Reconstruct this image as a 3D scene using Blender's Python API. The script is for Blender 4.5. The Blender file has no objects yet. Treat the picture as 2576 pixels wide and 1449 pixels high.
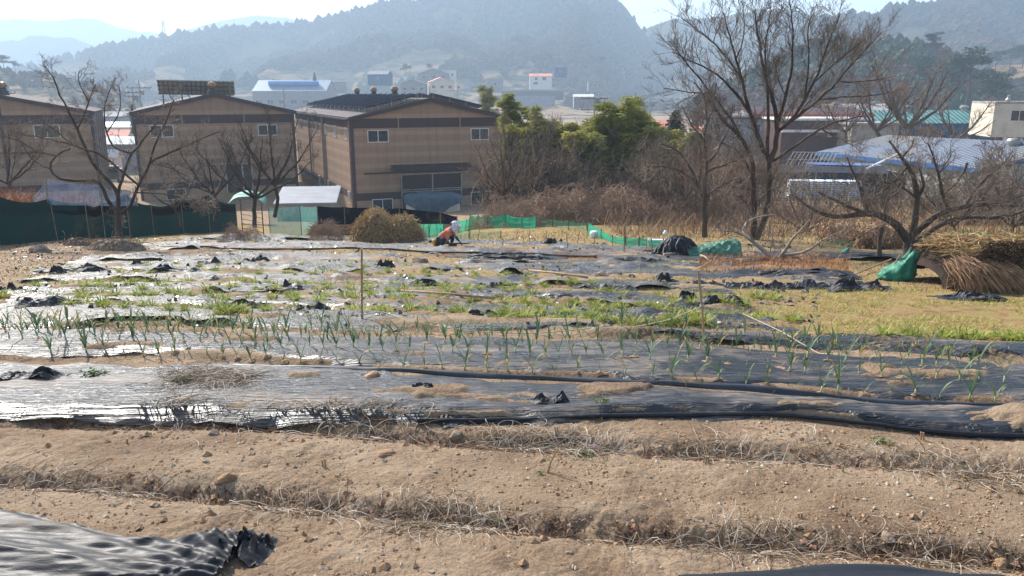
import bpy, math, random
import numpy as np
from mathutils import Vector
R = math.radians
# ---------------------------------------------------------------- camera, sky, sun, exposure
sc = bpy.context.scene
COL = sc.collection
F = 788.0; TH = R(13.8)
cam = bpy.data.objects.new("camera", bpy.data.cameras.new("camera")); COL.objects.link(cam)
cam.data.sensor_width = 36; cam.data.lens = F / 1024 * 36
cam.location = (0, 0, 0); cam.rotation_euler = (R(90) - TH, 0, 0)
cam.data.clip_start = 0.1; cam.data.clip_end = 20000
sc.camera = cam
SUN_AZ, SUN_EL = -38.0, 37.0
world = bpy.data.worlds.new("World"); sc.world = world; world.use_nodes = True
wn = world.node_tree; bg = wn.nodes["Background"]
sky = wn.nodes.new("ShaderNodeTexSky"); sky.sky_type = 'NISHITA'; sky.sun_disc = False
sky.sun_elevation = R(SUN_EL); sky.sun_rotation = R(SUN_AZ)
sky.air_density = 1.2; sky.dust_density = 2.0; sky.ozone_density = 1.5
wn.links.new(sky.outputs[0], bg.inputs[0]); bg.inputs[1].default_value = 0.125
sl = bpy.data.lights.new("sun", 'SUN'); sl.energy = 5.0; sl.angle = R(0.6); sl.color = (1, .95, .88)
so = bpy.data.objects.new("sun", sl); COL.objects.link(so)
sd = Vector((math.sin(R(SUN_AZ)) * math.cos(R(SUN_EL)), math.cos(R(SUN_AZ)) * math.cos(R(SUN_EL)), math.sin(R(SUN_EL))))
so.rotation_euler = sd.to_track_quat('Z', 'Y').to_euler()
sc.view_settings.view_transform = 'Standard'; sc.view_settings.look = 'None'
sc.view_settings.exposure = 0.82; sc.view_settings.gamma = 1
sc.cycles.volume_bounces = 1; sc.cycles.max_bounces = 6; sc.cycles.transparent_max_bounces = 24
sc.cycles.diffuse_bounces = 2; sc.cycles.glossy_bounces = 2
sc.cycles.sample_clamp_indirect = 4

# ---------------------------------------------------------------- noise and helpers
def hash2(ix, iy, seed):
    h = (ix.astype(np.int64) * 374761393 + iy.astype(np.int64) * 668265263 + seed * 974711) & 0xffffffff
    h = ((h ^ (h >> 13)) * 1274126177) & 0xffffffff
    return ((h ^ (h >> 16)) & 0xffffff) / float(0xffffff)
def vnoise(x, y, seed=0):
    x = np.asarray(x, float); y = np.asarray(y, float)
    ix = np.floor(x); iy = np.floor(y); fx = x - ix; fy = y - iy
    fx = fx * fx * (3 - 2 * fx); fy = fy * fy * (3 - 2 * fy)
    a = hash2(ix, iy, seed); b = hash2(ix + 1, iy, seed); c = hash2(ix, iy + 1, seed); d = hash2(ix + 1, iy + 1, seed)
    return (a * (1 - fx) + b * fx) * (1 - fy) + (c * (1 - fx) + d * fx) * fy
def fbm(x, y, sx, sy=None, octv=4, seed=0):
    """0..1, feature size sx, sy"""
    sy = sy or sx; t = 0; a = 1; s = 0
    for k in range(octv):
        t = t + a * vnoise(np.asarray(x) / sx * 2 ** k + 17.3 * k, np.asarray(y) / sy * 2 ** k - 9.1 * k, seed + k * 7); s += a; a *= .5
    return t / s
def sstep(a, b, x):
    t = np.clip((x - a) / (b - a), 0, 1); return t * t * (3 - 2 * t)
def at(X, Y, d):
    """point at forward distance d (m) seen at X,Y of the 2576 px wide photograph"""
    u = (X / 2.515625 - 512) / F; v = (288 - Y / 2.515625) / F
    k = d / (math.cos(TH) + v * math.sin(TH))
    return np.array([u * k, d, (-math.sin(TH) + v * math.cos(TH)) * k])
def proj(p):
    dep = p[1] * math.cos(TH) - p[2] * math.sin(TH)
    return ((p[0] / dep * F + 512) * 2.515625, (288 - (p[1] * math.sin(TH) + p[2] * math.cos(TH)) / dep * F) * 2.515625)
HY = [0, 4, 8, 10, 15, 24, 27, 34, 50, 65, 80, 100, 200, 400, 800, 3000]
HL = [2.55, 2.62, 2.8, 3.0, 3.5, 4.6, 4.95, 6.0, 8.2, 10.2, 11.3, 11.9, 13, 14, 15, 40]
HR = [2.55, 2.62, 2.8, 3.0, 3.5, 4.6, 4.9, 5.6, 7.0, 8.6, 10.0, 11.2, 13, 14, 15, 40]
def gbase(x, y):
    w = sstep(-4, 6, np.asarray(x, float))
    return -(np.interp(y, HY, HL) * (1 - w) + np.interp(y, HY, HR) * w)
def gp(X, Y):
    """ground point under a pixel, from the coarse ground profile"""
    lo, hi = 1.0, 600.0
    for _ in range(60):
        m = (lo + hi) / 2; p = at(X, Y, m)
        if p[2] > gbase(p[0], p[1]): lo = m
        else: hi = m
    return at(X, Y, lo)
# mulch beds: far edge and near edge as polylines of photograph pixels, unprojected to the ground
BEDS = [
 ([(-300,915),(0,922),(380,936),(900,953),(1400,980),(1900,1010),(2300,1035),(2850,1070)], [(-300,1040),(0,1044),(480,1052),(1050,1064),(1400,1062),(2000,1060),(2300,1088),(2576,1108),(2850,1128)], .085),
 ([(-300,845),(0,842),(600,850),(1000,862),(1500,872),(2000,892),(2576,925),(2850,940)], [(-300,893),(0,895),(250,900),(600,918),(900,948),(1400,972),(2000,1006),(2576,1042),(2850,1060)], .07),
 ([(-300,800),(0,790),(250,776),(600,782),(1100,800),(1500,822)], [(-300,838),(0,834),(500,832),(1000,838),(1500,845)], .06),
 ([(1480,846),(1700,845),(2100,850),(2300,864),(2576,874),(2850,884)], [(1480,862),(2000,872),(2200,882),(2576,908),(2850,925)], .08),
 ([(60,752),(250,746),(700,746),(1100,760),(1500,780),(1850,800),(1980,820)], [(0,775),(250,768),(700,776),(1100,794),(1500,812),(1850,836),(1980,842)], .05),
 ([(100,722),(250,716),(700,718),(1100,728),(1500,742),(1850,760)], [(60,745),(250,738),(700,740),(1100,752),(1500,768),(1850,785)], .05),
 ([(120,698),(250,692),(700,690),(1100,697),(1500,707),(1800,718)], [(100,714),(250,708),(700,710),(1100,717),(1500,730),(1800,742)], .05),
 ([(200,668),(300,663),(700,660),(1100,664),(1500,668),(1900,684),(2080,697)], [(120,690),(300,684),(700,684),(1100,688),(1500,694),(1900,704),(2180,725)], .05),
 ([(250,652),(400,644),(700,638),(1000,644)], [(200,664),(400,658),(700,654),(1000,660)], .04),
 ([(1150,660),(1500,655),(1800,664),(2050,680)], [(1150,667),(1500,665),(1800,682),(2090,694)], .05),
 ([(385,612),(600,604),(900,612),(1100,622),(1500,636),(2000,650)], [(385,632),(600,628),(900,632),(1100,640),(1500,652),(2000,662)], .04),
 ([(560,592),(700,592),(1100,604),(1700,626),(2300,650)], [(500,602),(700,604),(1100,616),(1700,634),(2300,662)], .04),
]
BW = []
for top, bot, hgt in BEDS:
    T = np.array([gp(*p) for p in top]); B = np.array([gp(*p) for p in bot])
    BW.append((T, B, hgt))
def bedmask(x, y, grow=0.0):
    m = np.zeros(np.broadcast(x, y).shape)
    for T, B, h in BW:
        yt = np.interp(x, T[:, 0], T[:, 1]); yb = np.interp(x, B[:, 0], B[:, 1])
        e = (.05 + .012 * y) * (.55 if h > .08 else 1)
        k = sstep(yb - grow, yb - grow + e, y) * (1 - sstep(yt + grow - e, yt + grow, y))
        xl = min(T[0, 0], B[0, 0]); xr = max(T[-1, 0], B[-1, 0])
        k = k * sstep(xl - .2, xl + .2, x) * (1 - sstep(xr - .2, xr + .2, x))
        m = np.maximum(m, k * h)
    return m
FUR = [([(0,1060),(700,1068),(1300,1110),(2250,1165),(2850,1200)], .10), ([(0,1210),(600,1235),(1000,1285),(1700,1345),(2576,1400),(2850,1410)], .12)]
FW = [(np.array([gp(*p) for p in q]), a) for q, a in FUR]
def furrow(x, y):
    m = 0
    for P, a in FW:
        yc = np.interp(x, P[:, 0], P[:, 1]); m = m + a * np.exp(-((y - yc) / (.13 + .03 * a)) ** 2)
    return m
def gz(x, y):
    x = np.asarray(x, float); y = np.asarray(y, float)
    z = gbase(x, y)
    fld = 1 - sstep(25, 28, y)
    z = z + (bedmask(x, y) - furrow(x, y)) * fld
    z = z + (fbm(x, y, 1.6, octv=3, seed=5) - .5) * .10 * fld + (fbm(x, y, 9, octv=3, seed=8) - .5) * (.1 + .9 * sstep(36, 48, y)) * sstep(3, 8, y)
    # bank and rubble at the left edge of the field
    z = z + .35 * sstep(-8.2, -10.5, x - (y - 14) * -.22) * sstep(9, 13, y) * fld * 0
    return z
def gz1(x, y): return float(gz(np.array([x]), np.array([y]))[0])

class G:
    """collects geometry, links it as one mesh object"""
    def __init__(s): s.v = []; s.f = []; s.n = 0; s.c = []; s.col = False
    def add(s, v, faces, mi=0, col=None):
        v = np.asarray(v, float).reshape(-1, 3)
        s.v.append(v)
        if isinstance(faces, np.ndarray): s.f.append((faces + s.n, mi))
        else:
            by = {}
            for f in faces: by.setdefault(len(f), []).append(f)
            for f in by.values(): s.f.append((np.array(f) + s.n, mi))
        if col is not None: s.col = True
        s.c.append(np.broadcast_to(np.asarray(col if col is not None else .5, float), (len(v),)))
        s.n += len(v); return s
    def box(s, c, size, mi=0, rz=0, rot=None):
        hx, hy, hz = [k / 2 for k in size]
        v = np.array([(-hx,-hy,-hz),(hx,-hy,-hz),(hx,hy,-hz),(-hx,hy,-hz),(-hx,-hy,hz),(hx,-hy,hz),(hx,hy,hz),(-hx,hy,hz)])
        if rot is not None: v = v @ np.array(rot.to_matrix()).T
        elif rz: c_, s_ = math.cos(rz), math.sin(rz); v = v @ np.array([[c_, s_, 0], [-s_, c_, 0], [0, 0, 1]])
        return s.add(v + np.array(c), [(0,3,2,1),(4,5,6,7),(0,1,5,4),(1,2,6,5),(2,3,7,6),(3,0,4,7)], mi)
    def b2(s, x0, x1, y0, y1, z0, z1, mi=0): return s.box(((x0+x1)/2, (y0+y1)/2, (z0+z1)/2), (x1-x0, y1-y0, z1-z0), mi)
    def grid(s, P, mi=0, col=None, flip=False):
        P = np.asarray(P); a, b = P.shape[:2]
        i = np.arange(a - 1)[:, None] * b + np.arange(b - 1)[None]
        q = np.stack([i, i + 1, i + b + 1, i + b], -1).reshape(-1, 4)
        if flip: q = q[:, ::-1]
        return s.add(P.reshape(-1, 3), q, mi, None if col is None else np.asarray(col).reshape(-1))
    def tubes(s, lines, sides=5, mi=0):
        """lines: list of (points Px3, radii P)"""
        by = {}
        for p, r in lines: by.setdefault(len(p), []).append((p, r))
        for n, L in by.items():
            P = np.array([l[0] for l in L], float); Rr = np.array([np.broadcast_to(l[1], (n,)) for l in L], float)
            T = np.zeros_like(P); T[:, 1:-1] = P[:, 2:] - P[:, :-2]; T[:, 0] = P[:, 1] - P[:, 0]; T[:, -1] = P[:, -1] - P[:, -2]
            T /= np.linalg.norm(T, axis=2, keepdims=True) + 1e-9
            ref = np.zeros_like(T[:, :1]); big = np.abs(T[:, :1, 2]) > .8
            ref[..., 2] = 1; ref[big] = (1, 0, 0)
            A = np.cross(T, np.broadcast_to(ref, T.shape)); A /= np.linalg.norm(A, axis=2, keepdims=True) + 1e-9
            B = np.cross(T, A)
            an = np.arange(sides) * 2 * math.pi / sides
            V = P[:, :, None] + Rr[:, :, None, None] * (A[:, :, None] * np.cos(an)[:, None] + B[:, :, None] * np.sin(an)[:, None])
            N = len(L); base = (np.arange(N) * n * sides)[:, None, None]
            i = np.arange(n - 1)[None, :, None] * sides; k = np.arange(sides)[None, None]; k2 = (k + 1) % sides
            q = np.stack([base + i + k, base + i + k2, base + i + sides + k2, base + i + sides + k], -1).reshape(-1, 4)
            s.add(V.reshape(-1, 3), q, mi)
        return s
    def tube(s, p, r, sides=8, mi=0, caps=True):
        s.tubes([(np.array(p, float), r)], sides, mi)
        if caps:
            n = len(p); b = s.n - n * sides
            s.f.append((np.array([list(range(b + sides - 1, b - 1, -1))]), mi)); s.f.append((np.array([list(range(s.n - sides, s.n))]), mi))
        return s
    def lathe(s, prof, c=(0, 0, 0), seg=16, mi=0):
        an = np.arange(seg + 1) * 2 * math.pi / seg
        P = np.array([[(c[0] + r * math.cos(a), c[1] + r * math.sin(a), c[2] + z) for a in an] for r, z in prof])
        return s.grid(P, mi)
    def prism(s, poly, y0, y1, mi=0):
        """poly of (x,z) extruded along y"""
        n = len(poly); v = [(x, y0, z) for x, z in poly] + [(x, y1, z) for x, z in poly]
        f = [tuple(range(n)), tuple(range(2 * n - 1, n - 1, -1))] + [(i, i + n, (i + 1) % n + n, (i + 1) % n) for i in range(n)]
        return s.add(v, f, mi)
    def build(s, name, mats, parent=None, smooth=False, loc=None, rz=0):
        me = bpy.data.meshes.new(name)
        if not isinstance(mats, (list, tuple)): mats = [mats]
        for m in mats: me.materials.append(m)
        V = np.concatenate(s.v).astype(np.float32); me.vertices.add(len(V)); me.vertices.foreach_set('co', V.ravel())
        li = np.concatenate([f.ravel() for f, _ in s.f]); cnt = np.concatenate([np.full(len(f), f.shape[1]) for f, _ in s.f])
        mi = np.concatenate([np.full(len(f), m) for f, m in s.f])
        me.loops.add(len(li)); me.loops.foreach_set('vertex_index', li.astype(np.int32))
        me.polygons.add(len(cnt)); st = np.concatenate([[0], np.cumsum(cnt)[:-1]])
        me.polygons.foreach_set('loop_start', st.astype(np.int32)); me.polygons.foreach_set('loop_total', cnt.astype(np.int32))
        me.polygons.foreach_set('material_index', mi.astype(np.int32))
        me.polygons.foreach_set('use_smooth', np.full(len(cnt), smooth))
        if s.col:
            a = me.attributes.new('mask', 'FLOAT', 'POINT'); a.data.foreach_set('value', np.concatenate(s.c).astype(np.float32))
        me.update(calc_edges=True); me.validate()
        o = bpy.data.objects.new(name, me); COL.objects.link(o)
        if parent is not None: o.parent = parent
        if loc is not None: o.location = tuple(loc)
        if rz: o.rotation_euler = (0, 0, rz)
        return o
def tag(o, label=None, cat=None, group=None, kind=None):
    if label: o["label"] = label
    if cat: o["category"] = cat
    if group: o["group"] = group
    if kind: o["kind"] = kind
    return o
def empty(name, loc=(0, 0, 0), rz=0, label=None, cat=None, group=None):
    o = bpy.data.objects.new(name, None); COL.objects.link(o); o.location = tuple(loc); o.rotation_euler = (0, 0, rz)
    return tag(o, label, cat, group)
def dup(o, loc=None, rz=None, sc_=None, label=None, parent=None):
    c = o.copy(); COL.objects.link(c)
    if parent is not None: c.parent = parent
    if loc is not None: c.location = tuple(loc)
    if rz is not None: c.rotation_euler = (o.rotation_euler[0], o.rotation_euler[1], rz)
    if sc_ is not None: c.scale = (sc_, sc_, sc_) if isinstance(sc_, (int, float)) else sc_
    if label: c["label"] = label
    for ch in o.children: dup(ch, parent=c)
    return c

# ---------------------------------------------------------------- materials
def lin(r, g, b):
    f = lambda c: (c / 255 / 12.92) if c / 255 <= .04045 else ((c / 255 + .055) / 1.055) ** 2.4
    return (f(r), f(g), f(b), 1)
class NT:
    def __init__(s, name):
        s.m = bpy.data.materials.new(name); s.m.use_nodes = True; s.t = s.m.node_tree; s.b = s.t.nodes['Principled BSDF']; s.o = s.t.nodes['Material Output']
        s.tc = s.n('ShaderNodeTexCoord')
    def n(s, typ, **k):
        nd = s.t.nodes.new(typ)
        for a, v in k.items(): setattr(nd, a, v)
        return nd
    def l(s, a, b): s.t.links.new(a, b)
    def vec(s, scale=(1, 1, 1), src=None):
        mp = s.n('ShaderNodeMapping'); mp.inputs['Scale'].default_value = scale; s.l(src or s.tc.outputs['Object'], mp.inputs[0]); return mp.outputs[0]
    def noise(s, scale, detail=4, rough=.55, vec=None, dist=0):
        nd = s.n('ShaderNodeTexNoise'); nd.inputs['Scale'].default_value = scale; nd.inputs['Detail'].default_value = detail; nd.inputs['Roughness'].default_value = rough; nd.inputs['Distortion'].default_value = dist
        s.l(vec or s.tc.outputs['Object'], nd.inputs['Vector']); return nd.outputs['Fac']
    def ramp(s, fac, stops, interp='LINEAR'):
        nd = s.n('ShaderNodeValToRGB'); cr = nd.color_ramp; cr.interpolation = interp
        while len(cr.elements) < len(stops): cr.elements.new(.5)
        for e, (p, c) in zip(cr.elements, stops): e.position = p; e.color = c if len(c) == 4 else (*c, 1)
        s.l(fac, nd.inputs[0]); return nd.outputs[0]
    def mix(s, fac, a, b, mode='MIX'):
        nd = s.n('ShaderNodeMix', data_type='RGBA', blend_type=mode)
        for i, v in ((0, fac), (6, a), (7, b)):
            if isinstance(v, (int, float)): nd.inputs[i].default_value = v
            elif isinstance(v, tuple): nd.inputs[i].default_value = v
            else: s.l(v, nd.inputs[i])
        return nd.outputs[2]
    def math(s, op, a, b=0.0, clamp=False):
        nd = s.n('ShaderNodeMath', operation=op, use_clamp=clamp)
        for i, v in ((0, a), (1, b)):
            if isinstance(v, (int, float)): nd.inputs[i].default_value = v
            else: s.l(v, nd.inputs[i])
        return nd.outputs[0]
    def bump(s, h, strength=.5, dist=.05):
        nd = s.n('ShaderNodeBump'); nd.inputs['Strength'].default_value = strength; nd.inputs['Distance'].default_value = dist
        s.l(h, nd.inputs['Height']); s.l(nd.outputs[0], s.b.inputs['Normal'])
    def set(s, col=None, rough=None, **k):
        for key, v in (('Base Color', col), ('Roughness', rough), *k.items()):
            if v is None: continue
            if isinstance(v, (int, float)): s.b.inputs[key].default_value = v
            elif isinstance(v, tuple): s.b.inputs[key].default_value = v
            else: s.l(v, s.b.inputs[key])
        return s
def simple(name, c1, c2=None, scale=4, rough=.8, bumpd=0, bscale=None, stretch=(1, 1, 1), rnd=0, spec=.3, metal=0, alpha=None, trans=0, c3=None):
    n = NT(name); c2 = c2 or tuple(k * .75 for k in c1[:3]) + (1,)
    v = n.vec(stretch); f = n.noise(scale, vec=v)
    stops = [(.32, c1), (.68, c2)] if c3 is None else [(.3, c1), (.5, c3), (.7, c2)]
    c = n.ramp(f, stops)
    if rnd:
        oi = n.n('ShaderNodeObjectInfo'); hs = n.n('ShaderNodeHueSaturation')
        mr = n.n('ShaderNodeMapRange'); mr.inputs[3].default_value = 1 - rnd; mr.inputs[4].default_value = 1 + rnd
        n.l(oi.outputs['Random'], mr.inputs[0]); n.l(mr.outputs[0], hs.inputs['Value']); n.l(c, hs.inputs['Color']); c = hs.outputs[0]
    n.set(c, rough, **{'Specular IOR Level': spec, 'Metallic': metal})
    if bumpd: n.bump(n.noise(bscale or scale * 3, vec=v), 1.0, bumpd)
    if trans:   # thin leaf: part of the light passes through
        tr = n.n('ShaderNodeBsdfTranslucent'); n.l(c, tr.inputs[0]); mx = n.n('ShaderNodeMixShader'); mx.inputs[0].default_value = trans
        n.l(n.b.outputs[0], mx.inputs[1]); n.l(tr.outputs[0], mx.inputs[2]); n.l(mx.outputs[0], n.o.inputs[0])
    if alpha is not None: n.b.inputs['Alpha'].default_value = alpha
    return n.m
def net_mat(name, c, cover, scale=40, tl_=.4):
    """woven netting: threads part cover, holes clear"""
    n = NT(name); f = n.noise(2.2, 3); f2 = n.noise(scale, 1)
    cc = n.ramp(f, [(.3, c), (.7, tuple(k * 1.35 for k in c[:3]) + (1,))])
    n.set(cc, .7, **{'Specular IOR Level': .15})
    tl = n.n('ShaderNodeBsdfTranslucent'); n.l(cc, tl.inputs[0]); m0 = n.n('ShaderNodeMixShader'); m0.inputs[0].default_value = tl_
    n.l(n.b.outputs[0], m0.inputs[1]); n.l(tl.outputs[0], m0.inputs[2])
    tp = n.n('ShaderNodeBsdfTransparent'); mx = n.n('ShaderNodeMixShader')
    a = n.math('ADD', cover - .22, n.math('MULTIPLY', f, .28)); a = n.math('ADD', a, n.math('MULTIPLY', f2, .16), True)
    n.l(a, mx.inputs[0]); n.l(tp.outputs[0], mx.inputs[1]); n.l(m0.outputs[0], mx.inputs[2]); n.l(mx.outputs[0], n.o.inputs[0])
    return n.m
M = {}
# soil, with lighter crust, darker damp clods; the attribute 'mask' carries dry straw/grass cover
n = NT('soil'); a = n.n('ShaderNodeAttribute', attribute_name='mask')
f1 = n.noise(1.3, 6, .6); f2 = n.noise(16, 5, .65); f3 = n.noise(70, 3, .6)
c = n.ramp(f1, [(.34, lin(104, 82, 64)), (.47, lin(142, 118, 94)), (.66, lin(172, 149, 124))])
c = n.mix(n.math('MULTIPLY', f2, .55), c, n.ramp(f3, [(.35, lin(90, 70, 54)), (.65, lin(190, 166, 138))]))
vo = n.n('ShaderNodeTexVoronoi'); vo.inputs['Scale'].default_value = 24; n.l(n.vec((1, 1, 1)), vo.inputs[0])
g = n.ramp(n.noise(5, 5, .7), [(.35, lin(120, 92, 62)), (.5, lin(156, 128, 80)), (.65, lin(140, 140, 74))])
c = n.mix(n.math('MULTIPLY', a.outputs['Fac'], n.ramp(n.noise(9, 4, .7), [(.3, (.4, .4, .4, 1)), (.6, (1, 1, 1, 1))])), c, g)
n.set(c, .95, **{'Specular IOR Level': .15})
hh = n.math('ADD', n.math('MULTIPLY', n.noise(40, 6, .7), .7), n.math('MULTIPLY', n.math('SUBTRACT', 1.0, vo.outputs['Distance']), .5))
n.bump(n.math('ADD', hh, n.math('MULTIPLY', n.noise(130, 4, .7), .5)), 1.0, .022); M['soil'] = n.m
# black mulch film: wrinkles along the bed, dust on it
def film(name, wr=.5, dust=.45, rough=.30, vs=(.35, 6, 6), dcol=lin(156, 138, 120), bd=.035, stripe=.9, spec=.7):
    n = NT(name); v = n.vec(vs); w1 = n.noise(3.2, 6, .62, v, .4); w2 = n.noise(9, 3, .5, n.vec((.5, 3, 3))); w3 = n.noise(1.0, 3, .6, n.vec((.9, 34, 34)), .2)
    d = n.ramp(n.math('ADD', n.math('MULTIPLY', n.noise(1.1, 6, .68, n.vec((.5, 1.6, 1))), .75), n.math('MULTIPLY', n.noise(14, 3, .6, n.vec((.5, 1.5, 1))), .25)), [(.62 - dust * .38, (0, 0, 0, 1)), (.80 - dust * .3, (1, 1, 1, 1))])
    c = n.mix(n.math('MULTIPLY', d, .92), lin(30, 32, 38), dcol)
    n.set(c, n.math('ADD', n.math('MULTIPLY', d, .45), n.math('ADD', rough - .1, n.math('MULTIPLY', w2, .25))), **{'Specular IOR Level': spec})
    n.bump(n.math('ADD', n.math('MULTIPLY', w1, .7), n.math('MULTIPLY', w3, stripe)), wr, bd); return n.m
M['film'] = film('mulch_film', 1.0, .32, .33, stripe=1.6); M['film2'] = film('mulch_film_thin', 1.0, .35, .32, stripe=1.3)
M['filmclean'] = film('fresh_film', .5, .24, .50, (1.2, 3, 3), bd=.02, stripe=.25, spec=.3)
M['flap'] = film('torn_film', .6, .15, .52, (3, 3, 3), stripe=.3, spec=.4)
M['bark'] = simple('bark', lin(70, 60, 52), lin(112, 98, 86), 3, .95, .02, 22, (1, 1, .3), c3=lin(88, 76, 66))
M['barkdark'] = simple('dark_bark', lin(52, 42, 36), lin(96, 80, 68), 3, .95, .02, 20, (1, 1, .3))
M['barkpale'] = simple('pale_bark', lin(120, 110, 98), lin(176, 166, 152), 3, .9, .01, 20)
M['twig'] = simple('twig', lin(104, 90, 80), lin(146, 130, 116), 1.5, .9, rnd=.12)
M['twigbrown'] = simple('brown_twig', lin(126, 100, 82), lin(166, 140, 118), 1.5, .9, rnd=.12)
M['twigdark'] = simple('dark_twig', lin(66, 56, 48), lin(98, 84, 72), 1.5, .9, rnd=.15)
M['straw'] = simple('straw', lin(206, 176, 124), lin(160, 126, 84), 6, .8, rnd=.1)
M['strawdark'] = simple('old_straw', lin(146, 118, 86), lin(98, 76, 56), 5, .9, rnd=.1)
M['strawgreen'] = simple('green_hay', lin(176, 162, 106), lin(146, 122, 88), 2.2, .9, rnd=.1, c3=lin(186, 156, 120))
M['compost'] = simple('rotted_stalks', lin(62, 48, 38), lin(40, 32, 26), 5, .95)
M['scrap'] = simple('film_scrap', lin(24, 26, 32), lin(46, 50, 58), 6, .35, spec=.7)
M['pebble'] = simple('pebble', lin(206, 188, 164), lin(166, 142, 116), 9, .9, rnd=.15)
M['stalk'] = simple('bleached_stalk', lin(214, 202, 184), lin(166, 146, 120), 8, .6, rnd=.1, spec=.5)
M['orange'] = simple('rust_stubble', lin(182, 122, 72), lin(140, 92, 58), 4, .85)
M['drygrey'] = simple('grey_dry_stem', lin(138, 120, 100), lin(104, 90, 76), 2, .9)
M['reed'] = simple('dry_reed', lin(178, 112, 72), lin(122, 76, 52), 2, .9)
M['leek'] = simple('leek_leaf', lin(80, 104, 72), lin(124, 140, 88), 9, .5, trans=.3, c3=lin(98, 122, 88))
M['leektip'] = simple('leek_dry_tip', lin(204, 176, 110), lin(170, 128, 62), 9, .6, trans=.3)
M['leekstem'] = simple('leek_stem', lin(196, 206, 158), lin(150, 172, 106), 20, .5)
M['tuft'] = simple('tuft_leaf', lin(126, 150, 56), lin(176, 182, 84), 4, .5, trans=.32, rnd=.18)
M['tuftdry'] = simple('yellow_leaf', lin(186, 178, 96), lin(150, 140, 70), 4, .6, trans=.4, rnd=.15)
M['weed'] = simple('weed_leaf', lin(70, 104, 44), lin(96, 120, 56), 8, .6, trans=.3)
M['rock'] = simple('rock', lin(150, 132, 112), lin(110, 96, 82), 5, .9, .03, 14)
M['clod'] = simple('clod', lin(178, 144, 110), lin(132, 102, 76), 9, .95, .01, 40, rnd=.12)
M['leafdead'] = simple('dead_leaf', lin(150, 96, 70), lin(186, 150, 122), 8, .7, rnd=.2)
M['wood'] = simple('weathered_wood', lin(186, 154, 118), lin(142, 112, 84), 6, .75, .003, 30, (1, 1, .15))
M['greywood'] = simple('grey_wood', lin(166, 146, 124), lin(118, 100, 84), 6, .85, .006, 20)
M['rope'] = simple('rope', lin(208, 196, 176), lin(168, 152, 128), 60, .85)
M['steel'] = simple('worn_steel', lin(140, 126, 112), lin(96, 78, 64), 12, .5, spec=.5, metal=.5)
M['rust'] = simple('rusty_pipe', lin(112, 74, 58), lin(78, 52, 44), 8, .8)
M['netdk'] = net_mat('dark_green_net', lin(6, 44, 44), 1.02, tl_=.12)
M['netblack'] = net_mat('black_net', lin(14, 17, 24), 1.0)
M['netgreen'] = net_mat('bright_green_net', lin(44, 168, 132), .86)
M['netteal'] = net_mat('teal_net', lin(110, 168, 160), .62)
M['netblue'] = net_mat('blue_net', lin(112, 130, 156), .36)
M['netfaint'] = net_mat('faint_green_net', lin(60, 150, 120), .36)
M['blackheap'] = simple('black_shade_cloth', lin(36, 38, 44), lin(60, 62, 70), 5, .7, .02, 30)
M['tarpgreen'] = simple('green_tarp', lin(34, 84, 66), lin(96, 140, 116), 2.5, .55, .01, 14)
M['tarpblue'] = simple('blue_tarp', lin(34, 66, 140), lin(120, 140, 176), 2, .5, .01, 20)
M['tarpgrey'] = simple('slate_tarp', lin(50, 70, 84), lin(76, 96, 108), 2, .6, .01, 16)
M['sack'] = simple('green_woven_sack', lin(30, 112, 88), lin(74, 156, 126), 3, .45, .012, 22, trans=.15)
M['white'] = simple('white_plastic', lin(232, 234, 236), lin(206, 210, 216), 3, .45)
M['whitepaint'] = simple('white_frame', lin(226, 226, 224), lin(196, 194, 190), 5, .5)
M['glass'] = simple('window_glass', lin(26, 32, 38), lin(44, 50, 56), 1.2, .08, spec=.8)
M['panel'] = simple('solar_panel', lin(56, 66, 92), lin(72, 84, 112), .8, .4, spec=.5)
M['galv'] = simple('galvanised_steel', lin(178, 176, 172), lin(140, 134, 126), 4, .4, metal=.6)
M['vent'] = simple('turbine_vent', lin(200, 160, 110), lin(150, 120, 90), 6, .3, metal=.7)
M['concrete'] = simple('concrete', lin(170, 166, 158), lin(136, 130, 124), 2, .9)
M['cream'] = simple('cream_render', lin(212, 204, 188), lin(186, 176, 160), .8, .9, c3=lin(204, 195, 178))
M['greywall'] = simple('grey_wall', lin(150, 152, 158), lin(128, 130, 136), .6, .8)
M['palewall'] = simple('pale_block_wall', lin(178, 184, 178), lin(152, 158, 154), .7, .85)
M['bluepaint'] = simple('blue_fascia', lin(50, 98, 150), lin(40, 80, 126), 2, .5)
M['orangeroof'] = simple('orange_roof', lin(224, 112, 72), lin(190, 84, 56), .6, .6)
M['burgundy'] = simple('burgundy_cladding', lin(84, 56, 52), lin(70, 46, 44), .6, .6)
M['redwall'] = simple('red_panel', lin(170, 70, 54), lin(140, 56, 46), .6, .7)
M['pinkroof'] = simple('salmon_roof', lin(232, 150, 124), lin(206, 122, 100), .6, .7)
M['greyroof'] = simple('grey_tile_roof', lin(120, 124, 132), lin(92, 96, 104), 1, .7)
M['blueroof'] = simple('pale_blue_roof', lin(112, 138, 156), lin(98, 124, 144), .6, .5)
M['darkblue'] = simple('dark_blue_wall', lin(30, 84, 120), lin(24, 66, 100), .6, .6)
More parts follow.
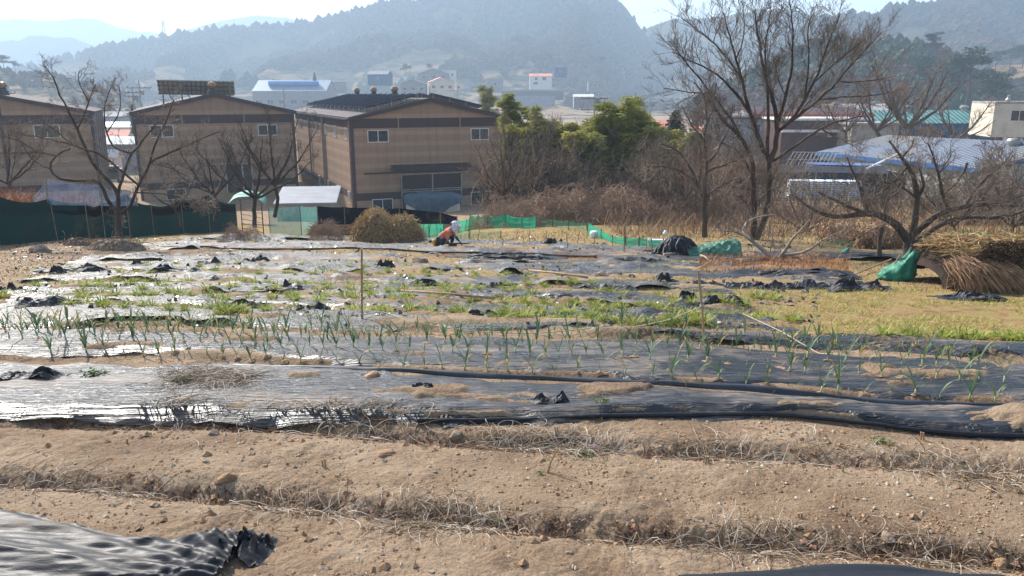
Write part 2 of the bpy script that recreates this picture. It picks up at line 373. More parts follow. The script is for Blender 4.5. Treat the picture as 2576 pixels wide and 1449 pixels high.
def ribbed(name, c1, c2, period, axis, rust=None):
    n = NT(name); w = n.n('ShaderNodeTexWave', wave_type='BANDS', bands_direction=axis); w.inputs['Scale'].default_value = 1 / period * 2 * math.pi / 20; n.l(n.tc.outputs['Object'], w.inputs[0])
    c = n.ramp(n.noise(.35, 4), [(.35, c1), (.65, c2)])
    if rust:
        c = n.mix(n.ramp(n.noise(.14, 3, .5), [(.52, (0, 0, 0, 1)), (.66, (1, 1, 1, 1))]), c, rust)
    c = n.mix(n.math('MULTIPLY', w.outputs['Fac'], .75), c, lin(50, 58, 76)); n.set(c, .75, **{'Specular IOR Level': .25}); n.bump(w.outputs['Fac'], 1, .08); return n.m
M['ribblue'] = ribbed('ribbed_blue_grey_roof', lin(132, 140, 152), lin(116, 124, 138), .62, 'X', lin(140, 132, 112))
M['ribteal'] = ribbed('ribbed_teal_roof', lin(120, 178, 168), lin(98, 152, 144), .8, 'X')
M['ribbrown'] = ribbed('ribbed_brown_roof', lin(92, 74, 66), lin(76, 60, 54), .5, 'Y')
M['ribwhite'] = ribbed('ribbed_white_roof', lin(222, 222, 226), lin(200, 200, 206), .4, 'X')
# brick-pattern cladding with bands by height
n = NT('banded_cladding'); sx = n.n('ShaderNodeSeparateXYZ'); n.l(n.tc.outputs['Object'], sx.inputs[0])
zf = n.math('DIVIDE', sx.outputs['Z'], 12.0)
dk, A_, B_ = lin(70, 46, 42), lin(158, 130, 106), lin(174, 143, 115)
st = [(0, B_), (.8, dk), (1.55, A_)]; z = 1.9
while z < 7.6: st += [(z, B_), (z + .42, A_)]; z += 1.06
st = [(p / 12, c_) for p, c_ in st] + [(7.9 / 12, dk), (8.85 / 12, B_), (9.25 / 12, A_)]
c = n.ramp(zf, st, 'CONSTANT')
cb = n.n('ShaderNodeCombineXYZ'); n.l(n.math('ADD', sx.outputs['X'], sx.outputs['Y']), cb.inputs[0]); n.l(sx.outputs['Z'], cb.inputs[1])
br = n.n('ShaderNodeTexBrick'); n.l(cb.outputs[0], br.inputs[0]); br.inputs['Scale'].default_value = 1; br.inputs['Brick Width'].default_value = .34; br.inputs['Row Height'].default_value = .12; br.inputs['Mortar Size'].default_value = .012
br.inputs['Color1'].default_value = (1, 1, 1, 1); br.inputs['Color2'].default_value = (.88, .88, .88, 1); br.inputs['Mortar'].default_value = (1.3, 1.25, 1.2, 1)
c = n.mix(.8, c, br.outputs[0], 'MULTIPLY'); c = n.mix(.25, c, n.ramp(n.noise(.5, 4, .6), [(.3, lin(110, 100, 92)), (.7, lin(200, 186, 172))]), 'MULTIPLY')
c = n.mix(.55, c, n.ramp(n.noise(1.4, 6, .65, n.vec((1.6, 1.6, .12))), [(.34, (.62, .58, .54, 1)), (.5, (1, 1, 1, 1))]), 'MULTIPLY'); n.set(c, .75, **{'Specular IOR Level': .3}); n.bump(br.outputs['Fac'], -.6, .02); M['clad'] = n.m
M['trim'] = simple('dark_brown_trim', lin(62, 42, 38), lin(50, 34, 32), 2, .6)
M['tan'] = simple('tan_trim', lin(150, 120, 98), lin(136, 108, 88), 2, .6)
# valley floor, hills
n = NT('valley_ground'); c = n.ramp(n.noise(.02, 8, .65), [(.3, lin(104, 86, 66)), (.45, lin(138, 116, 88)), (.6, lin(92, 76, 60)), (.75, lin(156, 134, 104))])
c = n.mix(n.ramp(n.noise(1.6, 6, .7), [(.3, (.2, .2, .2, 1)), (.7, (.8, .8, .8, 1))]), c, n.ramp(n.noise(3, 6, .7), [(.3, lin(112, 84, 60)), (.7, lin(190, 158, 112))]))
n.set(c, .95); n.bump(n.noise(4, 6, .7), .8, .2); M['valley'] = n.m
def hillmat(name, c1, c2, c3, s=.012, g=lin(66, 76, 52)):
    n = NT(name); c = n.ramp(n.noise(s, 7, .6), [(.32, c1), (.5, c2), (.68, c3)])
    c = n.mix(n.ramp(n.noise(s * 14, 6, .75), [(.35, (0, 0, 0, 1)), (.65, (.9, .9, .9, 1))]), c, g)
    sx = n.n('ShaderNodeSeparateXYZ'); n.l(n.tc.outputs['Object'], sx.inputs[0]); lo = n.ramp(n.math('MULTIPLY', n.math('ADD', sx.outputs['Z'], 20.0), .01), [(.25, (1, 1, 1, 1)), (.62, (0, 0, 0, 1))])
    c = n.mix(n.math('MULTIPLY', lo, n.ramp(n.noise(.03, 6, .7, n.vec((1, 1, 4))), [(.47, (0, 0, 0, 1)), (.56, (.9, .9, .9, 1))])), c, lin(178, 150, 116))
    n.set(c, 1.0, **{'Specular IOR Level': 0}); n.bump(n.noise(.25, 6, .75), .9, 3); return n.m
M['hill'] = hillmat('forest_hill', lin(80, 64, 52), lin(98, 80, 64), lin(60, 60, 42))
M['hillfar'] = hillmat('far_hill', lin(84, 80, 66), lin(92, 84, 70), lin(70, 74, 58), .004)
M['woods'] = simple('bare_wood_crowns', lin(96, 80, 68), lin(70, 58, 48), .03, 1, spec=0, c3=lin(84, 68, 56))
M['pines'] = simple('pine_crowns', lin(40, 52, 34), lin(58, 68, 42), .05, 1, spec=0)
M['bamboo'] = simple('bamboo_leaf', lin(124, 128, 54), lin(180, 168, 82), .5, .6, trans=.38, rnd=.12, c3=lin(146, 146, 64))
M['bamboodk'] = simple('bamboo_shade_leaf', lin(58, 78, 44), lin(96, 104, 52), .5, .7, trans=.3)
M['pineleaf'] = simple('pine_needles', lin(40, 58, 42), lin(66, 82, 54), .6, .8, rnd=.15)
M['evergreen'] = simple('evergreen_leaf', lin(34, 48, 36), lin(60, 74, 48), .6, .8, rnd=.1)
# ---------------------------------------------------------------- ground
def make_ground():
    px = np.arange(640, 226, -.9)
    H = []; ys = []
    for p in px:
        v = (288 - p) / F; a = TH - math.atan(v)
        lo, hi = 1.0, 60.0
        for _ in range(40):
            m = (lo + hi) / 2
            if np.interp(m, HY, HL) * .5 + np.interp(m, HY, HR) * .5 > m * math.tan(a): lo = m
            else: hi = m
        ys.append(lo)
    ys = [y for y in ys if y < 27.5] + list(np.linspace(27.6, 44, 60)); ys = [2.2, 2.5, 2.8] + [y for y in ys if y > 3.0]
    us = np.concatenate([np.linspace(-1.5, -.9, 60), np.linspace(-.9, .9, 1300)[1:-1], np.linspace(.9, 1.5, 60)])
    Y, U = np.meshgrid(ys, us, indexing='ij'); X = U * Y
    Z = gz(X, Y); bm = bedmask(X, Y); fld = 1 - sstep(24, 27, Y)
    on = sstep(.005, .04, bm)
    cl = fbm(X, Y, .16, octv=4, seed=21); cl2 = fbm(X, Y, .05, octv=3, seed=22)
    rough = .35 + .65 * sstep(.35, .65, fbm(X, Y, .9, octv=3, seed=31))
    fd = np.clip(furrow(X, Y) / .1, 0, 1)
    am = (1 - .8 * on) * fld * (rough ** 2 * .5 + .8 * fd)
    Z = Z + am * ((np.abs(cl - .5) * 2) ** 1 * .06 + (cl2 - .5) * .026)
    # soil spilled on top of the film
    pt = fbm(X, Y, 1.1, .4, octv=5, seed=44); pat = sstep(.60, .68, pt - .07 * (1 - sstep(8, 9.5, Y))); Z = Z + on * pat * (.03 + .03 * cl)
    far = sstep(26, 30, Y)
    Z = Z + far * (fbm(X, Y, .6, octv=3, seed=3) - .5) * .12
    # dry grass and green cover: the right hand plot and the strips between the far beds
    s1 = gp(1800, 735); s2 = gp(2400, 855)
    gr = sstep(8.6, 9.6, Y - .0 + .14 * (X - 3)) * sstep(2.5, 4.5, X - (Y - 10) * .25) * (1 - sstep(14.5, 16, Y + .1 * X))
    gr = np.maximum(gr, .75 * sstep(11, 13, Y) * (1 - on))
    gr = np.maximum(gr, far)
    gr = gr * sstep(.25, .5, fbm(X, Y, 1.2, octv=3, seed=61) + .1)
    gr = gr * (1 - sstep(-7.5, -9, X) * (1 - far) * .8)
    g = G(); g.grid(np.stack([X, Y, Z], -1), col=gr); o = g.build('ground', M['soil'], smooth=True); tag(o, kind='structure')
    # wide sheet to the horizon
    xs = np.sort(np.concatenate([np.linspace(-160, 160, 161), np.linspace(-3000, -165, 60), np.linspace(165, 3000, 60)]))
    yy = np.concatenate([np.linspace(-60, 40, 40), 41 * (4000 / 41.) ** np.linspace(0, 1, 200)])
    Y, X = np.meshgrid(yy, xs, indexing='ij')
    Z = gbase(X, np.maximum(Y, 0)) + (fbm(X, Y, 9, octv=3, seed=8) - .5) * 1.0 * sstep(40, 50, Y) - .6 * (1 - sstep(43.4, 44.5, Y))
    Z = np.where(Y > 43.5, Z, Z); o = G().grid(np.stack([X, Y, Z], -1)).build('valley_floor', M['valley'], smooth=True); tag(o, kind='structure')
make_ground()

HILLS = {}
def hill(name, sil, d, d0, zf, mat, spur=.25, rough=5.0, power=1.25, seed=1, nx=None, nt=90, dX=5):
    X = np.arange(sil[0][0], sil[-1][0] + dX, dX, float); Yp = np.interp(X, [s[0] for s in sil], [s[1] for s in sil])
    t = np.concatenate([np.linspace(0, 1, nt), [1.06, 1.15, 1.3]])
    P = np.zeros((len(t), len(X), 3)); dd = d
    for j, (xx, yy) in enumerate(zip(X, Yp)):
        c = at(xx, yy, dd); f0 = at(xx, 250, d0)
        for_u = c[0] / dd
        y = d0 + (dd - d0) * t; zc = c[2]
        pr = np.where(t <= 1, t ** power, 1 - (t - 1) * 1.6)
        P[:, j, 0] = for_u * y; P[:, j, 1] = y; P[:, j, 2] = zf + (zc - zf) * pr
    tt = np.clip(t, 0, 1)[:, None]; amp = spur * (P[int(nt) - 1, :, 2].max() - zf)
    P[:, :, 2] -= amp * (np.abs(fbm(P[:, :, 0], P[:, :, 1], dd * .13, dd * .3, octv=4, seed=seed) - .5) * 2) * (4 * tt * (1 - tt)) ** .7
    P[:, :, 2] += (fbm(P[:, :, 0], P[:, :, 1], rough * 2.2, octv=3, seed=seed + 3) - .5) * rough * sstep(0, .1, tt)
    o = G().grid(P).build(name, mat, smooth=True); tag(o, kind='structure'); HILLS[name] = P; return P
def zhill(P, X, t):
    """a point on a hill surface by photograph column and 0..1 from foot to ridge"""
    i = min(int(t * 89), 88); u0 = at(X, 250, 100)[0] / 100
    us = P[i, :, 0] / P[i, :, 1]; j = int(np.argmin(np.abs(us - u0))); return P[i, j]
SIL_MAIN = [(-500,250),(-200,215),(0,190),(120,165),(230,132),(330,106),(450,86),(560,73),(700,69),(780,62),(850,42),(950,16),(1050,2),(1150,-22),(1300,-50),(1430,-45),(1530,-12),(1570,15),(1600,50),(1625,86),(1660,104),(1720,128),(1800,170),(1900,215),(2000,245)]
Pm = hill('hill', SIL_MAIN, 1150, 560, -14, M['hill'], spur=.42, rough=7, seed=3, dX=6)
hill('hill', [(-700,150),(-400,120),(0,108),(60,96),(110,88),(180,97),(235,116),(330,150),(500,200)], 1900, 1400, -20, M['hillfar'], rough=12, seed=11, dX=6, spur=.2)
hill('mountain', [(-900,60),(-400,60),(0,50),(110,53),(160,50),(240,45),(290,66),(340,78),(420,88),(560,100),(700,120)], 2900, 2300, -20, M['hillfar'], rough=16, seed=12, spur=.15)
hill('mountain', [(380,95),(470,77),(500,70),(560,50),(650,38),(720,45),(770,60),(850,84),(1000,110)], 2600, 2000, -20, M['hillfar'], rough=14, seed=13, spur=.15)
hill('hill', [(1500,150),(1560,100),(1620,74),(1660,58),(1700,46),(1760,48),(1800,44),(1850,34),(1920,24),(1960,22),(2010,28),(2060,36),(2130,46),(2300,80),(2500,130)], 1250, 800, -16, M['hill'], rough=8, seed=14, spur=.3)
Pc = hill('hill', [(1900,150),(2000,90),(2080,60),(2130,44),(2200,42),(2240,30),(2290,15),(2350,12),(2380,0),(2450,-18),(2576,-30),(2900,-60),(3300,-80)], 850, 430, -14, M['hill'], rough=7, seed=15, spur=.32)
Pd = hill('hill', [(1750,265),(1850,215),(1950,165),(2050,125),(2150,112),(2250,112),(2340,118),(2400,140),(2450,190),(2500,235),(2600,262)], 330, 215, -13, M['hill'], rough=3, seed=16, spur=.2)
Pe = hill('hill', [(2280,268),(2350,222),(2440,185),(2480,170),(2540,166),(2650,155),(2900,140),(3300,120)], 420, 250, -14, M['hill'], rough=3, seed=17, spur=.15)
Pf = hill('hill', [(-500,170),(-200,172),(0,178),(80,180),(160,196),(260,225),(360,262)], 480, 330, -13, M['hill'], rough=2.5, seed=18, spur=.2)

# ---------------------------------------------------------------- far-off woods: one mass per hill
rng = np.random.default_rng(4)
def crown_proto(kind, rg):
    if kind == 'round': prof = [(.05, 0), (.6, .18), (1, .5), (.8, .8), (.25, 1.0)]
    else: prof = [(.1, .05), (.8, .2), (1, .45), (.7, .75), (.15, 1.1)]
    seg = 6; an = np.arange(seg) * 2 * math.pi / seg
    V = np.array([[(r * math.cos(a + k * .5), r * math.sin(a + k * .5), z) for a in an] for k, (r, z) in enumerate(prof)]).reshape(-1, 3)
    V[:, :2] *= rg.uniform(.65, 1.3, (len(V), 1)); V[:, 2] += rg.uniform(-.08, .08, len(V)); V = np.vstack([V, [[0, 0, 1.15]]])
    f = []
    for k in range(len(prof) - 1):
        for j in range(seg):
            a, b = k * seg + j, k * seg + (j + 1) % seg; f += [(a, b, b + seg), (a, b + seg, a + seg)]
    top = (len(prof) - 1) * seg; f += [(top + j, top + (j + 1) % seg, len(V) - 1) for j in range(seg)]
    return V, np.array(f)
def scatter(name, P, n, size, mat, tlim=(0, 1), keep=None, kind='round', squash=1.0, label=None, seed=1, wX=(-300, 2850)):
    rg = np.random.default_rng(seed); protos = [crown_proto(kind, rg) for _ in range(6)]
    nt = 90; a = rg.uniform(tlim[0] * (nt - 1), tlim[1] * (nt - 1), n); b = rg.uniform(0, P.shape[1] - 1.01, n)
    i = np.minimum(a.astype(int), nt - 2); j = b.astype(int)
    p = P[i, j] * (1 - (b - j))[:, None] + P[i, j + 1] * (b - j)[:, None]
    p = p * (1 - (a - i))[:, None] + (P[i + 1, j] * (1 - (b - j))[:, None] + P[i + 1, j + 1] * (b - j)[:, None]) * (a - i)[:, None]
    X = (p[:, 0] / p[:, 1] * F / math.cos(TH) + 512) * 2.5156; ok = (X > wX[0]) & (X < wX[1])
    if keep is not None: ok &= keep(p, X, a / (nt - 1), rg)
    p = p[ok]; g = G(); pid = rg.integers(0, 6, len(p)); s = rg.uniform(.6, 1.35, len(p)) * size; rot = rg.uniform(0, 6.28, len(p))
    for k, (V, f) in enumerate(protos):
        q = p[pid == k]; S = s[pid == k]; A = rot[pid == k]
        if not len(q): continue
        VV = V[None] * S[:, None, None] * np.array([.5, .5, squash]); c_, s_ = np.cos(A)[:, None], np.sin(A)[:, None]
        W = np.stack([VV[..., 0] * c_ - VV[..., 1] * s_, VV[..., 0] * s_ + VV[..., 1] * c_, VV[..., 2]], -1) + q[:, None]
        W[..., 2] -= .15 * S[:, None]
        ff = (f[None] + (np.arange(len(q)) * len(V))[:, None, None]).reshape(-1, 3); g.add(W.reshape(-1, 3), ff)
    o = g.build(name, mat); tag(o, label, 'woods', kind='stuff'); return o
patch = lambda s, th, sd: (lambda p, X, t, rg: fbm(p[:, 0], p[:, 1], s, octv=3, seed=sd) > th)
scatter('woods', Pm, 16000, 9, M['woods'], (.12, 1), lambda p, X, t, rg: fbm(p[:, 0], p[:, 1], 90, octv=3, seed=7) > .40 + .16 * (t < .3), label='hazy bare woods covering the big central hill', seed=2)
scatter('woods', Pm, 7000, 10, M['pines'], (.3, 1), patch(120, .52, 9), 'pine', label='dark pine stands along the crest of the central hill', seed=3)
scatter('woods', Pc, 8000, 8, M['woods'], (.1, 1), patch(60, .38, 5), label='woods on the steep hill at the upper right', seed=4)
scatter('woods', Pc, 3500, 8.5, M['pines'], (.2, 1), patch(70, .5, 6), 'pine', label='pines mixed in on the upper right hill', seed=5)
scatter('woods', Pd, 4200, 3.3, M['woods'], (.1, 1), patch(25, .35, 5), label='brown winter wood on the low spur behind the tall tree', seed=6)
scatter('woods', Pd, 3200, 4.2, M['pineleaf'], (.15, 1), patch(32, .5, 8), 'pine', label='dark pines on the low spur behind the tall tree', seed=7)
scatter('woods', Pe, 2600, 3.6, M['woods'], (.0, .93), patch(30, .42, 5), label='brushy wood at the far right below the tan clearing', seed=8)
scatter('woods', Pf, 700, 3.6, M['woods'], (.2, 1), patch(40, .5, 5), label='hazy scrub on the far left slope', seed=9)
# ---------------------------------------------------------------- haze
hz = G().b2(-4200, 4200, -150, 3300, -80, 320).build('haze', bpy.data.materials.new('haze'))
hm = hz.data.materials[0]; hm.use_nodes = True; ht = hm.node_tree; ht.nodes.remove(ht.nodes['Principled BSDF'])
pv = ht.nodes.new('ShaderNodeVolumePrincipled'); pv.inputs['Color'].default_value = (.60, .79, 1.0, 1); pv.inputs['Density'].default_value = .00058; pv.inputs['Anisotropy'].default_value = .2
ht.links.new(pv.outputs[0], ht.nodes['Material Output'].inputs['Volume']); tag(hz, kind='stuff')
# ---------------------------------------------------------------- mulch film beds
FILM_LAB = ["long black plastic mulch sheet over the empty front bed, glaring on its left end",
 "black plastic mulch sheet of the leek bed, pierced by planting holes",
 "glaring plastic mulch strip just behind the left half of the leeks",
 "wrinkled dark mulch strip behind the right half of the leek bed",
 "mulch strip just behind the two garden stakes, edged by green tufts",
 "mulch strip running past the hoe that lies across the middle of the field",
 "mulch strip between tuft rows level with the farther hoe",
 "wide greyish mulch strip in front of the brown rock, crossing the whole field",
 "short shiny mulch strip by the rubble mound under the left tree",
 "flat pale mulch strip in front of the crouching person's straw patch",
 "dark thick mulch strip running under the crouching person's feet",
 "farthest mulch strip, below the brushwood heaps and the net fences"]
rng = np.random.default_rng(7)
film_objs = []
for k, (T, B, h) in enumerate(BW):
    x0 = min(T[0, 0], B[0, 0]); x1 = max(T[-1, 0], B[-1, 0]); ymid = (T[:, 1].mean() + B[:, 1].mean()) / 2
    nx = int((x1 - x0) / (.006 * ymid)); w = abs(T[:, 1].mean() - B[:, 1].mean()); nv = max(12, int(w / (.012 * ymid ** 1.1)))
    xs = np.linspace(x0, x1, nx); yt = np.interp(xs, T[:, 0], T[:, 1]); yb = np.interp(xs, B[:, 0], B[:, 1])
    e = .03 * ymid ** .8
    yt = yt + (fbm(xs, xs * 0, .9, octv=3, seed=k) - .5) * e * 3; yb = yb + (fbm(xs, xs * 0, .9, octv=3, seed=k + 50) - .5) * e * 3
    v = np.linspace(0, 1, nv)[:, None]; Y = yb + (yt - yb) * v; X = np.broadcast_to(xs, Y.shape)
    bm = bedmask(X, Y)
    Z = gbase(X, Y) + (fbm(X, Y, 1.6, octv=3, seed=5) - .5) * .10 + (fbm(X, Y, 9, octv=3, seed=8) - .5) * .1 * sstep(3, 8, Y) - furrow(X, Y) * .3
    Z = Z + bm + .016
    Z = Z + (fbm(X, Y, 1.3, .09, octv=3, seed=70 + k) - .5) * .045 + (fbm(X, Y, .7, .035, octv=2, seed=90 + k) - .5) * .022
    if k > 3: Z = Z + sstep(.62, .85, fbm(X, Y, .8, .35, octv=3, seed=110 + k)) * .09
    edge = np.minimum(v, 1 - v) * np.ones_like(X)
    lip = sstep(.5, .72, fbm(X, Y * 0, .8, octv=3, seed=130 + k)) * (1 - sstep(.0, .16, v)); Z = Z - (1 - sstep(0, .06, edge)) * .05 + lip * (.05 + .05 * (k > 1))
    fm = M['film'] if k in (1,) else (M['film2'])
    if k == 0: fm = M['film']
    o = G().grid(np.stack([X, Y, Z], -1)).build('mulch_sheet', fm, smooth=True)
    tag(o, FILM_LAB[k], 'plastic mulch', 'plastic mulch strips across the field'); film_objs.append(o)
# rolled far edge of the front sheet and the folded near lip on its right half
def edge_roll(pts, r, parent, name='folded_edge', flat=1.0):
    P = np.array([gp(*p) for p in pts]); xs = np.linspace(P[0, 0], P[-1, 0], 220); ys = np.interp(xs, P[:, 0], P[:, 1])
    zs = gz(xs, ys) + r * .6 + .02 + (fbm(xs, xs * 0, .7, octv=3, seed=3) - .5) * .03
    g = G(); g.tube(np.stack([xs, ys, zs], -1), r * (.75 + .5 * fbm(xs, xs * 0, .5, octv=3, seed=9)), 8, caps=True)
    return g.build(name, M['flap'], parent, smooth=True)
P_ = np.array([gp(*p) for p in [(370, 938), (900, 957), (1400, 984), (1900, 1014), (2300, 1039), (2850, 1073)]]); xs = np.linspace(P_[0, 0], P_[-1, 0], 300); ys = np.interp(xs, P_[:, 0], P_[:, 1]); hh_ = (.035 + .045 * fbm(xs, xs * 0, .8, octv=3, seed=77)) * sstep(P_[0, 0], P_[0, 0] + 1.0, xs)
zb = gz(xs, ys); rows_ = [np.stack([xs, ys + dy + .012 * np.sin(xs * 5 + k), zb + .005 + hh_ * f], -1) for k, (f, dy) in enumerate([(0, -.035), (.5, -.03), (.9, -.015), (1.05, .01), (.8, .04), (.2, .07)])]
G().grid(np.array(rows_)).build('folded_edge', M['scrap'], film_objs[0], smooth=True)
edge_roll([(1050, 1066), (1400, 1061), (2000, 1060), (2300, 1088), (2576, 1108), (2850, 1128)], .02, film_objs[0])
edge_roll([(400, 627), (900, 631), (1100, 639), (1500, 651)], .03, film_objs[10])

# torn and bunched pieces of film
def crumple(w, l, h, seed, nx=44, ny=26, ridge=.45):
    x = np.linspace(-.5, .5, nx)[:, None] * np.ones(ny); y = np.linspace(-.5, .5, ny)[None] * np.ones((nx, 1))
    a = fbm(x, y, .22, .22, octv=4, seed=seed); b = fbm(x, y, .5, .16, octv=3, seed=seed + 1)
    env = (1 - sstep(.22, .5, np.abs(x))) * np.exp(-((y - .12 * np.sin(x * 11 + seed)) / ridge) ** 2); c1 = fbm(x * 1.0 + seed, y * 0, .2, octv=4, seed=seed + 9)
    z = h * (env * (np.clip(c1 * 2.2 - .5, .25, 1.0) * (.7 + 1.1 * (.5 - np.abs(a - .5) * 3))) + .18 * (b - .5)) - .02
    xw = x * w * (1 + .25 * (fbm(x, y, .3, octv=2, seed=seed + 4) - .5)); yw = y * l * (1 + .5 * (fbm(x, y, .25, octv=2, seed=seed + 5) - .5)) + (a - .5) * l * .5
    return np.stack([xw, yw, z], -1)
FL = [  # X, Y(base), width px, height px, label
 (110,785,200,30,'big raised black film flap at the left end of the tuft rows'),
 (600,786,120,16,'low torn black flap between tufts left of the left stake'),
 (775,797,80,20,'pair of crumpled black humps just left of the left stake'),
 (715,735,46,22,'small upright black tatter beyond the leeks, centre left'),
 (1228,812,90,26,'black peaked tatter right of centre among the tufts'),
 (168,690,150,26,'long crumpled shiny black film on the left edge of the plot'),
 (435,697,110,18,'black flap in the rows below the left tree'),
 (970,683,44,20,'tiny black peak left of the brown rock row'),
 (1080,717,110,12,'flat black tear beyond the nearer hoe'),
 (1240,724,80,14,'small bluish crumple between the two hoes'),
 (1525,735,130,18,'crumpled film under the handle end of the farther hoe'),
 (1820,775,110,18,'black crumple right of the right stake'),
 (1740,765,70,18,'bunched black film by the right stake, left side'),
 (1680,720,46,20,'small black horn of film at the left end of the long bunched film'),
 (2170,735,130,26,'tall crumpled head of the long bunched film on the right'),
 (1940,728,520,18,'long bunched black film lying along the right rows'),
 (2440,755,150,22,'crumpled black film lying in the green plot at the right'),
 (2010,698,230,16,'dark raised film edge below the orange stubble'),
 (20,740,60,50,'dark bunched film standing at the left frame edge'),
 (140,700,40,30,'black upright scrap at the left edge of the plot'),
 (1280,652,240,12,'shiny low crumple of film right of the crouching person'),
 (1390,618,60,12,'small black crumple in the farthest rows'),
 (1060,1015,70,14,'grey tatter on the dusty front sheet, centre'),
 (2270,652,300,8,'strip of dark film beyond the orange stubble'),
 (1600,664,120,10,'thin film tear in the pale strip, centre right'),
 (1385,1045,90,26,'black torn hole with a pale raised lip in the front sheet'),
 (60,985,150,26,'black hole with a torn lip at the left end of the front sheet'),
 (520,672,60,16,'small black hump left of centre in the shiny strips'),
 (640,668,60,14,'small black peak right of the twin humps'),
 (345,676,40,22,'leaning black tatter in the glaring rows at left'),
]
for k, (X, Y, wp, hp, lab) in enumerate(FL):
    p = gp(X, Y); mpp = p[1] / F / 2.5156 * 1.05
    P = crumple(wp * mpp * 1.25, max(.14, min(.7, wp * mpp * .4)), min(hp * mpp * 1.0, wp * mpp * .42), 200 + k * 3, 60 if wp > 200 else 40, 26)
    if wp > 300:
        x = np.linspace(-.5, .5, 110)[:, None] * np.ones(20); y = np.linspace(-.5, .5, 20)[None] * np.ones((110, 1))
        a = fbm(x * 8, y, .5, .4, octv=4, seed=k); P = np.stack([x * wp * mpp, y * .45 + (a - .5) * .2, hp * mpp * .8 * (1 - (2 * y) ** 2) * (.2 + 1.8 * np.abs(a - .5) * 2 + .2) - .03], -1)
    o = G().grid(P).build('torn_plastic_flap', M['flap'], smooth=False, loc=(p[0], p[1] + .1, gz1(p[0], p[1]) + .03), rz=rng.uniform(-.15, .1))
    tag(o, lab, 'plastic film', 'torn pieces of black film on the rows')

# big sheet at the bottom left, gathered at its right end
def big_sheet():
    tp = np.array([gp(*p) for p in [(-500, 1290), (0, 1302), (120, 1325), (330, 1362), (500, 1372), (590, 1352), (606, 1375)]])
    nx, nv = 320, 170; xs = np.linspace(tp[0, 0], tp[-1, 0] - .0, nx); yt = np.interp(xs, tp[:, 0], tp[:, 1]); yb = 2.5 + 0 * xs
    # lower right edge: bends in toward the gather point
    v = np.linspace(0, 1, nv)[:, None]; s = (xs - xs[0]) / (xs[-1] - xs[0]); gx = tp[5, 0] - .28
    Y = yb + (yt - yb) * v; X = np.broadcast_to(xs, Y.shape).copy()
    fan = np.exp(-np.maximum(gx - X, 0) / .5); gather = sstep(gx - .6, gx + .1, X)
    ph = (v * 1.0) * (9) + 1.2 * fbm(X, Y, 1.2, octv=3, seed=4)
    amp = .035 + .035 * (1 - gather)
    Z = gz(X, Y) + .04 + amp * (1 - np.abs(np.sin(ph * 1.25)) ** .7) * (1 - .8 * gather) + .05 * fbm(X, Y, .5, .08, octv=3, seed=6) * (1 - gather) + .012 * fbm(X, Y, .22, .035, octv=3, seed=16)
    rg = np.abs(fbm(X + Y * .6, Y - X * .2, .42, .13, octv=3, seed=8) - .5) * 2
    Z = Z + gather * ((1 - rg) ** 1.5 * .055 - .01) + np.exp(-((X - tp[5, 0] + .12) / .10) ** 2) * np.exp(-((Y - tp[5, 1] + .1) / .10) ** 2) * .06
    Z = Z + fan * .014 * np.sin(np.arctan2(Y - 3.6, X - gx - .9) * 60)
    Z = Z - (1 - sstep(0, .05, 1 - v)) * .06
    X = X + gather * (fbm(X, Y, .2, octv=2, seed=9) - .5) * .12
    o = G().grid(np.stack([X, Y, Z], -1)).build('plastic_sheet', M['filmclean'], smooth=True)
    tag(o, 'large rumpled black plastic sheet gathered at its right end, bottom left corner', 'plastic sheet')
    tail = G(); P = crumple(.34, .3, .13, 66, 40, 26); p = gp(612, 1388)
    tail.grid(P); t = tail.build('torn_end', M['flap'], o, loc=(p[0], p[1], gz1(p[0], p[1]) + .03))
    # bottom right sheet
    tp = np.array([gp(*p) for p in [(1700, 1449), (1850, 1436), (2060, 1424), (2250, 1428), (2400, 1442), (2500, 1449)]])
    xs = np.linspace(tp[0, 0], tp[-1, 0], 160); yt = np.interp(xs, tp[:, 0], tp[:, 1]); Y = 2.6 + (yt - 2.6) * np.linspace(0, 1, 60)[:, None]; X = np.broadcast_to(xs, Y.shape)
    Z = gz(X, Y) + .04 + .05 * fbm(X, Y, .7, .12, octv=4, seed=5) - (1 - sstep(0, .08, np.linspace(1, 0, 60)))[:, None] * .07
    o = G().grid(np.stack([X, Y, Z], -1)).build('plastic_sheet', M['filmclean'], smooth=True); tag(o, 'smooth edge of a black plastic sheet at the bottom right of the bare soil', 'plastic sheet')
big_sheet()

# ---------------------------------------------------------------- leeks
def blade(g, base, az, L, w, lift, droop, mi, seg=6, tip_mi=None):
    """curved leaf blade with a fold: rises, then droops"""
    t = np.linspace(0, 1, seg + 1); ang = lift - droop * t ** 1.8
    dr = np.cumsum(np.concatenate([[0], np.cos(ang[1:]) * L / seg])); dz = np.cumsum(np.concatenate([[0], np.sin(ang[1:]) * L / seg]))
    ww = w * np.array([.7 + .3 * math.sin(min(1, q * 2.2) * math.pi / 2) if q < .5 else 1 - ((q - .5) / .5) ** 1.6 * .93 for q in t])
    c_, s_ = math.cos(az), math.sin(az); P = np.zeros((seg + 1, 3, 3))
    for k, off, dn in ((0, -1, 0), (1, 0, 1), (2, 1, 0)):
        P[:, k, 0] = base[0] + dr * c_ - off * ww * s_; P[:, k, 1] = base[1] + dr * s_ + off * ww * c_; P[:, k, 2] = base[2] + dz - dn * ww * .5
    if tip_mi is None: g.grid(P, mi)
    else:
        cut = int(seg * .72); g.grid(P[:cut + 1], mi); g.grid(P[cut:], tip_mi)
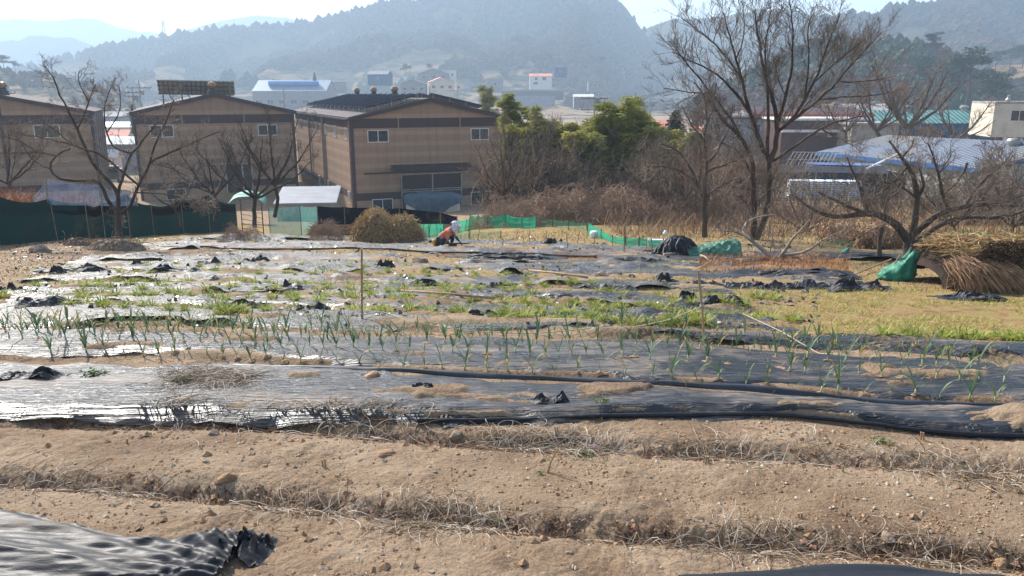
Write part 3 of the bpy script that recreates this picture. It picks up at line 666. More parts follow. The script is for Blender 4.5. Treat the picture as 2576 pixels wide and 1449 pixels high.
def make_leek(seed):
    rg = random.Random(seed); root = empty('leek_plant')
    h = rg.uniform(.05, .09); st = G(); lean = (rg.uniform(-.012, .012), rg.uniform(-.012, .012))
    st.tube([(0, 0, -.03), (0, 0, .02), (lean[0], lean[1], h)], [.011, .009, .008], 7); st.build('stem', M['leekstem'], root, smooth=True)
    g = G(); n = rg.randint(4, 6); az = rg.uniform(0, 6.28)
    for i in range(n):
        a = az + i % 2 * math.pi + rg.uniform(-.5, .5); L = rg.uniform(.18, .40) * (1 if i < n - 1 else .6)
        dr = rg.random() < .3
        blade(g, (lean[0], lean[1], h - .01 - .006 * i), a, L, rg.uniform(.007, .0125), rg.uniform(1.05, 1.45), rg.uniform(.3, 1.0) if not dr else rg.uniform(1.6, 2.6), 0 if rg.random() > .12 else 1, 7, 1 if rg.random() < .45 else None)
    g.build('leaves', [M['leek'], M['leektip']], root, smooth=True)
    return root
leeks = [make_leek(s) for s in range(14)]
T, B, _ = BW[1]; rg = random.Random(5); cnt = 0; used = set(); LP = []
rows = [(.06, 'front row of the leek bed'), (.40, 'second row of the leek bed'), (.72, 'third row of the leek bed'), (1.0, 'fourth row of the leek bed'), (1.3, 'back row of the leek bed')]
for r_, (fv, lab) in enumerate(rows):
    x = -9.2 + r_ * .07
    while x < 7.2:
        x += rg.uniform(.13, .21) * (1.0 if r_ != 0 else 1.2)
        if r_ == 0 and (-9 < x < -4.8 and rg.random() < .6): continue
        yt = np.interp(x, T[:, 0], T[:, 1]); yb = np.interp(x, B[:, 0], B[:, 1]); y = yb + (yt - yb) * fv + rg.uniform(-.045, .045)
        if abs(x) > .665 * y + .1: continue
        k = rg.randrange(14); s = rg.choice([.4, .55, .65, .8, .9, 1.0, .75]) * (1.0 if x > -3 else 1.06)
        loc = (x, y, gz1(x, y) + .015); lb = 'leek with dry tips in the ' + lab
        if k not in used: used.add(k); o = leeks[k]; o.location = loc; o.rotation_euler = (0, 0, rg.uniform(0, 6.3)); o.scale = (s, s, s)
        else: o = dup(leeks[k], loc, rg.uniform(0, 6.3), s)
        tag(o, lb, 'leek', 'leeks in the plastic mulched bed'); cnt += 1; LP.append((x, y))
rs = np.random.default_rng(12); g = G(); xy = np.array(LP); xy = xy[rs.random(len(xy)) < .55]; n = len(xy); an = np.arange(9) * 2 * math.pi / 9
rr_ = rs.uniform(.018, .05, n)[:, None] * rs.uniform(.6, 1.3, (n, 9)); V = np.zeros((n, 10, 3)); V[:, :9, 0] = xy[:, :1] + rr_ * np.cos(an) * 1.5; V[:, :9, 1] = xy[:, 1:] + rr_ * np.sin(an); V[:, 9, :2] = xy; V[:, :9, 2] = gz(V[:, :9, 0], V[:, :9, 1]) + .012; V[:, 9, 2] = gz(xy[:, 0], xy[:, 1]) + .026
f = np.array([(k, (k + 1) % 9, 9) for k in range(9)]); g.add(V.reshape(-1, 3), (f[None] + (np.arange(n) * 10)[:, None, None]).reshape(-1, 3)); o = g.build('soil_mounds', M['clod']); tag(o, 'little soil mounds spilling from the planting holes of the leek bed', 'soil', kind='stuff')
print('leeks', cnt)

# ---------------------------------------------------------------- green tufts
def make_tuft(seed, n, h, w, dry=.3):
    rg = random.Random(seed); g = G()
    for i in range(n):
        a = rg.uniform(0, 6.28); r = rg.random() ** .7 * w; L = h * rg.uniform(.55, 1.15)
        blade(g, (r * math.cos(a), r * math.sin(a), -.01), a + rg.uniform(-.8, .8), L, rg.uniform(.004, .007), rg.uniform(.35, 1.3), rg.uniform(.3, 1.3), 1 if rg.random() < dry else 0, 4)
    return g.build('green_tuft', [M['tuft'], M['tuftdry']], smooth=True)
tufts = [make_tuft(s + 30, 60, .15, .05, .3) for s in range(6)] + [make_tuft(s + 60, 46, .12, .12, .55) for s in range(4)]
TR = [(812,[(1250,1780),(560,620)],.9,1.35,'tuft of bright green blades in the row right behind the leeks',34),
 (793,[(0,2000)],.8,1.25,'tuft of bright green blades in the row with the black peaked tatter',54),
 (765,[(0,1900)],.7,1.2,'tuft of green blades in the row of the nearer hoe',54),
 (742,[(60,1950)],.6,1.1,'yellow green tuft in the row behind the nearer hoe',48),
 (722,[(250,1500)],.6,1.0,'yellow green tuft in the row level with the farther hoe',42),
 (700,[(150,1400)],.5,.95,'small green tuft in the row just behind the farther hoe',36),
 (684,[(330,1450)],.5,.9,'small green tuft in the rows in front of the brown rock',24),
 (845,[(2200,2600)],.8,1.3,'green tuft at the near edge of the right green plot',14),
 (612,[(420,760),(1200,1500)],.5,.8,'tiny green tuft in the farthest rows by the crouching person',16)]
ut = set(); cnt = 0
for Yc, spans, s0, s1, lab, num in TR:
    for i in range(num):
        sp = rg.choice(spans) if len(spans) < 2 else spans[0] if rg.random() < .8 else spans[1]
        X = sp[0] + (i + rg.random()) / num * (sp[1] - sp[0]) if sp is spans[0] else rg.uniform(*sp); Yp = Yc + rg.uniform(-6, 6) + (X - 1000) * .012 + (abs(X - 1288) / 1288) ** 2 * -3; p = gp(X, Yp)
        k = rg.randrange(6 if rg.random() < .75 else 10); s = rg.uniform(s0, s1) * 1.15; loc = (p[0], p[1], gz1(p[0], p[1]) + .02)
        if k not in ut: ut.add(k); o = tufts[k]; o.location = loc; o.rotation_euler = (0, 0, rg.uniform(0, 6)); o.scale = (s,) * 3
        else: o = dup(tufts[k], loc, rg.uniform(0, 6), s)
        tag(o, lab, 'green tuft', 'green tufts growing through the mulch rows'); cnt += 1
for k in range(10):
    if k not in ut: bpy.data.objects.remove(tufts[k])
print('tufts', cnt)

# ---------------------------------------------------------------- fine ground cover (nobody could count it)
def blades(name, pts, h, w, mats, kind='stuff', label=None, lean=.8, seg=2, seed=0, pm=(.5, .5)):
    """many small blades at once; pts Nx3"""
    r = np.random.default_rng(seed); n = len(pts); az = r.uniform(0, 6.283, n); L = h * r.uniform(.5, 1.4, n); el = r.uniform(.15, 1.5, n) * (1.15 - lean * .3); ww = w * r.uniform(.6, 1.4, n)
    P = np.zeros((n, seg + 1, 2, 3)); cur = np.array(pts, float)
    for k in range(seg + 1):
        f = (1 - k / seg * .85)
        off = np.stack([-np.sin(az), np.cos(az), 0 * az], -1) * (ww * f)[:, None]
        P[:, k, 0] = cur - off; P[:, k, 1] = cur + off
        e = el - k * lean * .6; cur = cur + np.stack([np.cos(az) * np.cos(e), np.sin(az) * np.cos(e), np.sin(e)], -1) * (L / seg)[:, None]
    g = G(); m = r.random(n); lo = 0
    for mi, pr in enumerate(pm):
        sel = (m >= lo) & (m < lo + pr); lo += pr; Q = P[sel]
        if not len(Q): continue
        b = (np.arange(len(Q)) * (seg + 1) * 2)[:, None] + np.arange(seg)[None] * 2
        q = np.stack([b, b + 1, b + 3, b + 2], -1).reshape(-1, 4); g.add(Q.reshape(-1, 3), q, mi)
    o = g.build(name, mats); tag(o, label, 'grass' if kind == 'stuff' else None, kind=kind); return o
def px_scatter(X0, X1, Y0, Y1, n, seed, fn=None):
    r = np.random.default_rng(seed); out = []
    a, b = gp((X0 + X1) / 2, Y1)[1], gp((X0 + X1) / 2, Y0)[1]
    y = r.uniform(a, b, n * 2); u = ((r.uniform(X0, X1, n * 2)) / 2.5156 - 512) / F * 1.02; x = u * y
    x = u * (y * math.cos(TH) - gbase(x, y) * math.sin(TH))
    ok = np.ones(len(x), bool) if fn is None else fn(x, y, r)
    x, y = x[ok][:n], y[ok][:n]; return np.stack([x, y, gz(x, y)], -1)
P = px_scatter(1720, 2700, 722, 862, 15000, 1, lambda x, y, r: (fbm(x, y, .7, octv=3, seed=61) > .42 + .1 * r.random(len(x))))
blades('grass', P, .07, .005, [M['tuftdry'], M['tuft'], M['straw']], label='yellow green grass of the right hand plot', seed=2, pm=(.4, .25, .35))
P = px_scatter(50, 1800, 660, 835, 24000, 3, lambda x, y, r: (fbm(x, y, 1.0, .35, octv=4, seed=62) > .53) & (x > -1.02 * y + 3))
blades('grass', P, .07, .004, [M['tuftdry'], M['tuft'], M['straw']], label='yellowing leaf litter and low grass between the mulch rows', seed=4, pm=(.35, .5, .15))
P = px_scatter(300, 2100, 590, 668, 9000, 5, lambda x, y, r: fbm(x, y, 1.5, .6, octv=4, seed=63) > .5)
blades('straw_litter', P, .10, .006, [M['straw'], M['strawdark'], M['tuftdry']], label='straw litter between the far rows', seed=6, pm=(.4, .45, .15))
P = px_scatter(1150, 2576, 568, 606, 14000, 7)
blades('straw_litter', P, .16, .011, [M['straw'], M['strawdark'], M['tuftdry']], label='pale straw spread over the plot behind the green net', seed=8, lean=1.2, pm=(.7, .1, .2))
P = px_scatter(1750, 2120, 645, 692, 5200, 9)
blades('stubble', P, .16, .006, [M['orange'], M['straw']], label='rust orange stubble beside the low pale limbed tree', seed=10, lean=.5, pm=(.85, .15))
P = px_scatter(-100, 420, 610, 760, 5000, 11, lambda x, y, r: x < -.52 * y)
blades('leaf_litter', P, .07, .012, [M['leafdead'], M['strawdark'], M['straw']], label='brown leaf litter on the bank at the left field edge', seed=12, lean=1.4, pm=(.5, .35, .15))
P = px_scatter(1480, 2120, 655, 720, 3500, 13, lambda x, y, r: fbm(x, y, 1, .4, octv=3, seed=64) > .55)
blades('straw_litter', P, .10, .005, [M['straw'], M['strawdark']], label='straw scraps on the pale mulch strips at right', seed=14, lean=1.3)
P = px_scatter(2080, 2700, 655, 735, 5000, 15)
blades('straw_litter', P, .09, .006, [M['strawdark'], M['straw'], M['tuftdry']], label='brown litter around the green sack', seed=16, lean=1.3, pm=(.55, .3, .15))

P = px_scatter(60, 2050, 600, 835, 3600, 21, lambda x, y, r: (fbm(x, y, 1.2, .35, octv=4, seed=66) > .5) & (x > -1.02 * y + 3))
blades('film_scraps', P, .11, .035, [M['scrap'], M['filmclean']], label='small torn scraps of black film between the far mulch rows', seed=22, lean=1.0, seg=3, pm=(.75, .25))
P = px_scatter(60, 2000, 610, 830, 9000, 23, lambda x, y, r: (fbm(x, y, .8, .3, octv=4, seed=67) > .52) & (x > -1.02 * y + 3))
blades('straw_litter', P, .13, .004, [M['strawdark'], M['straw'], M['leafdead']], label='brown dead stems and leaves lying on the mulch rows', seed=24, lean=1.5, seg=3, pm=(.45, .3, .25))
# bleached curved stalks lying in the furrows
def stalks(name, n, cen, spread, seed, label, L=(.12, .42), r=.0022, mats=None):
    rg = np.random.default_rng(seed); lines = []; dark = []
    C = np.array([gp(*c) for c in cen])
    for i in range(n):
        t = rg.uniform(0, 1); x = np.interp(t, np.linspace(0, 1, len(C)), C[:, 0]); y = np.interp(t, np.linspace(0, 1, len(C)), C[:, 1])
        dens = fbm(np.array([x]), np.array([y * 0]), .5, octv=2, seed=seed)[0]
        if dens < .53 and rg.random() < .85: continue
        x += rg.normal(0, .05); y += rg.normal(0, spread); l = rg.uniform(*L); a = rg.normal(0, .7) + (math.pi if rg.random() < .5 else 0); b = rg.normal(0, 1.5)
        k = np.linspace(0, 1, 7); aa = a + b * k; px_ = x + np.cumsum(np.cos(aa)) * l / 7; py_ = y + np.cumsum(np.sin(aa)) * l / 7
        up = rg.uniform(0, .035) * (1 if rg.random() < .93 else 3); pz = gz(px_, py_) + .014 + up * np.sin(k * math.pi) ** .8 + rg.uniform(-.005, .02)
        (lines if rg.random() < .5 or mats else dark).append((np.stack([px_, py_, pz], -1), r * rg.uniform(.6, 1.5) * np.linspace(1.1, .5, 7)))
    g = G().tubes(lines, 4)
    if dark: g.tubes(dark, 4, 1)
    o = g.build(name, [mats or M['stalk'], M['strawdark']], smooth=True); return tag(o, label, 'dry stalks', kind='stuff')
stalks('dry_stalk_litter', 1100, [(400, 1045), (700, 1058), (1060, 1070)], .09, 1, 'tangle of bleached curved stalks at the front edge of the mulch sheet, left of centre', r=.0028)
stalks('dry_stalk_litter', 500, [(440, 975), (620, 985)], .10, 2, 'bleached stalks and brown roots heaped on the dusty front sheet')
stalks('dry_stalk_litter', 1100, [(1230, 1098), (1500, 1118), (1900, 1140)], .07, 3, 'dense line of bleached stalks in the furrow, centre right')
stalks('dry_stalk_litter', 900, [(1980, 1130), (2250, 1160), (2560, 1200)], .13, 4, 'scattered bleached stalks in the furrow at the right edge')
stalks('dry_stalk_litter', 300, [(-100, 1215), (150, 1215), (420, 1240)], .10, 5, 'sparse bleached stalks in the furrow at the left')
stalks('dry_stalk_litter', 1000, [(680, 1260), (1000, 1290), (1330, 1320)], .09, 6, 'bleached stalks with crumbling leaves in the lower furrow, centre')
stalks('dry_stalk_litter', 1400, [(1480, 1335), (1900, 1360), (2500, 1400)], .10, 7, 'long bleached stalks piled in the lower furrow at right')
stalks('dry_stalk_litter', 160, [(0, 1120), (1200, 1170), (2500, 1260)], .5, 8, 'single bleached stalks scattered over the bare soil', r=.0016)
stalks('dry_stalk_litter', 500, [(-100, 905), (600, 925), (1300, 965), (2000, 1010), (2500, 1040)], .05, 9, 'fine brown stalks along the furrow in front of the leeks', L=(.05, .2), mats=M['strawdark'])
stalks('dry_stalk_litter', 700, [(900, 830), (1500, 850), (2576, 885)], .12, 10, 'brown stalk litter between the leeks and the back film', L=(.06, .22), mats=M['straw'])
stalks('dry_stalk_litter', 700, [(1100, 645), (1300, 640), (1500, 650)], .5, 11, 'reddish straw heap line in front of the crouching person', L=(.1, .4), mats=M['orange'])
P = px_scatter(-200, 2800, 1050, 1440, 60000, 71, lambda x, y, r: (furrow(x, y) > .03 + .07 * r.random(len(x))) & (fbm(x, y, .7, octv=3, seed=91) > .44))
blades('leaf_litter', P, .05, .006, [M['strawdark'], M['compost'], M['leafdead']], label='crumbled brown leaves and stalk bits in the furrows', seed=72, lean=1.5, seg=1, pm=(.5, .25, .25))
# crumbs of soil and little stones in the bare beds
def crumbs(name, n, size, seed, mat, fn, label):
    rg = np.random.default_rng(seed); y = 2.6 + rg.random(n) ** .8 * 4.9; x = rg.uniform(-.8, .8, n) * y; ok = fn(x, y, rg); x, y = x[ok], y[ok]
    s = size * (rg.random(len(x)) ** 2.5 * 3 + .5); V = np.array([(1,0,0),(-1,0,0),(0,1,0),(0,-1,0),(0,0,.8),(0,0,-.6),(.6,.6,.35),(-.6,.5,.4)])
    f = np.array([(0,6,4),(6,2,4),(2,7,4),(7,1,4),(1,3,4),(3,0,4),(0,2,6),(2,1,7),(2,0,5),(1,2,5),(3,1,5),(0,3,5)])
    W = V[None] * s[:, None, None] * rg.uniform(.5, 1.3, (len(x), 8, 3)); a = rg.uniform(0, 6.28, len(x)); c_, s_ = np.cos(a)[:, None], np.sin(a)[:, None]
    W = np.stack([W[..., 0] * c_ - W[..., 1] * s_, W[..., 0] * s_ + W[..., 1] * c_, W[..., 2]], -1) + np.stack([x, y, gz(x, y) + s * .2], -1)[:, None]
    o = G().add(W.reshape(-1, 3), (f[None] + (np.arange(len(x)) * 8)[:, None, None]).reshape(-1, 3)).build(name, mat); tag(o, label, 'soil crumbs', kind='stuff')
crumbs('soil_crumbs', 70000, .0042, 1, M['clod'], lambda x, y, r: (furrow(x, y) * 7 + fbm(x, y, .5, octv=4, seed=31) > .33 + r.random(len(x)) * .55) & ((bedmask(x, y) < .02) | (r.random(len(x)) < .12)), 'crumbs and clods of dry soil on the bare beds')
crumbs('pebbles', 6000, .006, 5, M['pebble'], lambda x, y, r: bedmask(x, y) < .02, 'pale pebbles strewn on the bare beds')
crumbs('soil_clods', 9000, .011, 6, M['clod'], lambda x, y, r: (bedmask(x, y) < .02) & (furrow(x, y) * 7 + fbm(x, y, .35, octv=4, seed=37) > .5 + r.random(len(x)) * .5), 'walnut sized clods in and beside the furrows')
crumbs('dead_leaf_litter', 9000, .011, 2, M['leafdead'], lambda x, y, r: furrow(x, y) > .02 + .06 * r.random(len(x)), 'broken dead leaves in the two furrows')

def rock(name, c, size, seed, mat, label, cat, group=None, flat=.6):
    rg = np.random.default_rng(seed); n, m = 9, 14; th = np.linspace(0, math.pi, n)[:, None]; ph = np.linspace(0, 2 * math.pi, m + 1)[None]
    D = np.stack([np.sin(th) * np.cos(ph), np.sin(th) * np.sin(ph), np.cos(th) * np.ones_like(ph)], -1)
    r = np.ones(D.shape[:2])
    for _ in range(9):
        nn = rg.normal(size=3); nn /= np.linalg.norm(nn); dd = rg.uniform(.55, .85); dt = D @ nn; r = np.minimum(r, np.where(dt > .01, dd / np.maximum(dt, .01), 9))
    r[:, -1] = r[:, 0]; P = D * r[..., None] * np.array([1, rg.uniform(.6, .9), flat]) * size * 1.15
    o = G().grid(P, flip=True).build(name, mat, loc=c, rz=rg.uniform(0, 3)); return tag(o, label, cat, group)
def rk(X, Y, wpx, lab, name='rock', mat='rock', cat='rock', group=None, flat=.6):
    p = gp(X, Y); s = wpx / 2 * p[1] / F / 2.5156 * 1.05; rock(name, (p[0], p[1], gz1(p[0], p[1]) + s * .06), s, int(X + Y), M[mat], lab, cat, group, flat)
rk(1056, 660, 40, 'dark brown flat topped rock left of the crouching person, on the straw')
rk(1520, 700, 46, 'pale rounded rock on the mulch strip right of the farther hoe')
rk(1425, 683, 22, 'small flat stone lying behind the pale rounded rock')
rk(1930, 685, 20, 'small pale stone on the strip under the orange stubble')
rk(100, 640, 50, 'grey flat stone by the foot of the dark net fence')
rk(850, 585, 30, 'pale stone at the foot of the metal gate')
rk(1145, 1085, 42, 'angular pale stone just below the front sheet, centre left')
rk(965, 1142, 60, 'cracked flat crust of pale soil, centre left of the bare bed', 'soil_clod', 'clod', 'clod', flat=.3)
rk(572, 1200, 62, 'largest brown clod in the left part of the bare soil', 'soil_clod', 'clod', 'clod')
rk(520, 1166, 20, 'light angular stone above the largest clod')
rk(935, 975, 44, 'brown root clod sitting on the front sheet', 'soil_clod', 'clod', 'clod')
rk(2490, 1195, 44, 'pale sharp stone in the right furrow')
rk(2525, 1390, 60, 'big pale clod at the bottom right corner', 'soil_clod', 'clod', 'clod', flat=.9)
rk(240, 1360-4, 40, 'pale clod at the upper border of the bottom left sheet', 'soil_clod', 'clod', 'clod', flat=.4)
rk(2230, 1345, 60, 'long flat pale stone in the lower right furrow', flat=.3)
rk(2370, 1405, 90, 'pale bark like slab in the lower right furrow', flat=.2)
rk(1430, 1395, 24, 'dark pyramid shaped stone in the bottom bed')
rk(1090, 1190, 22, 'small light stone on the smooth middle bed')
rk(540, 1095, 30, 'pale crumpled lump at the furrow left of centre', flat=.7)
rk(745, 1265, 20, 'white flat stone in the left furrow litter')
rk(650, 1240, 34, 'dark clod in the left furrow litter', 'soil_clod', 'clod', 'clod')
rk(1630, 1200, 26, 'pale stone half buried in the middle bed', flat=.3)
rr = random.Random(3)
for i in range(60):
    X = rr.uniform(0, 2576); Y = rr.uniform(1090, 1440)
    rk(X, Y, rr.uniform(9, 19), 'small pale stone loose on the bare soil', 'stone', 'clod', 'stone', 'small stones on the bare soil', rr.uniform(.5, .8))
# stubs of cut stems
def stub(X, Y, hpx, lab):
    p = gp(X, Y); h = hpx * p[1] / F / 2.5156; g = G(); l = rr.uniform(-.2, .2)
    for k in range(rr.choice([1, 2, 2])):
        dx = k * .02; g.tube([(dx, 0, -.03), (dx + l * h * .5, 0, h * .6), (dx + l * h, 0, h * rr.uniform(.8, 1))], [.008, .007, .006], 7)
    o = g.build('cut_stem_stub', M['wood'], loc=(p[0], p[1], gz1(p[0], p[1]))); tag(o, lab, 'plant stub', 'cut stem stubs in the soil')
for X, Y, h, l in [(812,1172,26,'pair of cut stubs in the left middle bed'),(320,1118,18,'short frayed stub at the left of the bare bed'),(1400,1095,34,'cut stub just below the front sheet edge, centre'),(2318,1105,26,'thick cut stub under the right lip of the front sheet'),(1777,1165,22,'twin stubs beside the bleached stalks, centre right'),(2120,1190,18,'short stub left of the right furrow litter'),(1950,1210-15,14,'small splinter stub in the middle bed'),(2425,1235,20,'pale splintered stub at the right'),(2010,1300,16,'low stub right of the middle'),(540,1085,22,'thin stub in the tangle of stalks at left')]:
    stub(X, Y, h, l)
p = gp(1375, 1190); g = G(); g.tube([(0, 0, -.02), (.03, 0, .09), (.075, 0, .19)], [.009, .008, .007], 7); o = g.build('dead_stem', M['wood'], loc=(p[0], p[1], gz1(p[0], p[1])))
g = G(); g.tube([(.0, .01, 0), (.07, .0, .05), (.10, -.01, .12), (.095, 0, .17)], [.004, .004, .003, .002], 5); g.build('bent_shoot', M['stalk'], o); tag(o, 'leaning dead stem with a pale bent shoot in the middle bed', 'dead plant')
# weeds
def weed(X, Y, wpx, lab, flower=False):
    p = gp(X, Y); s = wpx / 2 * p[1] / F / 2.5156; rg = random.Random(int(X)); g = G()
    for i in range(34):
        a = rg.uniform(0, 6.3); r = rg.random() * s; blade(g, (r * math.cos(a), r * math.sin(a) * .6, rg.uniform(0, s * .3)), rg.uniform(0, 6.3), s * .35, s * .12, rg.uniform(0, .9), .8, 0, 3)
    o = g.build('weed', M['weed'], loc=(p[0], p[1], gz1(p[0], p[1]) + .01)); tag(o, lab, 'weed')
    if flower:
        g = G()
        for i in range(6): g.lathe([(0, .012), (.006, .008), (.005, 0), (0, 0)], (rg.uniform(-s, s), rg.uniform(-s, s) * .5, s * .5), 6)
        g.build('flower', simple('pink_flower', lin(196, 110, 160), lin(170, 80, 140), 9, .6), o)
weed(1515, 1042, 54, 'leafy green weed on the dusty front sheet, right of centre'); weed(1245, 1290, 36, 'small grey green weed in the lower furrow, centre')
weed(1475, 1140, 70, 'weed with tiny pink flowers among the bleached stalks', True); weed(1360, 1195, 30, 'little weed at the foot of the leaning dead stem')
weed(2220, 1120, 60, 'dark green weed under the stalks in the right furrow'); weed(460, 1000-12, 56, 'wilted dark weed lying on the shiny front sheet, left'); weed(240, 970, 70, 'dry weed clump on the shiny front sheet, far left')
weed(1420, 1325, 40, 'pale green weed sprig in the lower furrow, right of centre'); weed(2455, 1200, 34, 'green weed beside the pale sharp stone'); weed(380, 1060, 50, 'purple tinged weed at the furrow left')
# ---------------------------------------------------------------- warehouses
def solve_x(origin, dirn, Xt, zoff=-2.2):
    lo, hi = 0.5, 120
    s = 1 if proj((origin[0] + dirn[0], origin[1] + dirn[1], zoff))[0] > proj((origin[0], origin[1], zoff))[0] else -1
    for _ in range(50):
        m = (lo + hi) / 2; X = proj((origin[0] + dirn[0] * m, origin[1] + dirn[1] * m, zoff))[0]
        if (X < Xt) == (s > 0): lo = m
        else: hi = m
    return lo
YAW = R(23); FD = (math.cos(YAW), math.sin(YAW)); SDN = (-math.sin(YAW), math.cos(YAW))
def window(parent, x, y, z, w, h, face='front', name='window'):
    """framed sliding window with a pane; face tells which wall it sits in"""
    g = G(); t = .07; d = .06
    def bb(gr, a0, a1, z0, z1, o0, o1, mi=0):
        if face == 'front': gr.b2(a0, a1, y - o1, y - o0, z0, z1, mi)
        elif face == 'left': gr.b2(x - o1, x - o0, a0, a1, z0, z1, mi)
        else: gr.b2(x + o0, x + o1, a0, a1, z0, z1, mi)
    c = x if face == 'front' else y
    bb(g, c - w/2, c + w/2, z, z + t, 0, d); bb(g, c - w/2, c + w/2, z + h - t, z + h, 0, d)
    bb(g, c - w/2, c - w/2 + t, z + t, z + h - t, 0, d); bb(g, c + w/2 - t, c + w/2, z + t, z + h - t, 0, d); bb(g, c - t/2, c + t/2, z + t, z + h - t, 0, d)
    f = g.build(name, M['whitepaint'], parent)
    p = G(); bb(p, c - w/2 + t, c - t/2, z + t, z + h - t, .005, .02); bb(p, c + t/2, c + w/2 - t, z + t, z + h - t, .005, .02); p.build('pane', M['glass'], f); return f
def turbine(parent, x, y, z, s=1.0):
    g = G(); g.lathe([(.55 * s, -.3), (.42 * s, .1), (.3 * s, .3), (.3 * s, .45)], (x, y, z), 12); b = g.build('vent_base', M['trim'], parent)
    g = G(); 
    for k in range(18):
        a = k * math.pi / 9; P = []
        for r, zz in [(.30, .45), (.42, .6), (.44, .75), (.34, .95)]:
            P.append([(x + r * s * math.cos(a), y + r * s * math.sin(a), z + zz * s if 0 else z + zz), (x + r * s * math.cos(a + .26), y + r * s * math.sin(a + .26), z + zz)])
        g.grid(P)
    g.lathe([(.36 * s, .93), (.3 * s, 1.03), (0, 1.1)], (x, y, z), 14); g.lathe([(.26 * s, .4), (.3 * s, .9)], (x, y, z), 10)
    g.build('turbine', M['vent'], b)
def gable_roof(parent, W, L, eave, rise, mat, over=.35, th=.12):
    g = G(); s = rise / (W / 2); eo = over; zt = eave + .06
    g.add([(-eo, -eo, zt - eo * s), (W / 2, -eo, zt + rise), (W + eo, -eo, zt - eo * s), (-eo, L + eo, zt - eo * s), (W / 2, L + eo, zt + rise), (W + eo, L + eo, zt - eo * s),
           (-eo, -eo, zt - eo * s - th), (W / 2, -eo, zt + rise - th), (W + eo, -eo, zt - eo * s - th), (-eo, L + eo, zt - eo * s - th), (W / 2, L + eo, zt + rise - th), (W + eo, L + eo, zt - eo * s - th)],
          [(0, 1, 4, 3), (1, 2, 5, 4), (6, 9, 10, 7), (7, 10, 11, 8), (0, 6, 7, 1), (1, 7, 8, 2), (3, 4, 10, 9), (4, 5, 11, 10), (0, 3, 9, 6), (2, 8, 11, 5)])
    r = g.build('roof', mat, parent)
    e = G(); y = -eo - .04
    for x0, z0, x1, z1 in [(-eo, zt - eo * s, W / 2, zt + rise), (W / 2, zt + rise, W + eo, zt - eo * s)]:
        e.add([(x0, y, z0 - .38), (x1, y, z1 - .38), (x1, y, z1 + .03), (x0, y, z0 + .03), (x0, y + .035, z0 - .38), (x1, y + .035, z1 - .38), (x1, y + .035, z1 + .03), (x0, y + .035, z0 + .03)], [(0,1,2,3), (7,6,5,4), (3,2,6,7), (1,0,4,5), (0,3,7,4), (2,1,5,6)])
    e.build('verge_trim', M['trim'], r); return r
def warehouse(cx, cy, base, W, L, eave, rise, label, wins, side=None, vents=(), tanb=(), door=False, canopy=False):
    o = empty('warehouse', (cx, cy, base), YAW, label, 'warehouse')
    g = G(); g.add([(0,0,-2),(W,0,-2),(W,0,eave),(W/2,0,eave+rise),(0,0,eave),(0,L,-2),(W,L,-2),(W,L,eave),(W/2,L,eave+rise),(0,L,eave)],
        [(0,1,2,3,4),(9,8,7,6,5),(0,4,9,5),(1,6,7,2)]); g.build('wall', M['clad'], o)
    gable_roof(o, W, L, eave, rise, M['ribbrown'])
    g = G(); g.b2(-.12, .16, -.10, .0, -2, eave); g.b2(-.12, -.003, .0, .3, -2, eave); g.build('corner_trim', M['trim'], o)
    g = G(); g.b2(W - .16, W + .12, -.10, .0, -2, eave); g.b2(W + .003, W + .12, .0, .3, -2, eave); g.build('corner_trim', M['trim'], o)
    for x, z, w, h in wins: window(o, x, 0, z, w, h)
    if tanb:
        g = G()
        for x in tanb: g.b2(x - .06, x + .06, -.03, -.001, 7.9, 8.85)
        g.build('band_divider', M['tan'], o)
    for x, y in vents:
        z = eave + rise - abs(x - W / 2) * rise / (W / 2); turbine(o, x, y, z + .25, 1.05)
    return o
# the near warehouse, right of centre-left
D3 = 78.0; p3 = at(883, 295, D3); Z3 = p3[2] - 9.0; W3 = solve_x(p3, FD, 1264); L3 = solve_x(p3, SDN, 741)
print('W3,L3', W3, L3, p3, Z3)
def X2w(X, org, Y=420):  # distance along the front wall of a photograph column
    return solve_x(org, FD, X, -5)
wh3 = warehouse(p3[0], p3[1], Z3, W3, L3, 9.0, 1.75, 'nearest brown warehouse, its left side lit by the sun, solar racks on the roof',
  [(X2w(952, p3), 6.55, 2.1, 1.2), (X2w(1207, p3), 6.55, 2.0, 1.2), (X2w(957, p3), -.25, 2.1, 1.2), (X2w(1212, p3), -.2, 2.6, 1.4)], tanb=(X2w(1004, p3), X2w(1158, p3)),
  vents=((W3 / 2, L3 * .35), (W3 / 2, L3 * .62), (W3 / 2 , L3 * .88)))
# left side windows, pipes
n = 6
for k in range(n):
    yy = L3 * (.07 + .155 * k); window(wh3, 0, yy, 6.75, 1.0, 1.15, 'left'); window(wh3, 0, yy, .35, 1.0, 1.2, 'left')
for yy in (L3 * .40, L3 * .66, L3 * .405 + .35, .45): G().tube([(-.16, yy, -1), (-.16, yy, 8.8)], .09, 8).build('rain_pipe', M['tan'], wh3)
g = G(); g.b2(-.55, -.4, -.3, L3 + .3, 8.72, 8.86); g.build('gutter', M['trim'], wh3)
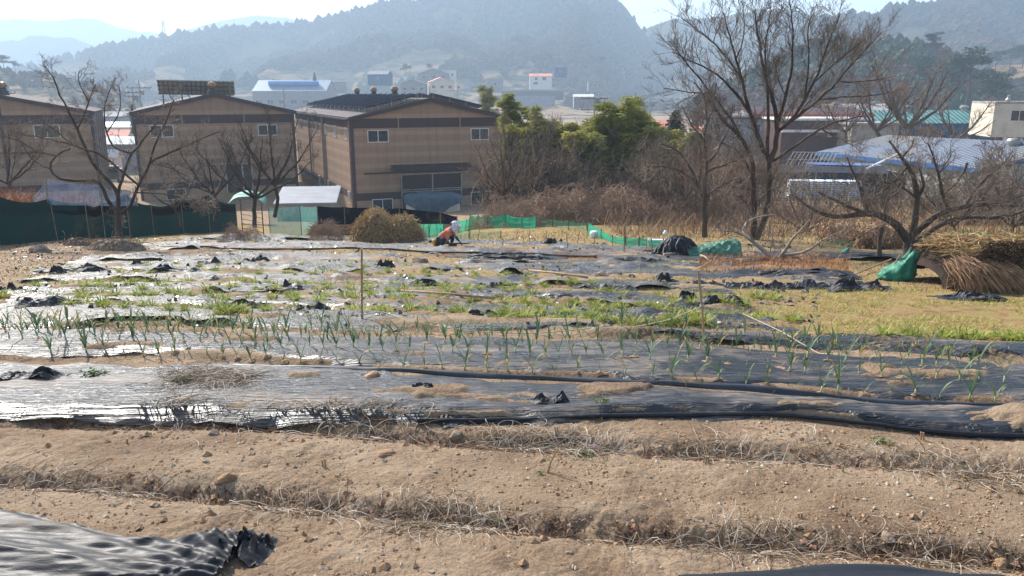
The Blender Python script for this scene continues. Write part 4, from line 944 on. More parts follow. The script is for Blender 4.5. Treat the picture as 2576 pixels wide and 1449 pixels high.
# loading door with canopy rail
xd0, xd1 = X2w(1005, p3), X2w(1160, p3)
g = G(); g.b2(xd0, xd1, -.10, -.002, -1, 3.35); d = g.build('door', M['trim'], wh3)
g = G()
for x in (xd0, (xd0 + xd1) / 2, xd1 - .12): g.b2(x, x + .12, -.16, -.103, -1, 3.35)
for z in (3.25, 1.7, 1.5): g.b2(xd0 + .12, xd1 - .12, -.15, -.103, z, z + .09)
g.build('door_frame', M['galv'], d)
g = G(); g.b2(X2w(913, p3), X2w(1225, p3), -.35, -.1, 3.48, 3.6); g.b2(xd0 - 1.0, xd1 + .9, -1.0, -.05, 3.78, 3.9)
g.add([(xd0 - 1.0, -1.05, 3.9), (xd1 + .9, -1.05, 3.9), (xd1 + .9, -.05, 4.3), (xd0 - 1.0, -.05, 4.3)], [(0, 1, 2, 3)]); g.build('canopy', M['trim'], wh3)
# solar racks: rows running from eave to ridge on the left slope, and the first of the right slope
def rack(parent, org, dirx, length, n, step, s, tilt=.35, w=1.3):
    pass
sl3 = 1.75 / (W3 / 2)
for k in range(14):
    y0 = 1.0 + k * 2.6
    if y0 > L3 - 1.5: break
    g = G(); x0, x1 = 1.4, W3 / 2 - .7; zz = lambda x: 9.06 + x * sl3 + .22
    g.add([(x0, y0, zz(x0) + .42), (x1, y0, zz(x1) + .42), (x1, y0 + 1.7, zz(x1) + .1), (x0, y0 + 1.7, zz(x0) + .1)] + [(x0, y0, zz(x0) + .36), (x1, y0, zz(x1) + .36), (x1, y0 + 1.7, zz(x1) + .04), (x0, y0 + 1.7, zz(x0) + .04)], [(0,1,2,3),(7,6,5,4),(0,4,5,1),(1,5,6,2),(2,6,7,3),(3,7,4,0)])
    pn = g.build('solar_panel', M['panel'], wh3)
    q = G()
    for x in np.linspace(x0 + .2, x1 - .2, 5): q.tube([(x, y0 + .05, zz(x) - .3), (x, y0 + .05, zz(x) + .34)], .04, 5); q.tube([(x, y0 + 1.5, zz(x) - .3), (x, y0 + 1.5, zz(x) + .02)], .035, 5)
    q.build('rack', M['galv'], pn)
for k in range(3):
    y0 = 1.2 + k * 4; g = G(); x0, x1 = W3 / 2 + .6, W3 - 1.6; zz = lambda x: 9.06 + (W3 - x) * sl3 + .22
    g.add([(x0, y0, zz(x0) + .42), (x1, y0, zz(x1) + .42), (x1, y0 + 1.7, zz(x1) + .1), (x0, y0 + 1.7, zz(x0) + .1)] + [(x0, y0, zz(x0) + .36), (x1, y0, zz(x1) + .36), (x1, y0 + 1.7, zz(x1) + .04), (x0, y0 + 1.7, zz(x0) + .04)], [(0,1,2,3),(7,6,5,4),(0,4,5,1),(1,5,6,2),(2,6,7,3),(3,7,4,0)])
    pn = g.build('solar_panel', M['panel'], wh3); q = G()
    for x in np.linspace(x0 + .2, x1 - .2, 4): q.tube([(x, y0 + .05, zz(x) - .3), (x, y0 + .05, zz(x) + .34)], .04, 5)
    q.build('rack', M['galv'], pn)
# middle warehouse
D2 = 86.0; p2 = at(334, 282, D2); Z2 = p2[2] - 9.2; W2 = solve_x(p2, FD, 737)
wh2 = warehouse(p2[0], p2[1], Z2, W2, 30, 9.2, 1.9, 'middle brown warehouse with an open solar frame standing above its ridge',
  [(X2w(410, p2), 6.5, 2.35, 1.3), (X2w(675, p2), 6.5, 2.1, 1.2), (X2w(430, p2), -.3, 2.0, 1.2)], tanb=(X2w(463, p2), X2w(618, p2)), vents=((W2 / 2 - .1, 1.6),))
g = G(); g.b2(X2w(590, p2), X2w(592, p2) + 3.2, -.3, -.1, 3.4, 3.5); g.b2(X2w(560, p2), X2w(600, p2) + .2, -.12, -.002, .2, 3.3); g.b2(X2w(604, p2), X2w(625, p2), -.12, -.002, .2, 3.3); g.build('door', M['trim'], wh2)
g = G(); g.b2(X2w(520, p2), X2w(640, p2), -.4, -.15, 3.42, 3.52)
for xx in (560, 602, 626): g.b2(X2w(xx, p2), X2w(xx, p2) + .14, -.18, -.122, .2, 3.3)
g.build('door_frame', M['galv'], wh2)
# raised frame of panels seen from below
xa, xb = X2w(409, p2), X2w(607, p2); g = G(); zt = 12.15
g.add([(xa, 4, zt + .5), (xb, 4, zt + .35), (xb + .2, 6.2, zt - 1.1), (xa + .1, 6.2, zt - .9), (xa, 4, zt + .44), (xb, 4, zt + .29), (xb + .2, 6.2, zt - 1.16), (xa + .1, 6.2, zt - .96)], [(0,1,2,3),(7,6,5,4),(0,4,5,1),(1,5,6,2),(2,6,7,3),(3,7,4,0)])
pn = g.build('solar_panel', M['cream'], wh2); q = G()
for x in np.linspace(xa + .15, xb - .15, 17): q.tube([(x, 3.98, zt + .36), (x, 6.15, zt - 1.05)], .06, 4)
for f in (.02, .34, .66, .97): q.tube([(xa, 3.93 + 2.2 * f, zt + .34 - 1.42 * f), (xb, 3.93 + 2.2 * f, zt + .2 - 1.42 * f)], .075, 4)
for x in (xa + .5, (xa + xb) / 2 - 1.6, (xa + xb) / 2 + 1.6, xb - .5):
    q.tube([(x, 4.2, 9.6), (x, 4.2, zt + .2)], .08, 6); q.tube([(x, 6, 9.6), (x, 6, zt - 1)], .08, 6); q.tube([(x + (1.3 if x < (xa + xb) / 2 else -1.3), 4.6, 9.9), (x, 4.4, zt - .1)], .06, 5)
q.build('rack', M['steel'], pn)
# left warehouse: its right side shows
D1r = 86.0; pr = at(228, 280, D1r); W1 = 17.2; p1 = np.array([pr[0] - FD[0] * W1, pr[1] - FD[1] * W1, pr[2]]); Z1 = pr[2] - 9.2
L1 = 13.5
wh1 = warehouse(p1[0], p1[1], Z1, W1, L1, 9.2, 1.75, 'left brown warehouse cut by the picture edge, two turbine vents on its ridge',
  [(W1 - 4.3, 6.5, 2.4, 1.35)], vents=((W1 / 2 + .2, 2.2), (W1 / 2 + .1, 5.0)))
g = G(); xm = W1 / 2 + .25; g.b2(xm - .15, xm + .15, -.06, -.002, -1, 9.9); g.build('band_divider', M['trim'], wh1)
g = G(); g.b2(W1 + .02, W1 + .12, .31, L1, -1, 9.15)
s_ = g.build('side_wall', M['greywall'], wh1); q = G()
for yy in np.linspace(1.5, L1 - .5, 5): q.tube([(W1 + .2, yy, -1), (W1 + .2, yy, 9.0)], .08, 6)
q.build('rain_pipe', M['galv'], s_)

# tarpaulin covered tank in front of the loading door
def at_on(X, Y, d): return at(X, Y, d)
pt = at(1085, 497, 74); g = G(); g.lathe([(2.6, -2.2), (2.6, .3), (0, .3)], (0, 0, 0), 28); tk = g.build('tank', M['cream'], loc=(pt[0], pt[1] + 1.5, pt[2] - .35), smooth=False)
tag(tk, 'round pale tank under a slate blue tarpaulin in front of the loading door', 'tank'); tk.scale = (1.0, .8, 1)
g = G(); an = np.linspace(0, 2 * math.pi, 73); P = []
for r, z in [(0, .5), (1.2, .55), (2.2, .48), (2.66, .34), (2.74, 0), (2.8, -.5), (2.82, -1.0)]:
    row = []
    for a in an:
        drop = .5 + .5 * math.cos(a + 1.2) ; zz = z if z > .3 else .34 + (z - .34) * (.25 + .75 * max(0, math.sin(-a)) * (1 + .3 * math.sin(3 * a)) )
        row.append((r * math.cos(a) * (1 + .02 * math.sin(9 * a)), r * math.sin(a) * (1 + .02 * math.sin(11 * a)), zz + .06 * math.sin(5 * a + r * 2)))
    P.append(row)
o = g.grid(P).build('tarpaulin', M['tarpgrey'], smooth=True, loc=(pt[0], pt[1] + 1.5, pt[2] - .3)); o.scale = (1.0, .8, 1); tag(o, 'slate blue tarpaulin draped over the round tank', 'tarpaulin')
# small shed with a white ribbed roof, and the hooped green cover
ps = at(762, 500, 60); o = empty('shed', (ps[0], ps[1], ps[2] - 2.2), R(8), 'low grey shed with a white ribbed roof between the warehouses and the net fence', 'shed')
G().b2(-2.0, 2.3, 0, 5, 0, 1.65).build('wall', M['galv'], o)
g = G(); g.add([(-2.2, -.2, 1.7), (2.5, -.2, 1.7), (2.5, 5.4, 2.35), (-2.2, 5.4, 2.35), (-2.2, -.2, 1.9), (2.5, -.2, 1.9), (2.5, 5.4, 2.55), (-2.2, 5.4, 2.55)], [(0,3,2,1),(4,5,6,7),(0,1,5,4),(1,2,6,5),(2,3,7,6),(3,0,4,7)]); g.build('roof', simple('pale_grey_roof', lin(140, 142, 148), lin(120, 122, 130), .8, .6), o)
ph = at(618, 512, 46); g = G(); a = np.linspace(0, math.pi, 17)
P = [[(1.05 * math.cos(t), y, .62 * math.sin(t) - .3 + .02 * math.sin(y * 5 + t * 7)) for t in a] for y in np.linspace(0, 3, 10)]
o = g.grid(P).build('hoop_cover', simple('mint_cover', lin(110, 176, 156), lin(84, 150, 132), 2, .6, trans=.15), loc=(ph[0], ph[1], ph[2] + .1), rz=.25, smooth=True)
o['label'] = 'mint green hooped cover behind the metal gate'; o['category'] = 'cover'; tag(G().grid([[(1.0 * math.cos(t), y, .58 * math.sin(t) - .3) for t in a] for y in (.3, .36)]).build('hoop', M['galv'], o))
# car and yard between the left two warehouses
def box_car(X, Y, d, label, mat, s=1.0):
    p = at(X, Y, d); o = empty('parked_truck', p, R(20), label, 'truck')
    g = G(); g.b2(-1, 1, 0, 1.9, .5, 1.3).b2(-.95, .95, .15, 1.8, 1.3, 2.1); g.build('cab', mat, o); G().b2(-.85, .85, -.02, -.0, 1.4, 1.95).build('windscreen', M['glass'], o)
    G().b2(-1, 1, 2.0, 5, .7, 1.5).build('cargo_bed', M['greywall'], o)
    for x in (-.9, .75):
        for y in (.5, 4.2):
            w = G(); w.lathe([(0, 0), (.36, 0), (.38, .1), (.36, .2), (0, .2)], (0, 0, 0), 14); q = w.build('wheel', M['blackheap'], o, loc=(x, y, .36)); q.rotation_euler = (0, R(90), 0)
    return o
box_car(279, 462, 98, 'small blue grey truck in the gap between the left two warehouses', M['greywall'])

# ---------------------------------------------------------------- other buildings
def house(name, X, Y, d, w, l, h, rz, wallm, roofm, label, rtype='gable', rise=None, wins=(), over=.3, below=2, cat='house', extra=None):
    """X,Y: photograph pixel of the middle of the front foot; local x along the front"""
    p = at(X, Y, d); o = empty(name, p, rz, label, cat); rise = rise if rise is not None else h * .4
    g = G(); W = w / 2
    if rtype == 'gable':    # ridge along x
        g.add([(-W,0,-below),(W,0,-below),(W,l,-below),(-W,l,-below),(-W,0,h),(W,0,h),(W,l,h),(-W,l,h),(-W,l/2,h+rise),(W,l/2,h+rise)], [(0,1,5,4),(2,3,7,6),(1,2,6,9,5),(3,0,4,8,7)])
        g.build('wall', wallm, o); r = G(); s = rise / (l / 2); y0 = -over; z0 = h - over * s + .05; t = .12
        r.add([(-W-over,y0,z0),(W+over,y0,z0),(W+over,l/2,h+rise+.05),(-W-over,l/2,h+rise+.05),(W+over,l+over,z0),(-W-over,l+over,z0),
               (-W-over,y0,z0+t),(W+over,y0,z0+t),(W+over,l/2,h+rise+.05+t),(-W-over,l/2,h+rise+.05+t),(W+over,l+over,z0+t),(-W-over,l+over,z0+t)],
              [(0,3,2,1),(3,5,4,2),(6,7,8,9),(9,8,10,11),(0,1,7,6),(4,5,11,10),(1,2,8,7),(2,4,10,8),(0,6,9,3),(3,9,11,5)]); r.build('roof', roofm, o)
    elif rtype == 'front':  # gable faces the camera
        g.add([(-W,0,-below),(W,0,-below),(W,0,h),(0,0,h+rise),(-W,0,h),(-W,l,-below),(W,l,-below),(W,l,h),(0,l,h+rise),(-W,l,h)], [(0,1,2,3,4),(9,8,7,6,5),(0,4,9,5),(1,6,7,2)])
        g.build('wall', wallm, o); r = G(); s = rise / W; t = .12
        r.add([(-W-over,-over,h-over*s+.05),(0,-over,h+rise+.05),(W+over,-over,h-over*s+.05),(-W-over,l+over,h-over*s+.05),(0,l+over,h+rise+.05),(W+over,l+over,h-over*s+.05)] + [(-W-over,-over,h-over*s+.05+t),(0,-over,h+rise+.05+t),(W+over,-over,h-over*s+.05+t),(-W-over,l+over,h-over*s+.05+t),(0,l+over,h+rise+.05+t),(W+over,l+over,h-over*s+.05+t)],
              [(0,3,4,1),(1,4,5,2),(6,7,10,9),(7,8,11,10),(0,1,7,6),(1,2,8,7),(3,9,10,4),(4,10,11,5),(0,6,9,3),(2,5,11,8)]); r.build('roof', roofm, o)
    else:
        g.b2(-W, W, 0, l, -below, h); g.build('wall', wallm, o); G().b2(-W - over, W + over, -over, l + over, h + .003, h + .3).build('roof', roofm, o)
    for x, z, ww, hh in wins: window(o, x, 0, z, ww, hh)
    if extra: extra(o)
    return o
# long building with the ribbed blue grey roof at the right
A = at(2065, 383, 82); B_ = at(2470, 424, 58); C_ = at(2155, 345, 96)
L_ = math.hypot(B_[0] - A[0], B_[1] - A[1]); yw = math.atan2(B_[1] - A[1], B_[0] - A[0]); ze = (A[2] + B_[2]) / 2
o = empty('farm_building', (A[0], A[1], A[2]), yw, 'long farm building with a ribbed blue grey roof and blue fascia at the right', 'building')
dz = B_[2] - A[2]; wdt = 14.5; rise = 1.7
g = G(); g.add([(-.4, -.4, 0), (L_ + .4, -.4, dz), (L_ + .4, wdt / 2, dz + rise), (-.4, wdt / 2, rise), (L_ + .4, wdt + .4, dz), (-.4, wdt + .4, 0)], [(0, 1, 2, 3), (3, 2, 4, 5)]); g.add([(-.4, -.4, -.1), (L_ + .4, -.4, dz - .1), (L_ + .4, wdt / 2, dz + rise - .1), (-.4, wdt / 2, rise - .1), (L_ + .4, wdt + .4, dz - .1), (-.4, wdt + .4, -.1)], [(3, 2, 1, 0), (5, 4, 2, 3)]); g.build('roof', M['ribblue'], o)
q = G(); q.add([(-.45, -.44, -.32), (L_ + .45, -.44, dz - .32), (L_ + .45, -.44, dz + .04), (-.45, -.44, .04), (-.45, -.41, -.32), (L_ + .45, -.41, dz - .32), (L_ + .45, -.41, dz + .04), (-.45, -.41, .04)], [(0,1,2,3),(7,6,5,4),(3,2,6,7),(1,0,4,5)])
q.add([(L_ + .42, -.4, dz - .32), (L_ + .42, wdt / 2, dz + rise - .32), (L_ + .42, wdt / 2, dz + rise + .03), (L_ + .42, -.4, dz + .03), (L_ + .46, -.4, dz - .32), (L_ + .46, wdt / 2, dz + rise - .32), (L_ + .46, wdt / 2, dz + rise + .03), (L_ + .46, -.4, dz + .03)], [(0,1,2,3),(7,6,5,4)])
q.build('fascia', M['bluepaint'], o)
g = G(); g.add([(0,0,-5),(L_,0,-5),(L_,0,dz-.1),(0,0,-.1)], [(0,1,2,3)]); g.add([(L_,0,-5),(L_,wdt,-5),(L_,wdt,dz-.1),(L_,wdt/2,dz+rise-.12),(L_,0,dz-.1)], [(0,1,2,3,4)]); g.add([(0,0,-5),(0,wdt,-5),(0,wdt,-.1),(0,wdt/2,rise-.12),(0,0,-.1)], [(4,3,2,1,0)]); g.add([(0,wdt,-5),(L_,wdt,-5),(L_,wdt,dz-.1),(0,wdt,-.1)], [(3,2,1,0)]); g.build('wall', M['palewall'], o)
G().b2(.3, L_ * .62, -.12, -.004, -4.5, dz * .3 - .9).build('shade_curtain', M['netblack'], o)
g = G(); g.lathe([(.0, .6), (.5, .55), (.62, .3), (.45, 0), (.4, -.4)], (L_ * .8, wdt * .42, dz * .8 + rise * .84), 12); g.build('vent', M['galv'], o, smooth=True)
# black shade canopy with an open slatted frame, and stacked white bags in front
pc = at(2085, 437, 66); o = empty('shade_canopy', pc, R(-14), 'black shade cloth canopy on a slatted frame below the farm building', 'canopy')
g = G(); xs = np.linspace(-4.2, 4.6, 30)[:, None]; ys = np.linspace(0, 4.5, 12)[None]
zz = .1 + ys * .3 - .25 * np.exp(-((xs - 1) / 2.5) ** 2) + .05 * np.sin(xs * 3); X_ = np.broadcast_to(xs, zz.shape); Y_ = np.broadcast_to(ys, zz.shape)
g.grid(np.stack([X_, Y_ * .35, zz * .4], -1)); g.grid([[(x, -.02, z) for x in np.linspace(-4.2, 4.6, 20)] for z in (-.9, .1)]); g.build('shade_cloth', M['blackheap'], o, smooth=True)
g = G()
for x in np.linspace(-3.4, .2, 12): g.tube([(x, 1.7, .35), (x + .9, 4.3, 1.45)], .03, 4)
for f in (0, .5, 1): g.tube([(-3.5 + .9 * f, 1.7 + 2.6 * f, .35 + 1.1 * f), (.4 + .9 * f, 1.7 + 2.6 * f, .35 + 1.1 * f)], .04, 4)
for x in (-4.1, -1, 2, 4.5): g.tube([(x, 0, -3), (x, 0, .1)], .05, 5); g.tube([(x, 4.5, -3), (x, 4.5, 1.3)], .05, 5)
g.build('frame', M['galv'], o); G().b2(-1.5, 4.4, 1.7, 4.2, .55, .6).build('blue_sheet', M['tarpblue'], o)
g = G(); a_ = at(2180, 425, 64); b_ = at(2268, 383, 62); g.tube([(0, 0, 0), tuple(b_ - a_)], .09, 8); o = g.build('drain_pipe', M['white'], loc=a_); tag(o, 'slanting white pipe under the eave of the farm building', 'pipe')
rg = random.Random(2)
for k, X in enumerate([2000, 2026, 2052, 2078, 2104, 2130, 2148]):
    p = at(X, 505 + k * .5, 62 - k * .25); o = empty('bag_pallet', (p[0], p[1], p[2]), R(-6 + rg.uniform(-4, 4)), ['first', 'second', 'third', 'fourth', 'fifth', 'sixth', 'last'][k] + ' stack of white feed bags from the left, in front of the black canopy', 'bag stack', 'stacks of white bags')
    G().b2(-.5, .5, 0, 1, 0, .12).build('pallet', M['greywood'], o)
    g = G()
    for lv in range(9):
        for s in (-1, 1):
            c = (s * .26 + rg.uniform(-.02, .02), .5, .2 + lv * .165); an = np.linspace(0, 2 * math.pi, 11)
            g.grid([[(c[0] + sx * .25 * (abs(math.cos(t)) ** .5 * (1 if math.cos(t) > 0 else -1)), c[1] + sy, c[2] + .085 * sz * math.sin(t)) for t in an] for sx, sy, sz in ((.5, -.5, .4), (1, -.4, 1), (1.02, 0, 1.05), (1, .4, 1), (.5, .5, .4))])
    g.build('bags', M['white'], o, smooth=True)
# cream house at the right edge
def ex(o):
    G().b2(1.7, 4.3, -.02, .0, .9, 2.6).build('recess', M['greywall'], o)
    for x in (-2.6, 1.2, 4): 
        g = G(); g.lathe([(.3, 0), (.35, .3), (.2, .5), (.2, .8), (0, .9)], (x, 2, 4.1), 10); g.build('roof_vent', M['galv'], o)
    g = G(); g.tube([(-1.9, 2, 4), (-1.9, 2, 6.2)], .04, 5); g.tube([(-2.9, 2, 5.2), (-.9, 2, 5.2)], .03, 4); g.tube([(-2.6, 2, 4.9), (-1.2, 2, 4.9)], .03, 4); g.build('aerial', M['steel'], o)
    G().b2(-3.5, 5, .6, 1.2, -4, -.05).build('lower_wall', M['redwall'], o)
    for x in (-3.2,): G().b2(x, x + .4, .1, .5, -4, 0).build('post', M['whitepaint'], o)
p = house('house', 2600, 346, 96, 9.4, 8, 3.9, R(-12), M['cream'], M['concrete'], 'cream rendered house on stilts at the right picture edge', 'flat', wins=((-1.9, 1.9, 1.9, 1.3),), over=.0, below=.0, extra=ex)
# teal roofed hall with blue wall
def ex(o):
    for x in (-2.5, 7.5):
        g = G(); g.lathe([(.5, -.2), (.5, .5), (.7, .6), (.7, .9), (.4, 1.1), (0, 1.15)], (x, 5, 4.2), 12); g.build('roof_vent', M['galv'], o)
house('hall', 2350, 347, 135, 21, 10, 2.4, R(2), M['darkblue'], M['ribteal'], 'long hall with a pale teal ribbed roof and blue wall, beyond the cream house', 'gable', 1.9, cat='hall', below=3, extra=ex)
# cluster behind the tall tree
house('workshop', 2035, 352, 130, 19, 12, 3.9, R(4), M['greywall'], M['burgundy'], 'grey workshop with an orange roof edge behind the tall tree', 'gable', 1.1, wins=((-8, 1.6, 1.4, 1), (6.5, 1.6, 1.4, 1)), cat='workshop',
   extra=lambda o: (G().b2(-4, 2, -.1, -.003, .2, 1.6).build('red_panel', M['redwall'], o), G().b2(3, 4.6, -.12, -.003, .2, 2.8).build('door', M['whitepaint'], o), G().b2(-10.3, 10.3, -.7, -.35, 3.65, 4.15).build('eave_band', M['orangeroof'], o)))
house('factory', 2070, 380, 112, 12, 8, 4.2, R(0), M['burgundy'], M['whitepaint'], 'burgundy clad factory block with white roof edge and diagonal stair', 'flat', cat='factory',
   extra=lambda o: (G().b2(-6.1, 6.1, -.5, -.05, 2.6, 2.95).build('white_band', M['whitepaint'], o), G().tube([(2.5, -1, 2.8), (6.5, -1, -1.2)], .22, 6).build('stair', M['whitepaint'], o)))
house('factory', 2175, 300, 150, 12, 10, 1.4, R(0), M['cream'], M['concrete'], 'pale low factory roof with two vents beside the orange roof', 'gable', 1.2, cat='factory', below=6,
   extra=lambda o: [G().lathe([(.4, 0), (.4, .5), (.6, .6), (.55, .9), (0, 1.0)], (x, 4, 2.2), 10).build('roof_vent', M['galv'], o) for x in (-4, 3)])
house('office', 1880, 372, 125, 13, 10, 4.4, R(-10), M['greywall'], M['burgundy'], 'grey office block with a dark red roof left of the tall tree', 'flat', wins=((-5, 2.7, 1.6, 1.0), (-2, 2.7, 1.6, 1.0), (1, 2.7, 1.6, 1.0), (4, 2.7, 1.6, 1.0), (-5, .9, 1.6, 1.0), (-2, .9, 1.6, 1.0)), cat='office')
house('garage', 1815, 372, 128, 6, 6, 2.8, R(5), M['whitepaint'], M['pinkroof'], 'small white annex seen through the forked tree', 'flat', wins=((-1.6, 1.2, 1.2, 1), (1.2, 1.2, 1.2, 1)), cat='annex')
house('house', 1655, 350, 190, 9.5, 7, 2.7, R(3), simple('light_blue_wall', lin(150, 190, 222), lin(130, 170, 206), .6, .8), M['pinkroof'], 'light blue house with salmon roof right of the bamboo', 'gable', 1.5, wins=((-3, .9, 1.4, 1.1), (1, .9, 1.4, 1.1)))
house('house', 2200, 347, 108, 6.5, 6, 1.7, R(2), M['concrete'], M['concrete'], 'plain concrete block wall house left of the ginkgo tree', 'flat')
# distant hall with bright blue roof pipe
def ex(o):
    g = G(); g.tube([(-12, 6, 13.0), (14, 6, 13.0)], 1.3, 10); g.build('roof_duct', simple('bright_blue', lin(60, 140, 210), lin(50, 124, 196), .3, .6), o)
house('hall', 730, 274, 420, 38, 26, 9, R(0), M['greywall'], M['blueroof'], 'far pale hall with a sky blue roof behind the warehouses', 'gable', 5.5, wins=[(x, 2.5, 3.2, 2) for x in range(-16, 18, 6)], cat='hall', extra=ex)
# village on the foot of the hill
def vh(X, Y, d, w, h, roof, wall, lab, typ='gable', rise=None, n=2, rz=0, l=None):
    w *= .55; h *= .6; rise = rise * .5 if rise else rise
    house('house', X, Y, d, w, l or w * .7, h, R(rz), M[wall], M[roof], lab, typ, rise, wins=[(w * ((k + .5) / n - .5), h * .38, w * .14, h * .3) for k in range(n)])
def ex(o):
    G().b2(.5, 6.5, -.03, -.001, .2, 2.0).build('porch', M['greywall'], o); G().b2(-16, 14, -5.5, -5.3, -1.2, 0.1).build('railing', M['galv'], o)
house('house', 1360, 217, 520, 14, 9, 6.2, R(0), M['whitepaint'], M['pinkroof'], 'white two storey house with salmon roof high on the far slope', 'gable', 1.6, wins=((-2.8, 3.8, 1.7, 1.7), (2.3, 3.7, 2.3, 2.1), (-3.2, 1.0, 2.7, 1.6)), over=.5)
pw = at(1340, 231, 500); o = G().box((0, 0, -2), (38, 6, 6)).build('retaining_wall', M['greyroof'], loc=pw); tag(o, 'long grey retaining wall under the white house with the salmon roof', 'retaining wall')
G().b2(-19.5, 19.5, -3.3, -3.05, .4, 1.3).build('coping', M['concrete'], o)
pw = at(1300, 243, 490); o = G().box((0, 0, -2.5), (46, 4, 6)).build('retaining_wall', M['greywall'], loc=pw); tag(o, 'lower grey blue retaining wall below the long one', 'retaining wall')
vh(1245, 226, 510, 19, 11, 'concrete', 'greywall', 'blue grey flat roofed house left of the retaining wall', 'flat', n=1)
vh(1090, 202, 470, 30, 6, 'greyroof', 'greywall', 'grey roofed farmhouse below the brown scrub', 'front', 6, 3)
vh(1130, 199, 480, 14, 8, 'whitepaint', 'whitepaint', 'pair of small white cabins right of the grey farmhouse', 'flat', n=2)
vh(1112, 232, 400, 22, 8, 'pinkroof', 'cream', 'cream house with salmon roof on the village road', 'front', 4.5, 3, 14)
vh(1040, 236, 395, 22, 7.5, 'greyroof', 'greywall', 'dark roofed house just above the first turbine vent', 'front', 4.5, 3)
vh(950, 206, 470, 22, 7, 'greyroof', 'darkblue', 'dark blue barn left of the grey farmhouse', 'gable', 4, 1, -12)
vh(850, 225, 460, 14, 7, 'whitepaint', 'greywall', 'tiny white cabin at the left end of the village', 'flat', n=1)
vh(1410, 188, 560, 16, 8, 'greyroof', 'darkblue', 'dark hut above the white house', 'flat', n=1)
vh(1497, 222, 520, 16, 6, 'concrete', 'greywall', 'small open shed right of the retaining wall', 'flat', n=3)
vh(1255, 255, 380, 24, 4, 'concrete', 'concrete', 'low pale greenhouse like shed at the road junction', 'flat', n=3)
vh(1470, 258, 300, 14, 3.4, 'whitepaint', 'greywall', 'white sheeted shed right behind the bamboo', 'gable', 1.6, 2)
for X, Y, d, w, h, rf, wl, lab in [(283, 320, 230, 14, 5, 'greyroof', 'greywall', 'hazy house between the left and middle warehouse, topmost'), (300, 348, 200, 16, 4.5, 'blueroof', 'whitepaint', 'pale blue roofed house between the left and middle warehouse'), (290, 375, 150, 9, 4, 'pinkroof', 'cream', 'salmon roofed house between the left and middle warehouse'), (305, 402, 130, 9, 4.2, 'blueroof', 'greywall', 'lowest pale blue roof between the left and middle warehouse'), (276, 428, 112, 4, 3.2, 'whitepaint', 'whitepaint', 'white cabin above the parked truck')]:
    vh(X, Y, d, w, h, rf, wl, lab)
# poles and pylons
def pole(X, Yb, Yt, d, lab, arms=((.9, 1.1), (.8, .9)), r=.16, lamp=False):
    a = at(X, Yb, d); h = at(X, Yt, d)[2] - a[2]; o = empty('utility_pole', a, 0, lab, 'utility pole')
    g = G(); g.tube([(0, 0, -2), (0, 0, h)], [r, r * .6], 7); g.build('mast', M['concrete'], o)
    g = G()
    for f, w in arms:
        g.tube([(-w, 0, h * f), (w, 0, h * f)], r * .4, 4)
        for x in (-w, -w * .5, w * .5, w): g.lathe([(.06, 0), (.1, .12), (.05, .25), (0, .3)], (x, 0, h * f), 6)
    if arms: g.build('crossarm', M['steel'], o)
    if lamp: g = G(); g.tube([(0, 0, h), (.3, 0, h + .3), (1.1, 0, h + .35)], .06, 5); g.build('lamp_arm', M['galv'], o)
    else: g = G(); g.lathe([(.3, 0), (.35, .1), (.35, .8), (0, .9)], (.5, 0, h * .72), 8); g.build('transformer', M['greywall'], o)
for q in [(1794, 330, 155+80, 90, 'utility pole seen through the forked tree', ((.93, 1.0), (.85, 1.0))), (1494, 330, 232, 120, 'tall utility pole with two crossarms beside the bamboo', ((.84, 1.9), (.55, 1.9))),
          (1634, 330, 246, 170, 'slim utility pole right of the bamboo', ((.85, 1.5),)), (1617, 330, 250, 175, 'second slim utility pole right of the bamboo', ((.8, 1.3),)),
          (362, 330, 203, 150, 'utility pole above the left end of the middle warehouse', ((.86, 2.2),)), (344, 330, 222, 130, 'utility pole with transformers by the left warehouse gap', ((.9, 1.2), (.8, 1.2))),
          (3, 300, 207, 110, 'utility pole at the left picture edge', ((.7, 2.4),)), (718, 300, 225, 150, 'lamp pole in front of the sky blue roof', (), ), (1151, 260, 208, 250, 'utility pole behind the third turbine vent', ((.6, 2.5),)), (1352, 195+10, 170, 480, 'thin pole left of the white house', ())]:
    pole(*q, lamp=('lamp' in q[4]))
def pylon(X, Yb, Yt, d, lab):
    a = at(X, Yb, d); h = at(X, Yt, d)[2] - a[2]; o = empty('pylon', a, .3, lab, 'pylon'); L = []
    b = h * .12
    w = lambda z: b * (1 - z / h * .85)
    for sx in (-1, 1):
        for sy in (-1, 1): L.append((np.array([(sx * w(z), sy * w(z), z) for z in (-4, h * .5, h)]), .3))
    for k in range(8):
        z0, z1 = h * k / 8, h * (k + 1) / 8
        for s in (-1, 1):
            L.append((np.array([(-w(z0), s * w(z0), z0), (w(z1), s * w(z1), z1)]), .18)); L.append((np.array([(w(z0), s * w(z0), z0), (-w(z1), s * w(z1), z1)]), .18))
    G().tubes(L, 4).build('tower', M['galv'], o); g = G(); L = []
    for f in (.72, .84, .96): L.append((np.array([(-h * .17, 0, h * f), (0, 0, h * f + 1.5), (h * .17, 0, h * f)]), .25)); L.append((np.array([(-h * .17, 0, h * f), (h * .17, 0, h * f)]), .2))
    g.tubes(L, 4).build('crossarm', M['galv'], o)
pylon(413, 90, 52, 1180, 'hazy lattice pylon on the ridge at upper left'); pylon(1768, 52, 6, 1240, 'hazy lattice pylon on the ridge at upper right')
